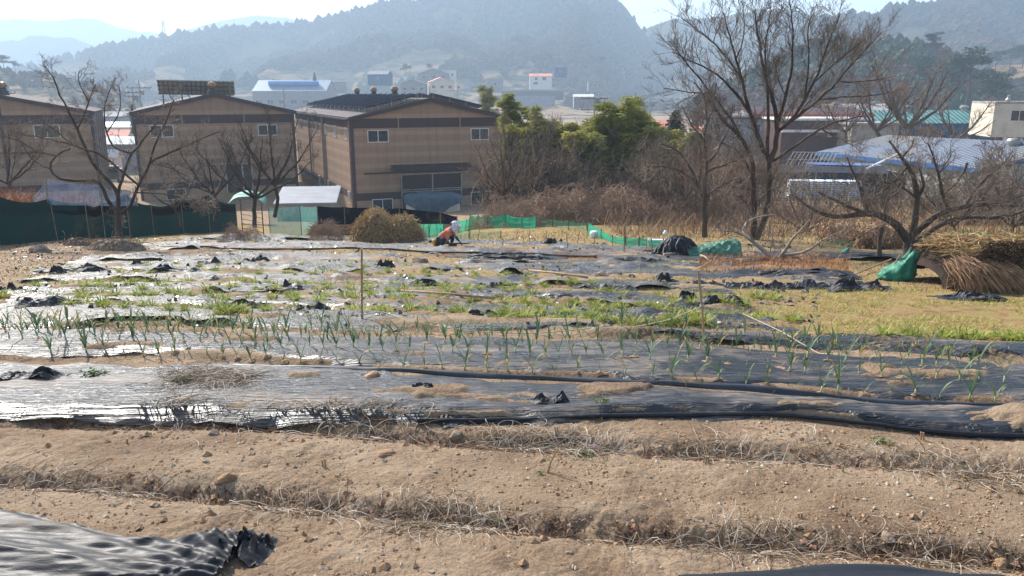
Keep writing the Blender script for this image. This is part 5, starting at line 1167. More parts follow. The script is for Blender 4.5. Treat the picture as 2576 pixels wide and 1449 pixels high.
# ---------------------------------------------------------------- trees
class Tree:
    def __init__(s, seed): s.r = np.random.default_rng(seed); s.big = []; s.small = []
    def limb(s, pts, r0, r1, n=None, jit=.02):
        """pts: world points; smoothed polyline with taper"""
        P = np.array(pts, float); d = np.concatenate([[0], np.cumsum(np.linalg.norm(np.diff(P, axis=0), axis=1))]); n = n or max(6, int(d[-1] / .25))
        t = np.linspace(0, d[-1], n); Q = np.stack([np.interp(t, d, P[:, k]) for k in range(3)], -1)
        for _ in range(2): Q[1:-1] = (Q[:-2] + 2 * Q[1:-1] + Q[2:]) / 4
        Q[1:-1] += s.r.normal(0, jit, (n - 2, 3)); R_ = np.linspace(r0, r1, n); s.big.append((Q, R_)); return Q, R_
    def sprout(s, Q, R_, dens, L0, depth, ang=(.5, 1.1), up=.25, start=.15, taper=.5, curl=.25, minr=.004, gn=1.0):
        d = np.linalg.norm(Q[-1] - Q[0]); n = s.r.poisson(max(dens * d, .3)) if depth else 0
        for _ in range(n):
            f = start + (1 - start) * s.r.random() ** .8; i = min(int(f * (len(Q) - 1)), len(Q) - 2); p = Q[i] + (Q[i + 1] - Q[i]) * s.r.random()
            T = Q[i + 1] - Q[i]; T /= np.linalg.norm(T) + 1e-9; v = s.r.normal(size=3); v -= T * (v @ T); v /= np.linalg.norm(v) + 1e-9
            a = s.r.uniform(*ang); dr = T * math.cos(a) + v * math.sin(a); dr[2] += up; dr /= np.linalg.norm(dr)
            L = L0 * s.r.uniform(.5, 1.25) * (1.15 - .5 * f); rr = min(R_[i] * .7, max(minr, L * .014 * gn)); m = 6 if L > .5 else 4
            pts = [p]; 
            for k in range(m - 1):
                dr = dr + s.r.normal(0, curl, 3) * .6 + np.array([0, 0, up * .18]); dr /= np.linalg.norm(dr); pts.append(pts[-1] + dr * L / (m - 1))
            q = np.array(pts); r_ = np.linspace(rr, max(minr * .7, rr * .35), m); (s.big if rr > .02 else s.small).append((q, r_))
            if depth > 1: s.sprout(q, r_, dens * 1.25, L0 * taper, depth - 1, ang, up, .1, taper, curl, minr, gn)
    def build(s, name, loc, label, cat='tree', bark='bark', twig='twig', group=None, sides=7):
        o = empty(name, loc, 0, label, cat, group); L = np.array(loc, float)
        if s.big: G().tubes([(q - L, r) for q, r in s.big], sides).build('trunk', M[bark], o, smooth=True)
        if s.small: G().tubes([(q - L, r) for q, r in s.small], 3).build('twigs', M[twig], o, smooth=True)
        return o
def pxl(pts, d, f=None, dj=None):
    """list of photograph points (optionally with own depth offset) to world"""
    out = []
    for q in pts:
        X, Y = f(q[0], q[1]) if f else (q[0], q[1]); out.append(at(X, Y, d + (q[2] if len(q) > 2 else 0)))
    return out
def taper_tree(T, base_d, spec, f, rscale, dens, L0, depth, **kw):
    rg = T.r; done = []
    for pts, r0, r1 in spec:
        n = len(pts); off = rg.normal(0, .5) * 1.6 * base_d / 25; d0 = 0; w0 = None
        X0 = f(pts[0][0], pts[0][1])
        if done:    # spring from the nearest limb already there
            C = np.concatenate(done); q = np.array([proj(c) for c in C]); e = np.hypot(q[:, 0] - X0[0], q[:, 1] - X0[1]); i = int(e.argmin())
            if e[i] < 45: w0 = C[i]; d0 = C[i][1] - base_d
        w = [at(*f(p[0], p[1]), base_d + d0 + off * k / max(n - 1, 1)) for k, p in enumerate(pts)]
        if w0 is not None: w[0] = w0
        Q, R_ = T.limb(w, r0 * rscale, max(r1 * rscale, .006), jit=.012 * base_d / 25); done.append(Q)
        T.sprout(Q, R_, dens, L0, depth, **kw)
z1 = lambda x, y: (x * .4412, y * .4412)
# persimmon like tree in front of the dark net fence
T = Tree(1); dL = 23.4
spec = [([(672,1385),(676,1300),(672,1215)], 24, 20), ([(665,1215),(605,1150),(580,1020),(520,1015),(430,1045),(350,1020),(265,990),(265,945),(310,880),(400,850)], 13, 5),
 ([(682,1215),(688,1100),(640,1050),(560,980),(530,930),(470,820),(440,720),(380,620),(340,530),(290,400),(245,365)], 15, 3),
 ([(685,1210),(765,1180),(775,1060),(860,950),(870,830),(930,740),(960,660),(990,570)], 12, 3), ([(690,1130),(700,1010),(735,880),(800,830),(870,720),(1000,620)], 11, 3),
 ([(860,950),(960,870),(1060,830),(1150,790),(1250,750)], 8, 3), ([(775,1100),(880,1095),(1000,1120),(1100,1130),(1200,1155)], 5, 2), ([(775,1030),(640,930),(560,870),(420,830),(300,800),(200,780),(60,745)], 8, 3),
 ([(440,720),(490,610),(545,480)], 6, 2), ([(735,880),(640,850),(590,700),(600,560),(660,440)], 8, 2), ([(310,880),(200,860),(100,880),(-60,870)], 6, 2), ([(200,860),(120,800),(-60,760)], 4, 2),
 ([(640,740),(700,640),(680,490)], 5, 2), ([(470,560),(430,450),(455,400)], 4, 2), ([(265,990),(190,930),(130,830),(60,700)], 5, 2), ([(430,830),(300,720),(170,680)], 4, 2), ([(860,950),(990,960),(1080,1010)], 4, 2)]
taper_tree(T, dL, spec, z1, .0045, 7, .62, 3, ang=(.6, 1.2), up=.18, curl=.35, minr=.0075)
b = at(298, 612, dL); T.build('persimmon_tree', (b[0], b[1], gz1(b[0], b[1])), 'bare crooked fruit tree in front of the dark net fence at left', bark='barkdark', twig='twig')
# gnarled fruit tree at the right
z5 = lambda x, y: (1852.8 + .3087 * x, 351.4 + .3087 * y)
T = Tree(2); dR = 19.5
spec = [([(1405,985),(1400,880),(1410,800)], 44, 34), ([(1400,850),(1370,770),(1300,670),(1180,600),(1060,590),(930,600),(870,650),(780,640),(640,580),(520,520),(480,460)], 30, 7),
 ([(1420,820),(1440,700),(1480,500),(1470,360),(1430,270),(1370,150),(1270,70),(1245,10)], 28, 6), ([(1360,110),(1420,70),(1450,-10)], 9, 4), ([(1430,790),(1560,660),(1700,570),(1900,540),(2100,515),(2260,560),(2400,500)], 26, 8),
 ([(1500,900),(1550,750),(1700,660),(1850,620),(2080,650),(2340,600),(2450,560)], 20, 7), ([(1070,590),(1040,500),(1000,350),(930,250),(900,140)], 16, 4), ([(1750,545),(1680,480),(1660,400),(1660,280),(1610,170),(1560,30)], 14, 4),
 ([(1870,535),(1950,370),(2100,260),(2180,180)], 13, 4), ([(1480,480),(1330,370),(1180,340),(1090,330)], 10, 4), ([(1040,580),(980,560),(860,530),(760,470),(670,430)], 13, 6), ([(1310,270),(1200,430),(1100,490),(1060,480)], 8, 4),
 ([(1540,450),(1550,350),(1500,310),(1490,240)], 12, 5), ([(1660,280),(1720,180),(1750,120)], 6, 3), ([(1880,190),(1860,260),(1780,380),(1690,450)], 8, 3), ([(2150,520),(2250,480),(2400,430)], 10, 4), ([(2170,70),(2190,190),(2060,290)], 7, 3),
 ([(1160,770),(1150,650),(1240,480),(1330,250)], 10, 3), ([(1165,960),(1155,860),(1190,720)], 18, 10)]
taper_tree(T, dR, spec, z5, .0038, 8.5, .66, 3, ang=(.6, 1.3), up=.35, curl=.35, minr=.0065)
b = at(2288, 650, dR); T.build('apricot_tree', (b[0], b[1], gz1(b[0], b[1])), 'large gnarled spreading fruit tree at the right above the green sack', bark='bark', twig='twig')
# low pale limbed tree
T = Tree(3); dW = 19.8
spec = [([(330,1000),(310,950),(240,900),(180,850),(80,830),(30,780),(20,720),(80,660),(150,630),(290,610)], 22, 5), ([(360,980),(375,920),(460,820),(480,780),(560,700),(600,640)], 18, 4), ([(370,930),(460,920),(550,965),(620,880),(680,810),(760,780),(880,740)], 15, 4),
 ([(110,835),(100,760),(60,700),(100,640)], 9, 4), ([(20,780),(-60,740),(-160,740)], 8, 3), ([(300,900),(320,800),(240,700)], 7, 3), ([(680,810),(640,700),(600,640)], 5, 2), ([(700,800),(790,800),(900,830)], 4, 2), ([(360,960),(350,880),(335,850)], 6, 3)]
taper_tree(T, dW, spec, z5, .0030, 7, .6, 3, ang=(.6, 1.2), up=.25, curl=.35, minr=.006)
b = at(1955, 655, dW); T.build('low_fruit_tree', (b[0], b[1], gz1(b[0], b[1])), 'low sprawling tree with pale limbs beside the green tarpaulin', bark='barkpale', twig='twig')
# tall twin trunked tree
z4 = lambda x, y: (1852.8 + .3528 * x, (.3385 * y + 18.5) if y < 1300 else .3528 * y)
T = Tree(4); dT = 27.0
spec = [([(125,1740),(122,1500),(118,1150),(60,1000),(0,930),(-90,860),(-190,700),(-300,560)], 34, 6), ([(230,1740),(222,1500),(222,1350),(250,1180),(200,1080),(150,950),(100,800),(40,550),(0,400),(-60,200),(-90,40)], 36, 5),
 ([(250,1180),(280,1050),(300,860),(260,700),(190,450),(150,200),(130,30)], 30, 5), ([(300,860),(350,680),(400,420),(410,200),(380,-30)], 20, 4), ([(295,900),(420,820),(480,700),(560,550),(640,300),(740,50)], 20, 4),
 ([(310,930),(450,800),(600,680),(720,560),(860,380),(1030,190)], 18, 4), ([(600,690),(800,660),(1000,660),(1180,600)], 10, 4), ([(285,1150),(380,1060),(500,970),(620,880),(760,840),(900,810)], 16, 5),
 ([(200,1080),(230,850),(220,600),(200,300),(250,20)], 20, 4), ([(100,800),(-30,600),(-200,450),(-330,400),(-460,330)], 16, 4), ([(60,1000),(-60,800),(-170,650),(-330,450),(-480,250)], 16, 4), ([(-170,650),(-330,640),(-520,600)], 8, 3),
 ([(40,550),(-80,350),(-230,200),(-420,60)], 10, 3), ([(560,550),(720,400),(900,250)], 9, 3), ([(0,400),(60,200),(40,-40)], 9, 3), ([(480,700),(520,400),(500,150),(540,0)], 11, 3), ([(120,1300),(60,1100),(-60,1020),(-220,960)], 10, 4),
 ([(720,560),(900,560),(1100,520)], 8, 3), ([(620,880),(700,960),(860,1040)], 7, 3)]
taper_tree(T, dT, spec, z4, .0034, 5.4, 1.15, 3, ang=(.45, 1.0), up=.25, curl=.22, minr=.007, taper=.5)
b = at(1905, 615, dT); T.build('tall_tree', (b[0], b[1], gz1(b[0], b[1])), 'tallest bare tree with twin trunks, its crown above the hills', bark='barkdark', twig='twig')
# forked tree left of it
z3 = lambda x, y: (2500 / 1.5652 + x * .351, 350 / 1.5652 + y * .351)
T = Tree(5); dF = 26.5
spec = [([(500,1060),(498,900),(492,780),(510,600),(520,500),(490,400),(520,250),(500,60)], 26, 4), ([(490,820),(455,690),(430,640),(380,540),(340,440),(200,400),(110,360)], 15, 4), ([(520,520),(590,450),(640,350),(690,250),(700,100)], 13, 3),
 ([(525,610),(600,560),(700,520),(820,500)], 10, 3), ([(430,650),(330,590),(200,540),(80,560)], 9, 3), ([(500,770),(600,700),(700,650),(760,640)], 8, 3), ([(540,800),(600,720),(800,700)], 7, 2), ([(490,400),(400,250),(330,120)], 9, 3), ([(455,690),(480,500),(440,300)], 9, 3), ([(520,250),(580,100)], 6, 3)]
taper_tree(T, dF, spec, z3, .0040, 5.0, 1.1, 3, ang=(.5, 1.1), up=.2, curl=.28, minr=.0085)
b = at(1773, 610, dF); T.build('forked_tree', (b[0], b[1], gz1(b[0], b[1])), 'forked bare tree just left of the tall twin trunked tree', bark='bark', twig='twig')
# orchard trees behind the fence, mid left
def bare(seed, X, Yb, d, h, nl, spread, r, label, name='bare_tree', L0=None, dens=1.6, depth=3, bark='barkdark', twig='twigdark', up=.25, group=None, ang=(.5, 1.1), stems=1, minr=.006, lift=.3):
    T = Tree(seed); rg = T.r; b = at(X, Yb, d)
    for s_ in range(stems):
        o = b + np.array([rg.normal(0, .15) * (stems > 1), rg.normal(0, .15) * (stems > 1), -.2]); top = o + np.array([rg.normal(0, .1), rg.normal(0, .1), 1]) * np.array([h * .25, h * .25, h * lift])
        Q, R_ = T.limb([o, (o + top) / 2 + rg.normal(0, .03 * h, 3), top], r, r * .8)
        for k in range(nl):
            a = k * 6.283 / nl + rg.uniform(-.5, .5); s = spread * rg.uniform(.6, 1.1); e = top + np.array([math.cos(a) * s, math.sin(a) * s, (h * (1 - lift)) * rg.uniform(.5, 1.0)])
            mid = top + (e - top) * .45 + np.array([math.cos(a), math.sin(a), -.4]) * s * .12; Q, R_ = T.limb([top, mid, e], r * .6, r * .12); T.sprout(Q, R_, dens, L0 or h * .22, depth, ang=ang, up=up, minr=minr)
    return T.build(name, b, label, 'tree', bark, twig, group)
for q in [(11, 640, 560, 31, 3.9, 7, 2.3, .09, 'bare orchard tree between the left fruit tree and the gate'), (12, 540, 545, 33, 3.6, 6, 2.2, .08, 'orchard tree behind the middle of the dark net fence'),
          (13, 690, 535, 34, 4.6, 6, 1.8, .09, 'orchard tree rising right behind the metal gate'), (14, 455, 560, 32, 2.6, 5, 1.6, .06, 'small orchard tree just right of the left fruit tree'), (15, 30, 520, 34, 4.0, 6, 2.4, .08, 'bare tree at the left edge above the russet reeds')]:
    bare(*q, name='orchard_tree', dens=4, minr=.009, group='orchard trees behind the fence', L0=.75)
# big trees among the houses on the right
bare(21, 2290, 375, 88, 9.3, 9, 5.2, .40, 'large pollarded ginkgo like tree right of centre behind the blue grey roof', 'ginkgo_tree', dens=1.7, L0=2.0, up=.35, bark='bark', twig='twigbrown', minr=.026, ang=(.4, 1.0), lift=.25)
bare(22, 2205, 360, 90, 7.5, 7, 4, .25, 'bare brown tree behind the ridge of the farm building', 'bare_tree', dens=1.6, L0=1.8, up=.3, twig='twigbrown', minr=.026, lift=.2)
bare(23, 2400, 372, 92, 5.5, 8, 4.2, .2, 'spreading bare tree between the teal hall and farm building', 'bare_tree', dens=1.8, L0=1.7, twig='twigbrown', minr=.024, lift=.2)
bare(24, 2130, 355, 98, 6, 7, 3.5, .2, 'bare tree left of the plain concrete house', 'bare_tree', dens=1.6, L0=1.8, twig='twigbrown', minr=.024, lift=.2)
bare(25, 2310, 392, 80, 3, 6, 2.2, .12, 'low bare tree over the roof edge of the farm building', dens=5, L0=.9, twig='twigbrown', minr=.012)
for q in [(41, 1300, 520, 46, 5.6, 7, 2.6, .10, 'tall bare tree between the two left bamboo plumes'), (42, 1375, 520, 47, 5.4, 8, 2.6, .09, 'bare tree in front of the yellowish bamboo'), (43, 1455, 520, 45, 4.8, 7, 2.4, .09, 'bare tree left of the tallest bamboo clump'), (44, 1270, 520, 44, 4.6, 7, 2.2, .08, 'bare tree touching the right corner of the nearest warehouse'), (45, 1690, 560, 36, 3.6, 8, 2.2, .07, 'small bare tree left of the forked tree'), (46, 1560, 560, 38, 3.0, 9, 2.3, .06, 'spreading bare shrub below the tallest bamboo'), (47, 2030, 590, 30, 2.3, 8, 1.5, .05, 'bare bushy tree left of the white bag stacks'), (48, 2400, 590, 30, 3.2, 8, 2.0, .06, 'bare tree behind the gnarled fruit tree'), (49, 2540, 590, 30, 3.4, 8, 2.0, .06, 'bare tree at the right edge behind the straw stack')]:
    bare(*q, name='scrub_tree', dens=3.4, minr=.011, L0=1.0, twig='twig', lift=.15, ang=(.4, 1.0))
# shrubs and thickets: protos copied
def thicket_proto(seed, h, w, n, mat, minr=.006, curl=.35, up=.2, L0=.5):
    T = Tree(seed); rg = T.r
    for k in range(n):
        a = rg.uniform(0, 6.28); r = rg.random() * w * .5; o = np.array([r * math.cos(a), r * math.sin(a), -.1]); e = o + np.array([math.cos(a) * w * .35 * rg.uniform(.2, 1.2), math.sin(a) * w * .35 * rg.uniform(.2, 1.2), h * rg.uniform(.5, 1.05)])
        P = np.linspace(o, e, 6); P[1:-1] += rg.normal(0, .05 * h, (4, 3)); q = (P, np.linspace(minr * 2.6, minr, 6)); T.small.append(q); T.sprout(q[0], q[1], 7.5 / max(h, 1), L0 * h, 2, up=up, curl=curl, minr=minr * .8, ang=(.4, 1.1))
    return G().tubes(T.small, 3).build('bush', M[mat], smooth=True)
def place_all(protos, spots, name, group, cat='bush', loc_fn=None):
    rg = random.Random(len(spots)); used = set()
    for k, (X, Y, d, s, lab) in enumerate(spots):
        i = k % len(protos); p = at(X, Y, d) if d else gp(X, Y)
        z = gz1(p[0], p[1]) if not d or abs(gz1(p[0], p[1]) - p[2]) < 3.5 else p[2]
        if i not in used: used.add(i); o = protos[i]; o.name = name; o.location = (p[0], p[1], z); o.rotation_euler = (0, 0, rg.uniform(0, 6)); o.scale = (s,) * 3 if isinstance(s, float) else s
        else: o = dup(protos[i], (p[0], p[1], z), rg.uniform(0, 6), s)
        o.name = name; tag(o, lab, cat, group)
th = [thicket_proto(40 + k, 2.2, 2.4, 30, m, .009) for k, m in enumerate(['twig', 'twigdark', 'twigbrown', 'twigdark'])]
sp = []
for k, (X, d, s) in enumerate([(1290, 50, 1.7), (1310, 47, 2.0), (1345, 46, 2.4), (1400, 44, 2.2), (1450, 43, 1.5), (1500, 42, 1.2), (1550, 41, 1.2), (1600, 40, 1.2), (1650, 40, 1.5), (1700, 38, 2.0), (1745, 38, 1.8), (1320, 56, 2.4), (1390, 56, 2.4), (1470, 56, 1.8),
        (1830, 44, 2.0), (1880, 46, 2.0), (1935, 46, 1.5), (1700, 46, 2.0), (1640, 48, 2.2), (2230, 38, .9), (2310, 37, 1.1), (2380, 36, 1.1), (2450, 36, 1.2), (2520, 36, 1.3), (2590, 35, 1.4), (1800, 52, 2.0), (1885, 58, 2.0)]):
    sp.append((X, 560, d, float(s) * .85, 'bare grey thicket ' + ['at the right corner of the nearest warehouse', 'in front of the bamboo', 'between the bamboo and the forked tree', 'behind the tall twin trunked tree', 'behind the gnarled fruit tree'][0 if X < 1300 else 1 if X < 1600 else 2 if X < 1760 else 3 if X < 2050 else 4]))
place_all(th, sp, 'thicket', 'bare thickets between field and houses')
# brown vine hedge in front of them
def vine_proto(seed, w, h, n=1500):
    rg = np.random.default_rng(seed); lines = []
    for k in range(n):
        a = rg.uniform(0, 6.28); b = rg.random() ** .5; x = math.cos(a) * b * w; y = math.sin(a) * b * w * .6; top = h * math.sqrt(max(0, 1 - b * b)) * (.8 + .35 * math.sin(x * 3 + seed)); z = top * rg.uniform(.5, 1.05)
        d = rg.normal(size=3); d[2] = d[2] * .6 - .1; d /= np.linalg.norm(d); L = rg.uniform(.25, .8); m = rg.normal(0, .12, 3); P = np.array([(x, y, z), (x, y, z) + d * L * .5 + m, (x, y, z) + d * L + m * .4 + np.array([0, 0, -.12])]); lines.append((P, rg.uniform(.004, .009)))
    return G().tubes(lines, 3).build('vine', M['twigbrown'], smooth=True)
vn = [vine_proto(60 + k, 2.0, 1.6) for k in range(3)]
sp = [(X, 570, d, s, 'brown tangled vine hedge ' + w) for X, d, s, w in [(1275, 40, .9, 'at the corner of the nearest warehouse'), (1330, 39, .9, 'behind the peaks of the green net'), (1410, 38, 1.1, 'in front of the bamboo, left'), (1480, 37, 1.05, 'in front of the bamboo, middle'), (1545, 37, 1.1, 'in front of the bamboo, right'), (1600, 36, .9, 'behind the low green net'),
      (1655, 36, .85, 'left of the forked tree'), (1720, 35, .8, 'at the foot of the forked tree'), (1300, 42, .9, 'behind the first vine hump'), (1820, 36, .8, 'between the forked and the tall tree'), (1990, 36, .7, 'right of the tall tree trunks'), (820, 27.5, .45, 'left of the brushwood heaps'), (600, 26.2, .38, 'climbing the left gate post'), (1128, 36, .4, 'beside the tarpaulin covered tank')]]
place_all(vn, sp, 'vine_hedge', 'brown vine hedges', 'hedge')
# dark interior of the grove, reads as undergrowth
def leafmass(name, cen, rad, n, lw, ll, mat, seed, label, cat='bush', droop=.3, part=None, stuff=False, parent=None, shell=.55):
    rg = np.random.default_rng(seed); cen = np.array(cen); D = rg.normal(size=(n, 3)); D /= np.linalg.norm(D, axis=1)[:, None]; r = (shell + (1 - shell) * rg.random(n)) ** .6
    cl = fbm(D[:, 0] * 2 + 5 + cen[0], D[:, 2] * 2 + D[:, 1], .5, octv=3, seed=seed); keep = cl > .42; D, r, cl = D[keep], r[keep], cl[keep]; n = len(D)
    P = cen + D * r[:, None] * np.array(rad) * (.7 + .8 * (cl - .4))[:, None]
    az = rg.uniform(0, 6.28, n); dn = rg.uniform(-.2, .9, n) * droop * 2; L = ll * rg.uniform(.5, 1.4, n); T = np.stack([np.cos(az) * np.cos(dn), np.sin(az) * np.cos(dn), -np.sin(dn)], -1); W = np.cross(T, rg.normal(size=(n, 3))); W /= np.linalg.norm(W, axis=1)[:, None]; W *= lw * rg.uniform(.6, 1.3, n)[:, None]
    Q = np.stack([P - W * .4, P + T * L[:, None] * .5 - W, P + T * L[:, None], P + T * L[:, None] * .5 + W], 1); g = G(); g.add(Q.reshape(-1, 3), (np.arange(n) * 4)[:, None] + np.arange(4)[None]); return g, n
def leaf_obj(masses, mat, name='crown', parent=None, loc=(0, 0, 0)):
    g = G()
    for m in masses:
        gg, _ = leafmass('', *m)
        for v in gg.v: g.add(v - np.array(loc), (np.arange(len(v) // 4) * 4)[:, None] + np.arange(4)[None])
    return g.build(name, mat, parent)
def bamboo(X, Yb, Yt, d, wpx, label, seed, mats=('bamboo', 'bamboodk')):
    b = at(X, Yb, d); h = at(X, Yt - 22, d)[2] - b[2]; w = wpx / 2.5156 / F * d / 2; o = empty('bamboo', b, 0, label, 'bamboo', 'bamboo clumps'); rg = np.random.default_rng(seed); lines = []; M1 = []; M2 = []
    nc = 11
    for k in range(nc):
        x = rg.uniform(-.8, .8) * w; y = rg.uniform(-1, 1) * w * .5; hh = h * (1 - .28 * abs(x / w) ** 1.2) * rg.uniform(.82, 1.05); lx = x * .5 + rg.normal(0, .25); ly = rg.normal(0, .3)
        P = np.array([(x * .5, y * .5, 0), (x * .75, y, hh * .5), (x + lx * .2, y, hh * .85), (x + lx, y + ly, hh)]); lines.append((P, np.linspace(.04, .012, 4)))
        for j in range(9):
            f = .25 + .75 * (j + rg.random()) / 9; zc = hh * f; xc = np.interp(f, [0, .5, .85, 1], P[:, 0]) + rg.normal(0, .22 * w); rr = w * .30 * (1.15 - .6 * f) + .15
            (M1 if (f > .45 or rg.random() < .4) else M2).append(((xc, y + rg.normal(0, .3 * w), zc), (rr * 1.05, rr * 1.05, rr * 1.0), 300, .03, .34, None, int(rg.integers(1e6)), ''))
    G().tubes(lines, 5).build('culms', M['bamboodk'], o); leaf_obj(M1, M[mats[0]], 'foliage', o); 
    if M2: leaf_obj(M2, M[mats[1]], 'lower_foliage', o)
for q in [(1226, 420, 234, 108, 56, 'narrow bamboo plume rising behind the roof corner of the nearest warehouse', 1), (1296, 500, 246, 50, 56, 'bamboo plume second from the left', 2), (1350, 500, 292, 48, 80, 'lower yellowish bamboo behind bare twigs', 3), (1440, 510, 315, 47, 90, 'low bamboo between the plumes', 9),
          (1520, 520, 272, 46, 90, 'bamboo plume left of the tallest one', 4), (1578, 520, 244, 46, 100, 'tallest bamboo clump of the grove', 5), (1630, 520, 320, 45, 90, 'bamboo clump at the right side of the grove', 6), (1480, 525, 330, 45, 80, 'broad low bamboo front of the grove', 7), (1735, 450, 352, 50, 60, 'small yellow bamboo behind the forked tree', 8)]:
    bamboo(*q)
g = []
o = empty('evergreen_shrub', at(1450, 540, 44), 0, 'dark evergreen shrub mass at the foot of the bamboo', 'shrub')
leaf_obj([((rx, ry, rz), (1.2, 1.0, .9), 2600, .05, .14, None, 5 + k, '') for k, (rx, ry, rz) in enumerate([(-2.2, 0, .9), (-1, .3, 1.2), (.3, 0, 1.0), (1.5, .2, 1.3), (2.6, .2, .9), (0, .6, 1.7), (3.6, .4, 1.2)])], M['evergreen'], 'foliage', o)
def conifer(X, Yb, Yt, d, wpx, label, seed, name='conifer', mat='pineleaf'):
    b = at(X, Yb, d); h = at(X, Yt, d)[2] - b[2]; w = wpx / 2.5156 / F * d / 2; o = empty(name, b, 0, label, 'conifer'); rg = np.random.default_rng(seed)
    G().tubes([(np.array([(0, 0, -.5), (.05, 0, h * .5), (0, 0, h * .97)]), np.array([.03 * h, .02 * h, .004 * h]))], 7).build('trunk', M['barkdark'], o); L = []
    for k in range(46):
        f = .12 + .86 * k / 46; r = w * (1 - f) ** .75 * rg.uniform(.7, 1.1); a = k * 2.4; L.append(((math.cos(a) * r * .55, math.sin(a) * r * .55, h * f), (r * .6 + .1, r * .6 + .1, h * .05), 180, .012 * h ** .9, .06 * h ** .9, None, int(rg.integers(1e6)), ''))
    leaf_obj(L, M[mat], 'crown', o)
conifer(1693, 440, 276, 62, 110, 'dark conifer between the bamboo and the forked tree', 1)
conifer(343, 345, 262, 150, 30, 'slim dark conifer in the gap by the middle warehouse', 2); conifer(792, 196 + 10, 186 - 4, 430, 12, 'tiny conifer at the left end of the village', 3)
conifer(2495, 352, 322, 110, 20, 'small conifer in front of the teal hall, right', 5); conifer(2452, 352, 318, 112, 24, 'small conifer in front of the teal hall, left', 6)
def pine(X, Yb, Yt, d, wpx, label, seed, mat='pineleaf'):
    b = at(X, Yb, d); h = at(X, Yt, d)[2] - b[2]; w = wpx / 2.5156 / F * d / 2; o = empty('pine_tree', b, 0, label, 'pine'); rg = np.random.default_rng(seed); lines = [(np.array([(0, 0, -1), (rg.normal(0, .03) * h, 0, h * .5), (rg.normal(0, .04) * h, 0, h * .9)]), np.array([.022, .016, .006]) * h)]; L = []
    for k in range(14):
        f = rg.uniform(.5, 1.0); a = rg.uniform(0, 6.28); r = w * rg.uniform(.2, 1) * (1.2 - .7 * f); c = (math.cos(a) * r, math.sin(a) * r, h * f * .96); lines.append((np.array([(0, 0, h * f * .85), (c[0] * .5, c[1] * .5, h * f * .9), c]), np.array([.01, .007, .003]) * h)); L.append((c, (w * .42, w * .42, h * .07), 260, .012 * h, .05 * h, None, int(rg.integers(1e6)), ''))
    G().tubes(lines, 5).build('trunk', M['barkdark'], o); leaf_obj(L, M[mat], 'crown', o)
for q in [(2343, 150, 80, 300, 60, 'pine standing out on top of the low spur', 1), (2430, 270, 118, 240, 130, 'broad dark pine on the right flank of the spur', 2), (2480, 300, 170, 230, 120, 'dark pine at the foot of the spur, right', 3), (2385, 290, 150, 250, 90, 'dark pine behind the ginkgo like tree', 4), (2310, 250, 140, 280, 60, 'smaller pine among bare crowns on the spur', 9),
          (2505, 172, 128, 380, 50, 'umbrella pine left of the tan clearing', 5), (2540, 170, 118, 385, 60, 'umbrella pine above the tan clearing', 6), (2572, 168, 110, 390, 60, 'umbrella pine at the right picture edge', 7), (2480, 170, 135, 385, 36, 'small umbrella pine left of the clearing', 8),
          (12, 178, 138, 420, 50, 'dark pine at the left picture edge', 10), (38, 178, 152, 420, 30, 'smaller pine beside the left edge pine', 11), (1510, 165, 142, 640, 34, 'spreading pine on the hillside above the village', 12), (1020, 190, 160, 520, 32, 'tall pine left above the grey farmhouse', 13), (1080, 182, 160, 540, 22, 'pine above the grey farmhouse', 14), (2050, 170, 92, 300, 70, 'pine on the left end of the low spur', 15), (1990, 215, 110, 290, 80, 'dark pine behind the tall tree crown', 16), (2100, 200, 115, 285, 60, 'dark pine in the middle of the spur', 17)]:
    pine(*q)
# individual bare trees on the village slope
vt = [thicket_proto(80 + k, 9, 5, 9, 'twig', .05, L0=.3) for k in range(3)]
sp = []; rg = random.Random(8)
for k in range(70):
    X = rg.uniform(820, 1700); t = rg.uniform(.02, .28); p = zhill(Pm, X, t); sp.append((X, t, p))
for k, (X, t, p) in enumerate(sp):
    i = k % 3; s = rg.uniform(.45, .95)
    o = vt[i] if k < 3 else dup(vt[i]); o.location = tuple(p); o.rotation_euler = (0, 0, rg.uniform(0, 6)); o.scale = (s,) * 3; o.name = 'bare_tree'; tag(o, 'hazy bare tree on the slope above the village', 'tree', 'bare trees above the village')
vt2 = [thicket_proto(90 + k, 6, 4, 12, 'twigbrown', .04, L0=.3) for k in range(2)]
for k in range(90):
    X = rg.uniform(-50, 2600); d = rg.uniform(120, 420); 
    if 1750 < X < 2600: d = rg.uniform(110, 200)
    u = at(X, 260, d); o = vt2[k % 2] if k < 2 else dup(vt2[k % 2]); s = rg.uniform(.6, 1.3); o.location = (u[0], d, gz1(u[0], d) - .2); o.rotation_euler = (0, 0, rg.uniform(0, 6)); o.scale = (s,) * 3; o.name = 'bare_tree'; tag(o, 'brown bare tree scattered over the valley floor', 'tree', 'bare trees on the valley floor')
# russet reeds at left, brown weeds band at right
P = px_scatter(-300, 118, 470, 520, 5200, 31)
p0 = at(-250, 540, 30); r = np.random.default_rng(3); n = 6500; x = r.uniform(at(-300, 500, 31)[0], at(112, 500, 29)[0], n); y = r.uniform(27.5, 33, n)
blades('reeds', np.stack([x, y, gz(x, y) + 1.0 + .5 * fbm(x, y, 2, octv=2, seed=1)], -1), .62, .012, [M['reed'], M['straw']], label='russet dry reeds behind the net at the left edge', seed=32, lean=.3, seg=3, pm=(.85, .15))
n = 15000; x = r.uniform(4, 26, n); y = r.uniform(28, 44, n); k = fbm(x, y, 2.5, octv=3, seed=6) > .42; x, y = x[k], y[k]
blades('dry_weeds', np.stack([x, y, gz(x, y)], -1), .85, .010, [M['drygrey'], M['reed'], M['straw']], label='waist high dry brown weeds behind the field on the right', seed=33, lean=.45, seg=3, pm=(.5, .2, .3))
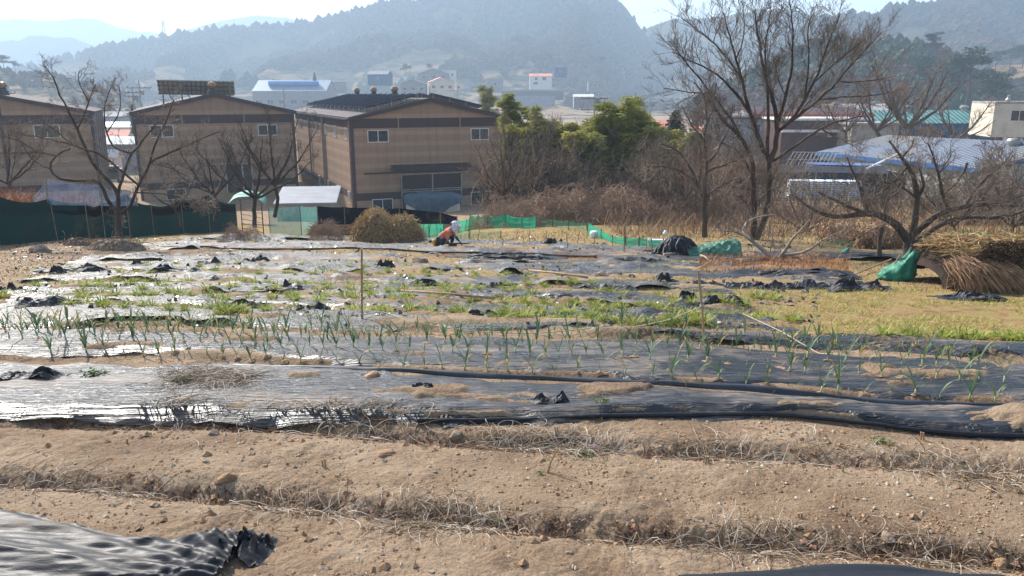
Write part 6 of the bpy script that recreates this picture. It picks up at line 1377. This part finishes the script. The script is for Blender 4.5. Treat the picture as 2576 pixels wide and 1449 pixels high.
n = 14000; x = r.uniform(2, 48, n); y = r.uniform(44, 75, n); k = fbm(x, y, 4, octv=3, seed=7) > .45; x, y = x[k], y[k]
blades('dry_weeds', np.stack([x, y, gz(x, y)], -1), .45, .03, [M['drygrey'], M['straw'], M['strawdark']], label='dry weeds on the slope below the farm building', seed=34, lean=.3, seg=2, pm=(.4, .3, .3))
# faded maize leaves
n = 5000; a_, b_ = at(2105, 600, 25), at(2320, 600, 25); x = r.uniform(a_[0], b_[0], n); y = r.uniform(23.5, 27, n)
blades('maize_litter', np.stack([x, y, gz(x, y) + .6 * r.random(n)], -1), .28, .022, [simple('faded_maize', lin(206, 170, 132), lin(160, 120, 90), 3, .8), M['strawdark']], label='withered maize leaves beyond the small green sack', seed=35, lean=1.6, seg=3, pm=(.7, .3))
# ---------------------------------------------------------------- net fences, gate, stakes
def net_fence(name, posts, mat, label, sag=.12, group=None, cat='net fence', postmat='greywood', pr=.018, top=None, over=.0, seed=0, d=None):
    """posts: (X, Y base, Y top) in photograph pixels"""
    W = []
    for q in posts:
        b = gp(q[0], q[1]) if d is None else at(q[0], q[1], d)
        if d is None: b[2] = gz1(b[0], b[1])
        h = at(q[3] if len(q) > 3 else q[0], q[2], b[1])[2] - b[2]; W.append((b, h, (at(q[3], q[2], b[1])[0] - b[0]) if len(q) > 3 else 0))
    o = empty(name, W[0][0], 0, label, cat, group); L = W[0][0]; g = G(); gt = G(); rg = np.random.default_rng(seed)
    for (b0, h0, l0), (b1, h1, l1) in zip(W[:-1], W[1:]):
        n = max(8, int(np.linalg.norm(b1 - b0) / .07)); s = np.linspace(0, 1, n)[None]; v = np.linspace(0, 1, 14)[:, None]
        hh = h0 + (h1 - h0) * s - sag * 4 * s * (1 - s) * rg.uniform(.6, 1.4) * (h0 + h1) / 2
        X = b0[0] + (b1[0] - b0[0]) * s + (l0 + (l1 - l0) * s) * v; Y = b0[1] + (b1[1] - b0[1]) * s + 0 * v
        Y = Y + (fbm(X * 1.0, v * 2 + 0 * X, .35, octv=3, seed=seed) - .5) * .22 * np.sin(s * math.pi) * (.4 + .6 * v)
        Z = b0[2] + (b1[2] - b0[2]) * s - .05 + (hh + .05) * v; g.grid(np.stack([X, Y, Z], -1) - L)
        if top: gt.grid(np.stack([X[-5:] , Y[-5:] - .012, (Z[-5:] - Z[-5:-4]) * .8 + Z[-5:-4] + .0], -1) - L)
    g.build('netting', M[mat], o, smooth=True)
    if top: gt.build('shade_band', M[top], o, smooth=True)
    for b, h, l in W:
        p = G(); p.tube([(0, 0, -.1), (l * .5, 0, h * .5), (l, 0, h + .04)], pr, 6); p.build('post', M[postmat], o, loc=b - L)
    return o
net_fence('net_fence', [(-120, 630, 486), (0, 622, 486), (145, 606, 498, 124), (225, 602, 509), (265, 600, 509), (328, 598, 487), (388, 594, 515), (463, 590, 500), (529, 587, 486), (598, 582, 512)], 'netdk', 'dark green net fence with a black upper band at the left', sag=.10, top='netblack', seed=1)
net_fence('net_fence', [(680, 588, 522), (759, 593, 518), (803, 588, 519)], 'netteal', 'pale teal net panel right of the metal gate', sag=.05, seed=2, postmat='steel')
net_fence('net_fence', [(85, 512, 498), (119, 512, 449, 116), (256, 514, 462, 253), (300, 516, 480), (345, 512, 470)], 'netblue', 'hazy blue net hung behind the left fence', sag=.12, seed=3, d=27)
net_fence('net_fence', [(800, 560, 518), (868, 562, 521), (940, 562, 523), (1006, 562, 524), (1108, 560, 534), (1150, 562, 545)], 'netblack', 'low black net behind the brushwood heaps', sag=.03, seed=4, d=31)
net_fence('net_fence', [(1025, 596, 556), (1043, 598, 550), (1064, 597, 553, 1067), (1078, 595, 542, 1086), (1100, 592, 557, 1098), (1116, 590, 543)], 'netgreen', 'bright green net peaks left of the crouching person', sag=.22, seed=5, postmat='twigdark')
net_fence('net_fence', [(1117, 588, 557), (1138, 585, 550, 1140), (1170, 582, 553, 1174), (1178, 578, 541, 1183), (1204, 577, 541), (1227, 577, 543), (1272, 576, 537), (1313, 576, 546), (1348, 577, 542)], 'netgreen', 'pale green net behind the crouching person and straw plot', sag=.12, seed=6, postmat='twigdark', d=None)
net_fence('net_fence', [(1348, 572, 546), (1390, 574, 552), (1430, 578, 556), (1476, 582, 560)], 'netfaint', 'faint green net along the back of the straw plot', sag=.1, seed=7, postmat='twigdark')
net_fence('net_fence', [(1478, 592, 559), (1512, 600, 578), (1540, 610, 594), (1573, 617, 597), (1607, 621, 598), (1668, 624, 603)], 'netgreen', 'drooping green net at the right end of the straw plot', sag=.06, seed=8, postmat='twigdark')
net_fence('net_fence', [(1043, 602, 570), (1080, 604, 568), (1110, 603, 578), (1180, 600, 580), (1260, 600, 582)], 'netfaint', 'low faint green net in front of the bright green peaks', sag=.08, seed=9, postmat='twigdark')
net_fence('net_fence', [(2060, 618, 606), (2200, 622, 596), (2330, 610, 588), (2420, 606, 582), (2560, 604, 586)], 'netfaint', 'faint green net behind the straw stack at right', sag=.08, seed=10, postmat='twigdark')
# metal gate
a = gp(611, 588); b = gp(686, 592); h = at(611, 503, a[1])[2] - a[2]; w = b[0] - a[0]
o = empty('metal_gate', a, math.atan2(b[1] - a[1], w), 'rusty tubular gate with horizontal bars in the net fence', 'gate'); g = G()
for x in (0, w): g.tube([(x, 0, -.1), (x, 0, h + .03)], .024, 8)
g.build('post', M['rust'], o); g = G()
for z in np.linspace(.06, h, 8): g.tube([(0, 0, z), (w, 0, z + .01)], .014, 6)
g.build('bars', M['rust'], o)
# thin stakes in the straw plot
for k, (X, Yb, Yt, Xt) in enumerate([(1296, 606, 577, 1303), (1332, 606, 573, 1332), (1370, 610, 578, 1376), (1413, 575, 540, 1412), (1428, 631, 583, 1424), (1450, 618, 584, 1458), (1478, 592, 556, 1477), (1493, 622, 588, 1497), (1541, 620, 592, 1539), (1570, 632, 565, 1570), (1627, 632, 590, 1625), (1640, 634, 597, 1638), (1263, 624, 600, 1266), (1180, 606, 575, 1183), (1200, 610, 578, 1207), (1160, 605, 588, 1158)]):
    p = gp(X, Yb); h = at(Xt, Yt, p[1]) - p; g = G(); r = .022 if k in (9, 11) else .013; g.tube([(0, 0, -.1), tuple(h * .5 + np.array([.01, 0, 0])), tuple(h)], [r, r, r * .8], 6); o = g.build('thin_stake', M['greywood'], loc=(p[0], p[1], gz1(p[0], p[1])))
    tag(o, ['tallest pale post at the front of the straw plot', 'stubby pale post beside the black net heap'][[9, 11].index(k)] if k in (9, 11) else 'thin dark stake in the straw plot behind the field', 'stake', None if k in (9, 11) else 'thin stakes in the straw plot')
# two garden stakes and the rope
st = []
for X, Yb, Xt, Yt, lab in [(910, 818, 910, 625, 'straight wooden stake left of centre with the rope end tied low on it'), (1776, 868, 1756, 680, 'slightly leaning wooden stake at the right with the rope knotted round it')]:
    p = gp(X, Yb); h = at(Xt, Yt, p[1]) - p; g = G(); g.tube([(0, 0, -.15), tuple(h * .5), tuple(h)], [.015, .0145, .014], 8); o = g.build('garden_stake', M['wood'], loc=p, smooth=False); tag(o, lab, 'stake', 'pair of garden stakes with a rope'); st.append((p, h))
g = G(); kp = lambda i, f: st[i][0] + st[i][1] * f
def gpt(X, Y, dz=.03): p = gp(X, Y); return np.array([p[0], p[1], gz1(p[0], p[1]) + dz])
pts = [kp(0, .14) + (0, -.02, 0), gpt(960, 808, .05), gpt(1050, 832), gpt(1200, 846), gpt(1350, 852), gpt(1500, 852), gpt(1600, 842, .06), (gpt(1600, 842, .06) + kp(1, .52)) / 2 + (0, 0, -.04), kp(1, .53) + (0, -.02, 0)]
pts = np.array(pts); t = np.linspace(0, len(pts) - 1, 60); Q = np.stack([np.interp(t, range(len(pts)), pts[:, k]) for k in range(3)], -1); Q[1:-1] = (Q[:-2] + Q[1:-1] * 2 + Q[2:]) / 4; g.tube(Q, .007, 6)
pts = np.array([kp(1, .53) + (.0, -.02, 0), gpt(1860, 828, .18), gpt(1960, 858, .06), gpt(2060, 892, .03), gpt(2110, 905, .01)]); t = np.linspace(0, 4, 40); Q = np.stack([np.interp(t, range(5), pts[:, k]) for k in range(3)], -1); Q[1:-1] = (Q[:-2] + Q[1:-1] * 2 + Q[2:]) / 4; g.tube(Q, .007, 6)
for i, f in ((0, .14), (1, .53)):
    an = np.linspace(0, 4 * math.pi, 26); c = kp(i, f); g.tube([(c[0] + .021 * math.cos(a), c[1] + .021 * math.sin(a), c[2] + .012 * a / 6.28 - .012) for a in an], .006, 5)
o = g.build('rope', M['rope'], smooth=True); tag(o, 'pale twisted rope running between the two garden stakes and off to the right', 'rope')
# hoes
def hoe(A, B, blade_at_A, label):
    a = gpt(*A, dz=.13); b = gpt(*B, dz=.09); o = empty('hoe', a, 0, label, 'hoe', 'hoes left lying in the field'); v = b - a
    G().tube([(0, 0, 0), tuple(v * .5 + np.array([0, 0, .015])), tuple(v)], [.021, .019, .021], 8).build('handle', M['wood'], o, smooth=True)
    e = np.zeros(3) if blade_at_A else v; s = -1 if blade_at_A else 1; g = G(); g.tube([tuple(e), tuple(e + (s * .06, 0, .03)), tuple(e + (s * .12, 0, .02)), tuple(e + (s * .14, -.01, -.02))], [.012, .009, .008, .008], 6)
    c = e + np.array([s * .145, -.01, -.01]); P = [[(c[0] + s * .012 * math.sin(i), c[1] + j, c[2] - k) for j in np.linspace(-w, w, 7)] for i, (k, w) in enumerate([(-.06, .02), (-.04, .06), (0, .075), (.05, .08)])]
    g.grid(P); g.grid(np.array(P) + [.004, 0, 0], flip=True); g.build('blade', M['steel'], o)
hoe((1010, 752), (1240, 775), False, 'long handled hoe in the middle of the field, its blade at the right end')
hoe((1330, 697), (1478, 720), True, 'farther hoe with its blade at the left end of the handle')
p = gpt(2130, 700, .04); q = gpt(2240, 668, .16); o = G().tube([tuple(np.zeros(3)), tuple((q - p) * .5), tuple(q - p)], [.016, .018, .018], 7).build('wooden_pole', M['wood'], loc=p); tag(o, 'wooden pole leaning low against the green sack', 'pole')
for X, Y, X2, Y2, lab in [(1745, 690, 1790, 655, 'pale stick slanting out of the rust orange stubble'), (2225, 700, 2265, 640, 'thin cane leaning left of the green sack'), (160, 752, 330, 698, 'long thin cane lying over the left mulch rows')]:
    p = gpt(X, Y, .02); d_ = p[1]; q = at(X2, Y2, d_ + (1.2 if X < 300 else 0)); 
    if X < 300: q = gpt(X2, Y2, .05)
    o = G().tube([(0, 0, 0), tuple((q - p) * .5), tuple(q - p)], .011, 6).build('stick', M['straw'], loc=p); tag(o, lab, 'stick')

# ---------------------------------------------------------------- heaps
def heap(name, X, Y, wpx, hpx, label, cat, seed, mats, n=2600, L=(.12, .5), r=(.004, .009), flow=.35, dep=.7, inner='strawdark', humps=((0, 1, 1),), up=0):
    p = gp(X, Y); mp = p[1] / F / 2.5156; w, h = wpx * mp / 2, hpx * mp; o = empty(name, (p[0], p[1] + w * dep * .5, gz1(p[0], p[1])), 0, label, cat); rg = np.random.default_rng(seed)
    def top(x, y):
        z = 0 * x
        for cx, sw, sh in humps: z = np.maximum(z, h * sh * np.clip(1 - ((x - cx * w) / (w * sw)) ** 2 - (y / (w * dep)) ** 2, 0, 1) ** .6)
        return z * (.6 + .8 * fbm(x, y, w * .35, octv=4, seed=seed))
    xs, ys = np.meshgrid(np.linspace(-w * 1.05, w * 1.05, 60), np.linspace(-w * dep, w * dep, 36)); Z = top(xs, ys) - .04 + (fbm(xs, ys, .12, octv=3, seed=seed) - .5) * .08
    G().grid(np.stack([xs, ys, Z], -1)).build('core', M[inner], o, smooth=True)
    for mi, (m, fr) in enumerate(mats):
        k = int(n * fr); x = rg.uniform(-w, w, k); y = rg.uniform(-w * dep, w * dep, k) ; z = top(x, y); ok = z > .02; x, y, z = x[ok], y[ok], z[ok]; lines = []
        for a, b, c in zip(x, y, z):
            d = rg.normal(size=3); d[2] = d[2] * flow + up; d /= np.linalg.norm(d); l = rg.uniform(*L); P = np.array([(a, b, c - .02), np.array((a, b, c)) + d * l * .5 + rg.normal(0, .03, 3), np.array((a, b, c)) + d * l + np.array([0, 0, -l * .25])]); P[:, 2] = np.maximum(P[:, 2], 0); lines.append((P, rg.uniform(*r)))
        G().tubes(lines, 3).build('stalks' if mi == 0 else ['stalks', 'dry_leaves', 'straw_top'][mi], M[m], o)
    return o
heap('brushwood_heap', 972, 610, 185, 78, 'large heap of pulled dry plants left of the crouching person', 'heap', 1, [('strawgreen', .5), ('straw', .5)], n=9000, inner='strawdark', r=(.004, .009), L=(.08, .34), flow=.8, humps=((-.35, .62, 1), (.3, .68, .8), (0, 1, .5)), dep=.5)
heap('brushwood_heap', 850, 592, 150, 42, 'lower brown heap of twigs right of the teal net panel', 'heap', 2, [('twigbrown', .7), ('straw', .3)], n=2400, inner='strawdark', r=(.006, .012), flow=.8, humps=((-.2, .8, .8), (.5, .5, 1)), dep=.5)
heap('rubble_heap', 285, 632, 150, 26, 'grey earth mound with roots at the foot of the left tree', 'mound', 3, [('strawdark', .6), ('greywood', .4)], n=260, inner='rock', dep=.5)
heap('rubble_heap', 190, 620, 80, 18, 'smaller stony mound left of the grey earth mound', 'mound', 4, [('strawdark', 1)], n=120, inner='rock', dep=.5)
# straw and stalk stack at the right edge
p = gp(2585, 728); mp = p[1] / F / 2.5156; o = empty('straw_stack', (p[0], p[1] + .95, gz1(p[0], p[1])), 0, 'dark stack of dry stalks topped with pale straw at the right edge', 'straw stack'); rg = np.random.default_rng(9)
xs, ys = np.meshgrid(np.linspace(-1.35, 2.6, 80), np.linspace(-1, 1.1, 40)); tp = lambda x, y: .68 * np.clip(1 - np.clip((-.7 - x) / .7, 0, 1) ** 2 - (y / 1.05) ** 4, 0, 1) ** .5 * (.82 + .3 * fbm(x, y, .6, octv=3, seed=3))
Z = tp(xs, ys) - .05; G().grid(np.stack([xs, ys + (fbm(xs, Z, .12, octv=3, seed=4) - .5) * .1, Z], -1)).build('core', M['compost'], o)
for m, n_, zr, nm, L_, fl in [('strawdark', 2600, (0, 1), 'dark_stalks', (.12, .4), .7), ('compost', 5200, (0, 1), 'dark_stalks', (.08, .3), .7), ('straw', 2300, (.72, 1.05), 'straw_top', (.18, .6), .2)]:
    lines = []
    for _ in range(n_):
        x = rg.uniform(-1.3, 2.5); y = rg.uniform(-1.05, .8); z = float(tp(np.array(x), np.array(y))); 
        if nm == 'dark_stalks' and rg.random() < .7: y = -1.0 + rg.uniform(-.05, .1) ; z = rg.random() * .85 * min(1, max(0, (x + 1.35) / .5))
        elif nm == 'straw_top' and z < .5: continue
        d = rg.normal(size=3) * [1.6, .7, fl]; d /= np.linalg.norm(d); l = rg.uniform(*L_); c = np.array([x, y, z + rg.uniform(0, .10 if nm != 'dark_stalks' else .02)]); lines.append((np.array([c - d * l / 2, c + [0, 0, .02], c + d * l / 2 + [0, 0, -.05 * l]]), rg.uniform(.003, .008)))
    G().tubes(lines, 3).build(nm, M[m], o)
lines = []
for _ in range(460):
    f = rg.random(); a = np.array([-1.42 + f * .85 + rg.normal(0, .06), -.9 + rg.uniform(-.15, .2), .54 - .1 * abs(f - .4) + rg.normal(0, .05)]); e = a + np.array([.15 + .35 * f + rg.normal(0, .09), -.35 + rg.normal(0, .1), -.54 + rg.uniform(0, .22)]); m = (a + e) / 2 + np.array([.0, -.05, .06]) + rg.normal(0, .03, 3)
    lines.append((np.array([a, m, e]), np.array([.009, .007, .004]) * rg.uniform(.6, 1.2)))
G().tubes(lines, 4).build('leaning_bundle', simple('stalk_bundle', lin(182, 146, 112), lin(130, 98, 74), 5, .8), o)
# green sack with a pale torn cuff, small green sack
def sack(X, Y, w, h, label, seed, cuff=True, tilt=.35):
    p = gp(X, Y); mp = p[1] / F / 2.5156; W, H = w * mp / 2, h * mp; rg = np.random.default_rng(seed); o = empty('sack', (p[0], p[1] + .15, gz1(p[0], p[1]) - .01), 0, label, 'sack')
    an = np.linspace(0, 2 * math.pi, 41); rows = []
    for t, wx, wy, cx in [(0, .55, .5, -.1), (.03, .95, .85, -.1), (.15, 1.0, 1, -.08), (.32, .92, .9, 0), (.5, .66, .7, .25), (.68, .46, .5, .5), (.85, .34, .4, .68), (1, .30, .34, .82)]:
        rows.append([(cx * W + wx * W * math.cos(a) * (1 + .09 * math.sin(5 * a + t * 9) + .05 * math.sin(11 * a + t * 20)), wy * W * .7 * math.sin(a) * (1 + .08 * math.sin(7 * a + t * 8)), t * H * (1 + .06 * math.sin(3 * a + 1)) + .035 * H * math.sin(a * 4 + t * 11)) for a in an])
    P = np.array(rows); n_ = 40; tt = np.linspace(0, 7, n_); P = np.stack([[ [np.interp(q, range(8), P[:, j, k]) for k in range(3)] for j in range(41)] for q in tt]); P[:, :, :2] += (fbm(P[:, :, 2] * 3, P[:, :, 0] * 3 + P[:, :, 1], .35, octv=3, seed=seed)[..., None] - .5) * W * .22
    P[:, -1] = P[:, 0]; G().grid(P).build('bag', M['sack'], o, smooth=True)
    if cuff:
        c = P[-6:].copy(); m = c.mean(1, keepdims=True); c = m + (c - m) * 1.12 + np.array([0, 0, .02]); G().grid(c[:, :16]).build('cuff', M['white'], o, smooth=True)
    return o
sack(2268, 703, 92, 76, 'green woven sack with a pale torn cuff in front of the straw stack', 1); sack(2127, 646, 32, 20, 'small crumpled green sack beyond the stubble on the right', 2, False)
# black net heap, green tarpaulin, blue sheet, logs
p = gp(1708, 648); mp = p[1] / F / 2.5156; o = empty('net_heap', (p[0], p[1] + .3, gz1(p[0], p[1])), 0, 'tall black heap of bundled shade net left of the green tarpaulin', 'net heap'); rg = np.random.default_rng(5); w, h = 50 * mp, 44 * mp
xs, ys = np.meshgrid(np.linspace(-w * 1.2, w * 1.2, 60), np.linspace(-w * .8, w * .8, 40)); Z = h * np.clip(1 - (xs / w / 1.15) ** 2 - (ys / w / .8) ** 2, 0, 1) ** .7 * (.6 + .7 * fbm(xs, ys, .25, octv=4, seed=2)) - .03
G().grid(np.stack([xs, ys, Z], -1)).build('bulk', M['blackheap'], o); lines = []
for _ in range(70):
    a = rg.uniform(-.6, 3.7); x0 = rg.uniform(-.5, .3) * w; pts = []
    for t in np.linspace(0, 1, 9):
        xx = x0 + math.cos(a) * w * t * rg.uniform(.9, 1.0); yy = -abs(math.sin(a)) * w * .75 * t - .02; zz = h * max(0, 1 - (xx / w / 1.15) ** 2 - (yy / w / .8) ** 2) ** .7 * .95 + .03; pts.append((xx, yy, zz))
    lines.append((np.array(pts) + rg.normal(0, .012, (9, 3)), rg.uniform(.02, .045)))
G().tubes(lines, 6).build('folds', M['flap'], o, smooth=True)
p = gp(1800, 650); mp = p[1] / F / 2.5156; s, v = np.meshgrid(np.linspace(-1, 1, 70), np.linspace(0, 1, 34)); W = 68 * mp
topz = (30 + 5 * s + 8 * fbm(s, 0 * s, .5, seed=3)) * mp; y = -.5 * (1 - v) ** .7 * (1.1) + .5 * np.clip(v - .6, 0, 1); z = topz * np.clip(v / .62, 0, 1) ** .6 * (1 - .35 * np.clip(v - .62, 0, 1)) + (fbm(s * 2, v * 2, .3, octv=4, seed=7) - .5) * .14; x = s * W * (1 - .05 * v) + (fbm(s, v, .3, octv=3, seed=9) - .5) * .1
z = z * (.75 + .25 * s) 
o = G().grid(np.stack([x, y, z], -1)).build('tarpaulin', M['tarpgreen'], smooth=True, loc=(p[0], p[1] + .55, gz1(p[0], p[1]))); tag(o, 'rumpled green tarpaulin over a pile at the right back of the field', 'tarpaulin')
P = crumple(50 * mp * 1.3, .5, 30 * mp, 77, 40, 26, .6); p = gp(1822, 646); o = G().grid(P).build('blue_sheet', M['tarpblue'], loc=(p[0], p[1] - .05, gz1(p[0], p[1]))); tag(o, 'blue and grey plastic bundle at the foot of the green tarpaulin', 'plastic bundle')
for X, Y, X2, Y2, r, lab in [(1605, 646-8, 1782, 634, .05, 'thick pale log lying against the black net heap'), (1700, 622, 1775, 634, .03, 'thinner branch lying across the green tarpaulin'), (1752, 640, 1772, 654, .035, 'short log end pointing at the stubble')]:
    if X == 1605: X = 1662
    p = gpt(X, Y + 8, .10); q = gpt(X2, Y2 + 8, .16); o = G().tube([(0, 0, 0), tuple((q - p) * .5 + np.array([0, 0, .03])), tuple(q - p)], [r, r * .9, r * .7], 9).build('log', M['greywood'], loc=p - np.array([0, .45, 0]), smooth=True); tag(o, lab, 'log')
p = gp(1662, 622); o = empty('white_board', (p[0], p[1] + .4, gz1(p[0], p[1])), 0, 'white board with a small white can behind the black net heap', 'board'); G().box((0, 0, .17), (.75, .4, .04)).build('board', M['white'], o)
for x in (-.3, .3): G().b2(x - .03, x + .03, -.15, .15, 0, .149).build('support', M['white'], o)
p = gp(1494, 600); g = G(); g.lathe([(0, .26), (.12, .27), (.15, .2), (.13, 0), (0, 0)], (0, 0, 0), 14); o = g.build('plastic_tub', M['white'], loc=(p[0], p[1], gz1(p[0], p[1])), smooth=True); tag(o, 'white upturned tub by the drooping green net', 'tub')
g = G(); g.lathe([(0, .14), (.05, .14), (.06, .1), (.09, .06), (.09, 0), (0, 0)], (0, 0, 0), 12); p2_ = gp(1676, 606); o = g.build('can', M['white'], loc=(p2_[0], p2_[1] + .2, gz1(p2_[0], p2_[1]) + .19), smooth=True); tag(o, 'small white can on the white board by the net heap', 'can')

# ---------------------------------------------------------------- the crouching person
def skin(name, V, E, Rr, mat, parent, lv=2):
    me = bpy.data.meshes.new(name); me.from_pydata([tuple(v) for v in V], E, []); me.materials.append(mat); o = bpy.data.objects.new(name, me); COL.objects.link(o); o.parent = parent
    m = o.modifiers.new('skin', 'SKIN'); m.use_smooth_shade = True
    for i, r in enumerate(Rr): me.skin_vertices[0].data[i].radius = (r, r) if not isinstance(r, tuple) else r
    for i in range(len(V)): me.skin_vertices[0].data[i].use_root = (i == 0)
    s = o.modifiers.new('sub', 'SUBSURF'); s.levels = s.render_levels = lv; return o
pp = gp(1126, 625); pz = gz1(pp[0], pp[1])
M['skin'] = simple('skin', lin(196, 148, 118), lin(180, 132, 104), 8, .6); M['coral'] = simple('coral_sweater', lin(214, 132, 108), lin(196, 114, 92), 14, .9, .004, 90)
n = NT('floral_cloth'); vo = n.n('ShaderNodeTexVoronoi'); vo.inputs['Scale'].default_value = 24; n.l(n.tc.outputs['Object'], vo.inputs[0]); c = n.ramp(vo.outputs['Distance'], [(.0, lin(150, 60, 100)), (.28, lin(176, 110, 150)), (.42, lin(226, 214, 226)), (1, lin(234, 226, 234))]); n.set(c, .85); M['floral'] = n.m
n = NT('dark_floral_trousers'); vo = n.n('ShaderNodeTexVoronoi'); vo.inputs['Scale'].default_value = 34; n.l(n.tc.outputs['Object'], vo.inputs[0]); c = n.ramp(vo.outputs['Distance'], [(.0, lin(120, 124, 132)), (.3, lin(66, 72, 84)), (.5, lin(42, 44, 54))]); n.set(c, .9); M['trousers'] = n.m
M['slate'] = simple('slate_sleeve', lin(92, 98, 122), lin(66, 72, 94), 10, .9); M['glove'] = simple('brown_glove', lin(96, 86, 60), lin(66, 58, 44), 20, .8); M['cushion'] = simple('ochre_cushion', lin(214, 160, 84), lin(184, 126, 58), 8, .7); M['hair'] = simple('black_hair', lin(24, 20, 20), lin(36, 32, 30), 20, .5)
me_root = empty('person', (pp[0], pp[1], pz), 0, 'person crouching in a coral sweater and floral sun bonnet, reaching down to the plants', 'person')
hip = (-.27, 0, .19); V = [hip, (-.14, 0, .30), (-.01, 0, .41), (.06, 0, .49), (.11, 0, .55), (.17, 0, .60), (.22, 0, .655), (.25, 0, .70), (.30, 0, .62),
  (-.24, -.09, .17), (-.06, -.17, .25), (-.20, -.17, .07), (-.10, -.18, .03), (-.24, .09, .17), (.16, .14, .27), (.10, .15, .08), (.20, .15, .03),
  (.05, -.16, .45), (.00, -.20, .23), (.06, -.17, .08), (.08, .16, .46), (.24, .20, .26), (.35, .16, .10)]
E = [(0,1),(1,2),(2,3),(3,4),(4,5),(5,6),(6,7),(6,8),(0,9),(9,10),(10,11),(11,12),(0,13),(13,14),(14,15),(15,16),(3,17),(17,18),(18,19),(3,20),(20,21),(21,22)]
Rr = [.12,.11,.12,.10,.055,.05,.085,.07,.02, .085,.06,.045,.035,.085,.06,.045,.035,.05,.035,.024,.05,.035,.024]
body = skin('body', V, E, Rr, M['skin'], me_root)
skin('sweater', [V[0] + np.zeros(3) if 0 else (-.24, 0, .22), V[1], V[2], V[3], (.085, 0, .52), V[17], (.02, -.19, .33), (.0, -.20, .22), V[20], (.17, .19, .35), (.23, .2, .27)], [(0,1),(1,2),(2,3),(3,4),(3,5),(5,6),(6,7),(3,8),(8,9),(9,10)], [.135,.135,.14,.115,.075,.075,.066,.06,.07,.06,.05], M['coral'], me_root)
skin('trousers', [(-.28, 0, .18), (-.22, -.1, .17), (-.14, -.15, .23), (-.05, -.17, .245), (-.14, -.18, .14), (-.20, -.17, .07), (-.2, .1, .18), (0, .13, .24), (.16, .14, .28), (.14, .15, .17), (.11, .15, .08)], [(0,1),(1,2),(2,3),(3,4),(4,5),(0,6),(6,7),(7,8),(8,9),(9,10)], [.135,.105,.10,.085,.075,.062,.105,.095,.085,.072,.06], M['trousers'], me_root)
for s, pts in ((-1, [(.0, -.20, .22), (.03, -.185, .15), (.055, -.172, .09)]), (1, [(.23, .20, .27), (.30, .18, .18), (.345, .162, .11)])):
    skin('sleeve_cover', pts, [(0, 1), (1, 2)], [.056, .046, .034], M['slate'], me_root, 1)
def glove(c, d, s):
    V = [c, c + d * .05]; E = [(0, 1)]; R_ = [.028, .032]; side = np.cross(d, [0, 0, 1.]); side /= np.linalg.norm(side)
    for i, (o_, l) in enumerate([(-.027, .05), (-.009, .06), (.009, .056), (.027, .044)]):
        b = c + d * .085 + side * o_; k = len(V); V += [b, b + d * l * .5 + np.array([0, 0, -.012]), b + d * l * .7 + np.array([0, 0, -.035])]; E += [(1, k), (k, k + 1), (k + 1, k + 2)]; R_ += [.011, .010, .008]
    k = len(V); V += [c + d * .03 + side * .03 * s, c + d * .055 + side * .055 * s + np.array([0, 0, -.015])]; E += [(0, k), (k, k + 1)]; R_ += [.012, .010]
    skin('glove', V, E, R_, M['glove'], me_root, 1)
dd = np.array([.4, -.1, -.45]); dd /= np.linalg.norm(dd); glove(np.array([.06, -.17, .085]), dd, 1); glove(np.array([.35, .16, .105]), dd, -1)
for y, x in ((-.175, -.14), (.15, .16)):
    g = G(); rows = [[(x + cx + a_ * math.cos(t), y + b_ * math.sin(t), z) for t in np.linspace(0, 2 * math.pi, 17)] for z, a_, b_, cx in [(-.01, .11, .042, 0), (.02, .115, .047, 0), (.05, .10, .045, -.01), (.075, .05, .04, -.05), (.085, .03, .03, -.06)]]; g.grid(rows); g.build('shoe', M['trousers'], me_root, smooth=True)
g = G(); cx, cz = .235, .655    # bonnet crown, brim, neck cloth
P = []
for k in range(9):
    t = k / 8 * 1.75; P.append([(cx + .118 * math.sin(t) * math.cos(a), .108 * math.sin(t) * math.sin(a), cz + .02 + .105 * math.cos(t)) for a in np.linspace(0, 2 * math.pi, 25)])
g.grid(P); bon = g.build('bonnet', M['floral'], me_root, smooth=True)
g = G(); P = [[(cx + .02 + r * 1.05 * math.cos(a), r * math.sin(a), cz + .03 - (r - .1) * .55 + (r - .1) * .3 * math.cos(a) * -1) for a in np.linspace(-1.5, 1.5, 19)] for r in (.10, .14, .175)]; g.grid(P); g.build('brim', M['floral'], bon, smooth=True)
g = G(); P = []
for k in range(12):
    f = k / 11; P.append([(cx - .035 * f + (.118 + .02 * f * math.sin(3 * a) - .03 * f) * math.cos(a) * (1 + .04 * math.sin(7 * a)), (.112 + .012 * math.sin(6 * a) * f) * math.sin(a), cz + .01 - f * (.17 + .10 * math.cos(a * .5) ** 4)) for a in np.linspace(-2.55, 2.55, 40)])
g.grid(P); g.build('neck_cloth', M['floral'], bon, smooth=True)
g = G(); g.lathe([(0, .045), (.03, .035), (.042, 0), (.03, -.035), (0, -.045)], (.13, -.03, .685), 12); g.build('hair', M['hair'], me_root, smooth=True)
g = G(); g.lathe([(0, .055), (.08, .055), (.11, .035), (.12, 0), (.11, -.035), (.08, -.055), (0, -.055)], (0, 0, 0), 20); cu = g.build('seat_cushion', M['cushion'], me_root, smooth=True, loc=(-.385, -.02, .115)); cu.rotation_euler = (0, R(70), 0)
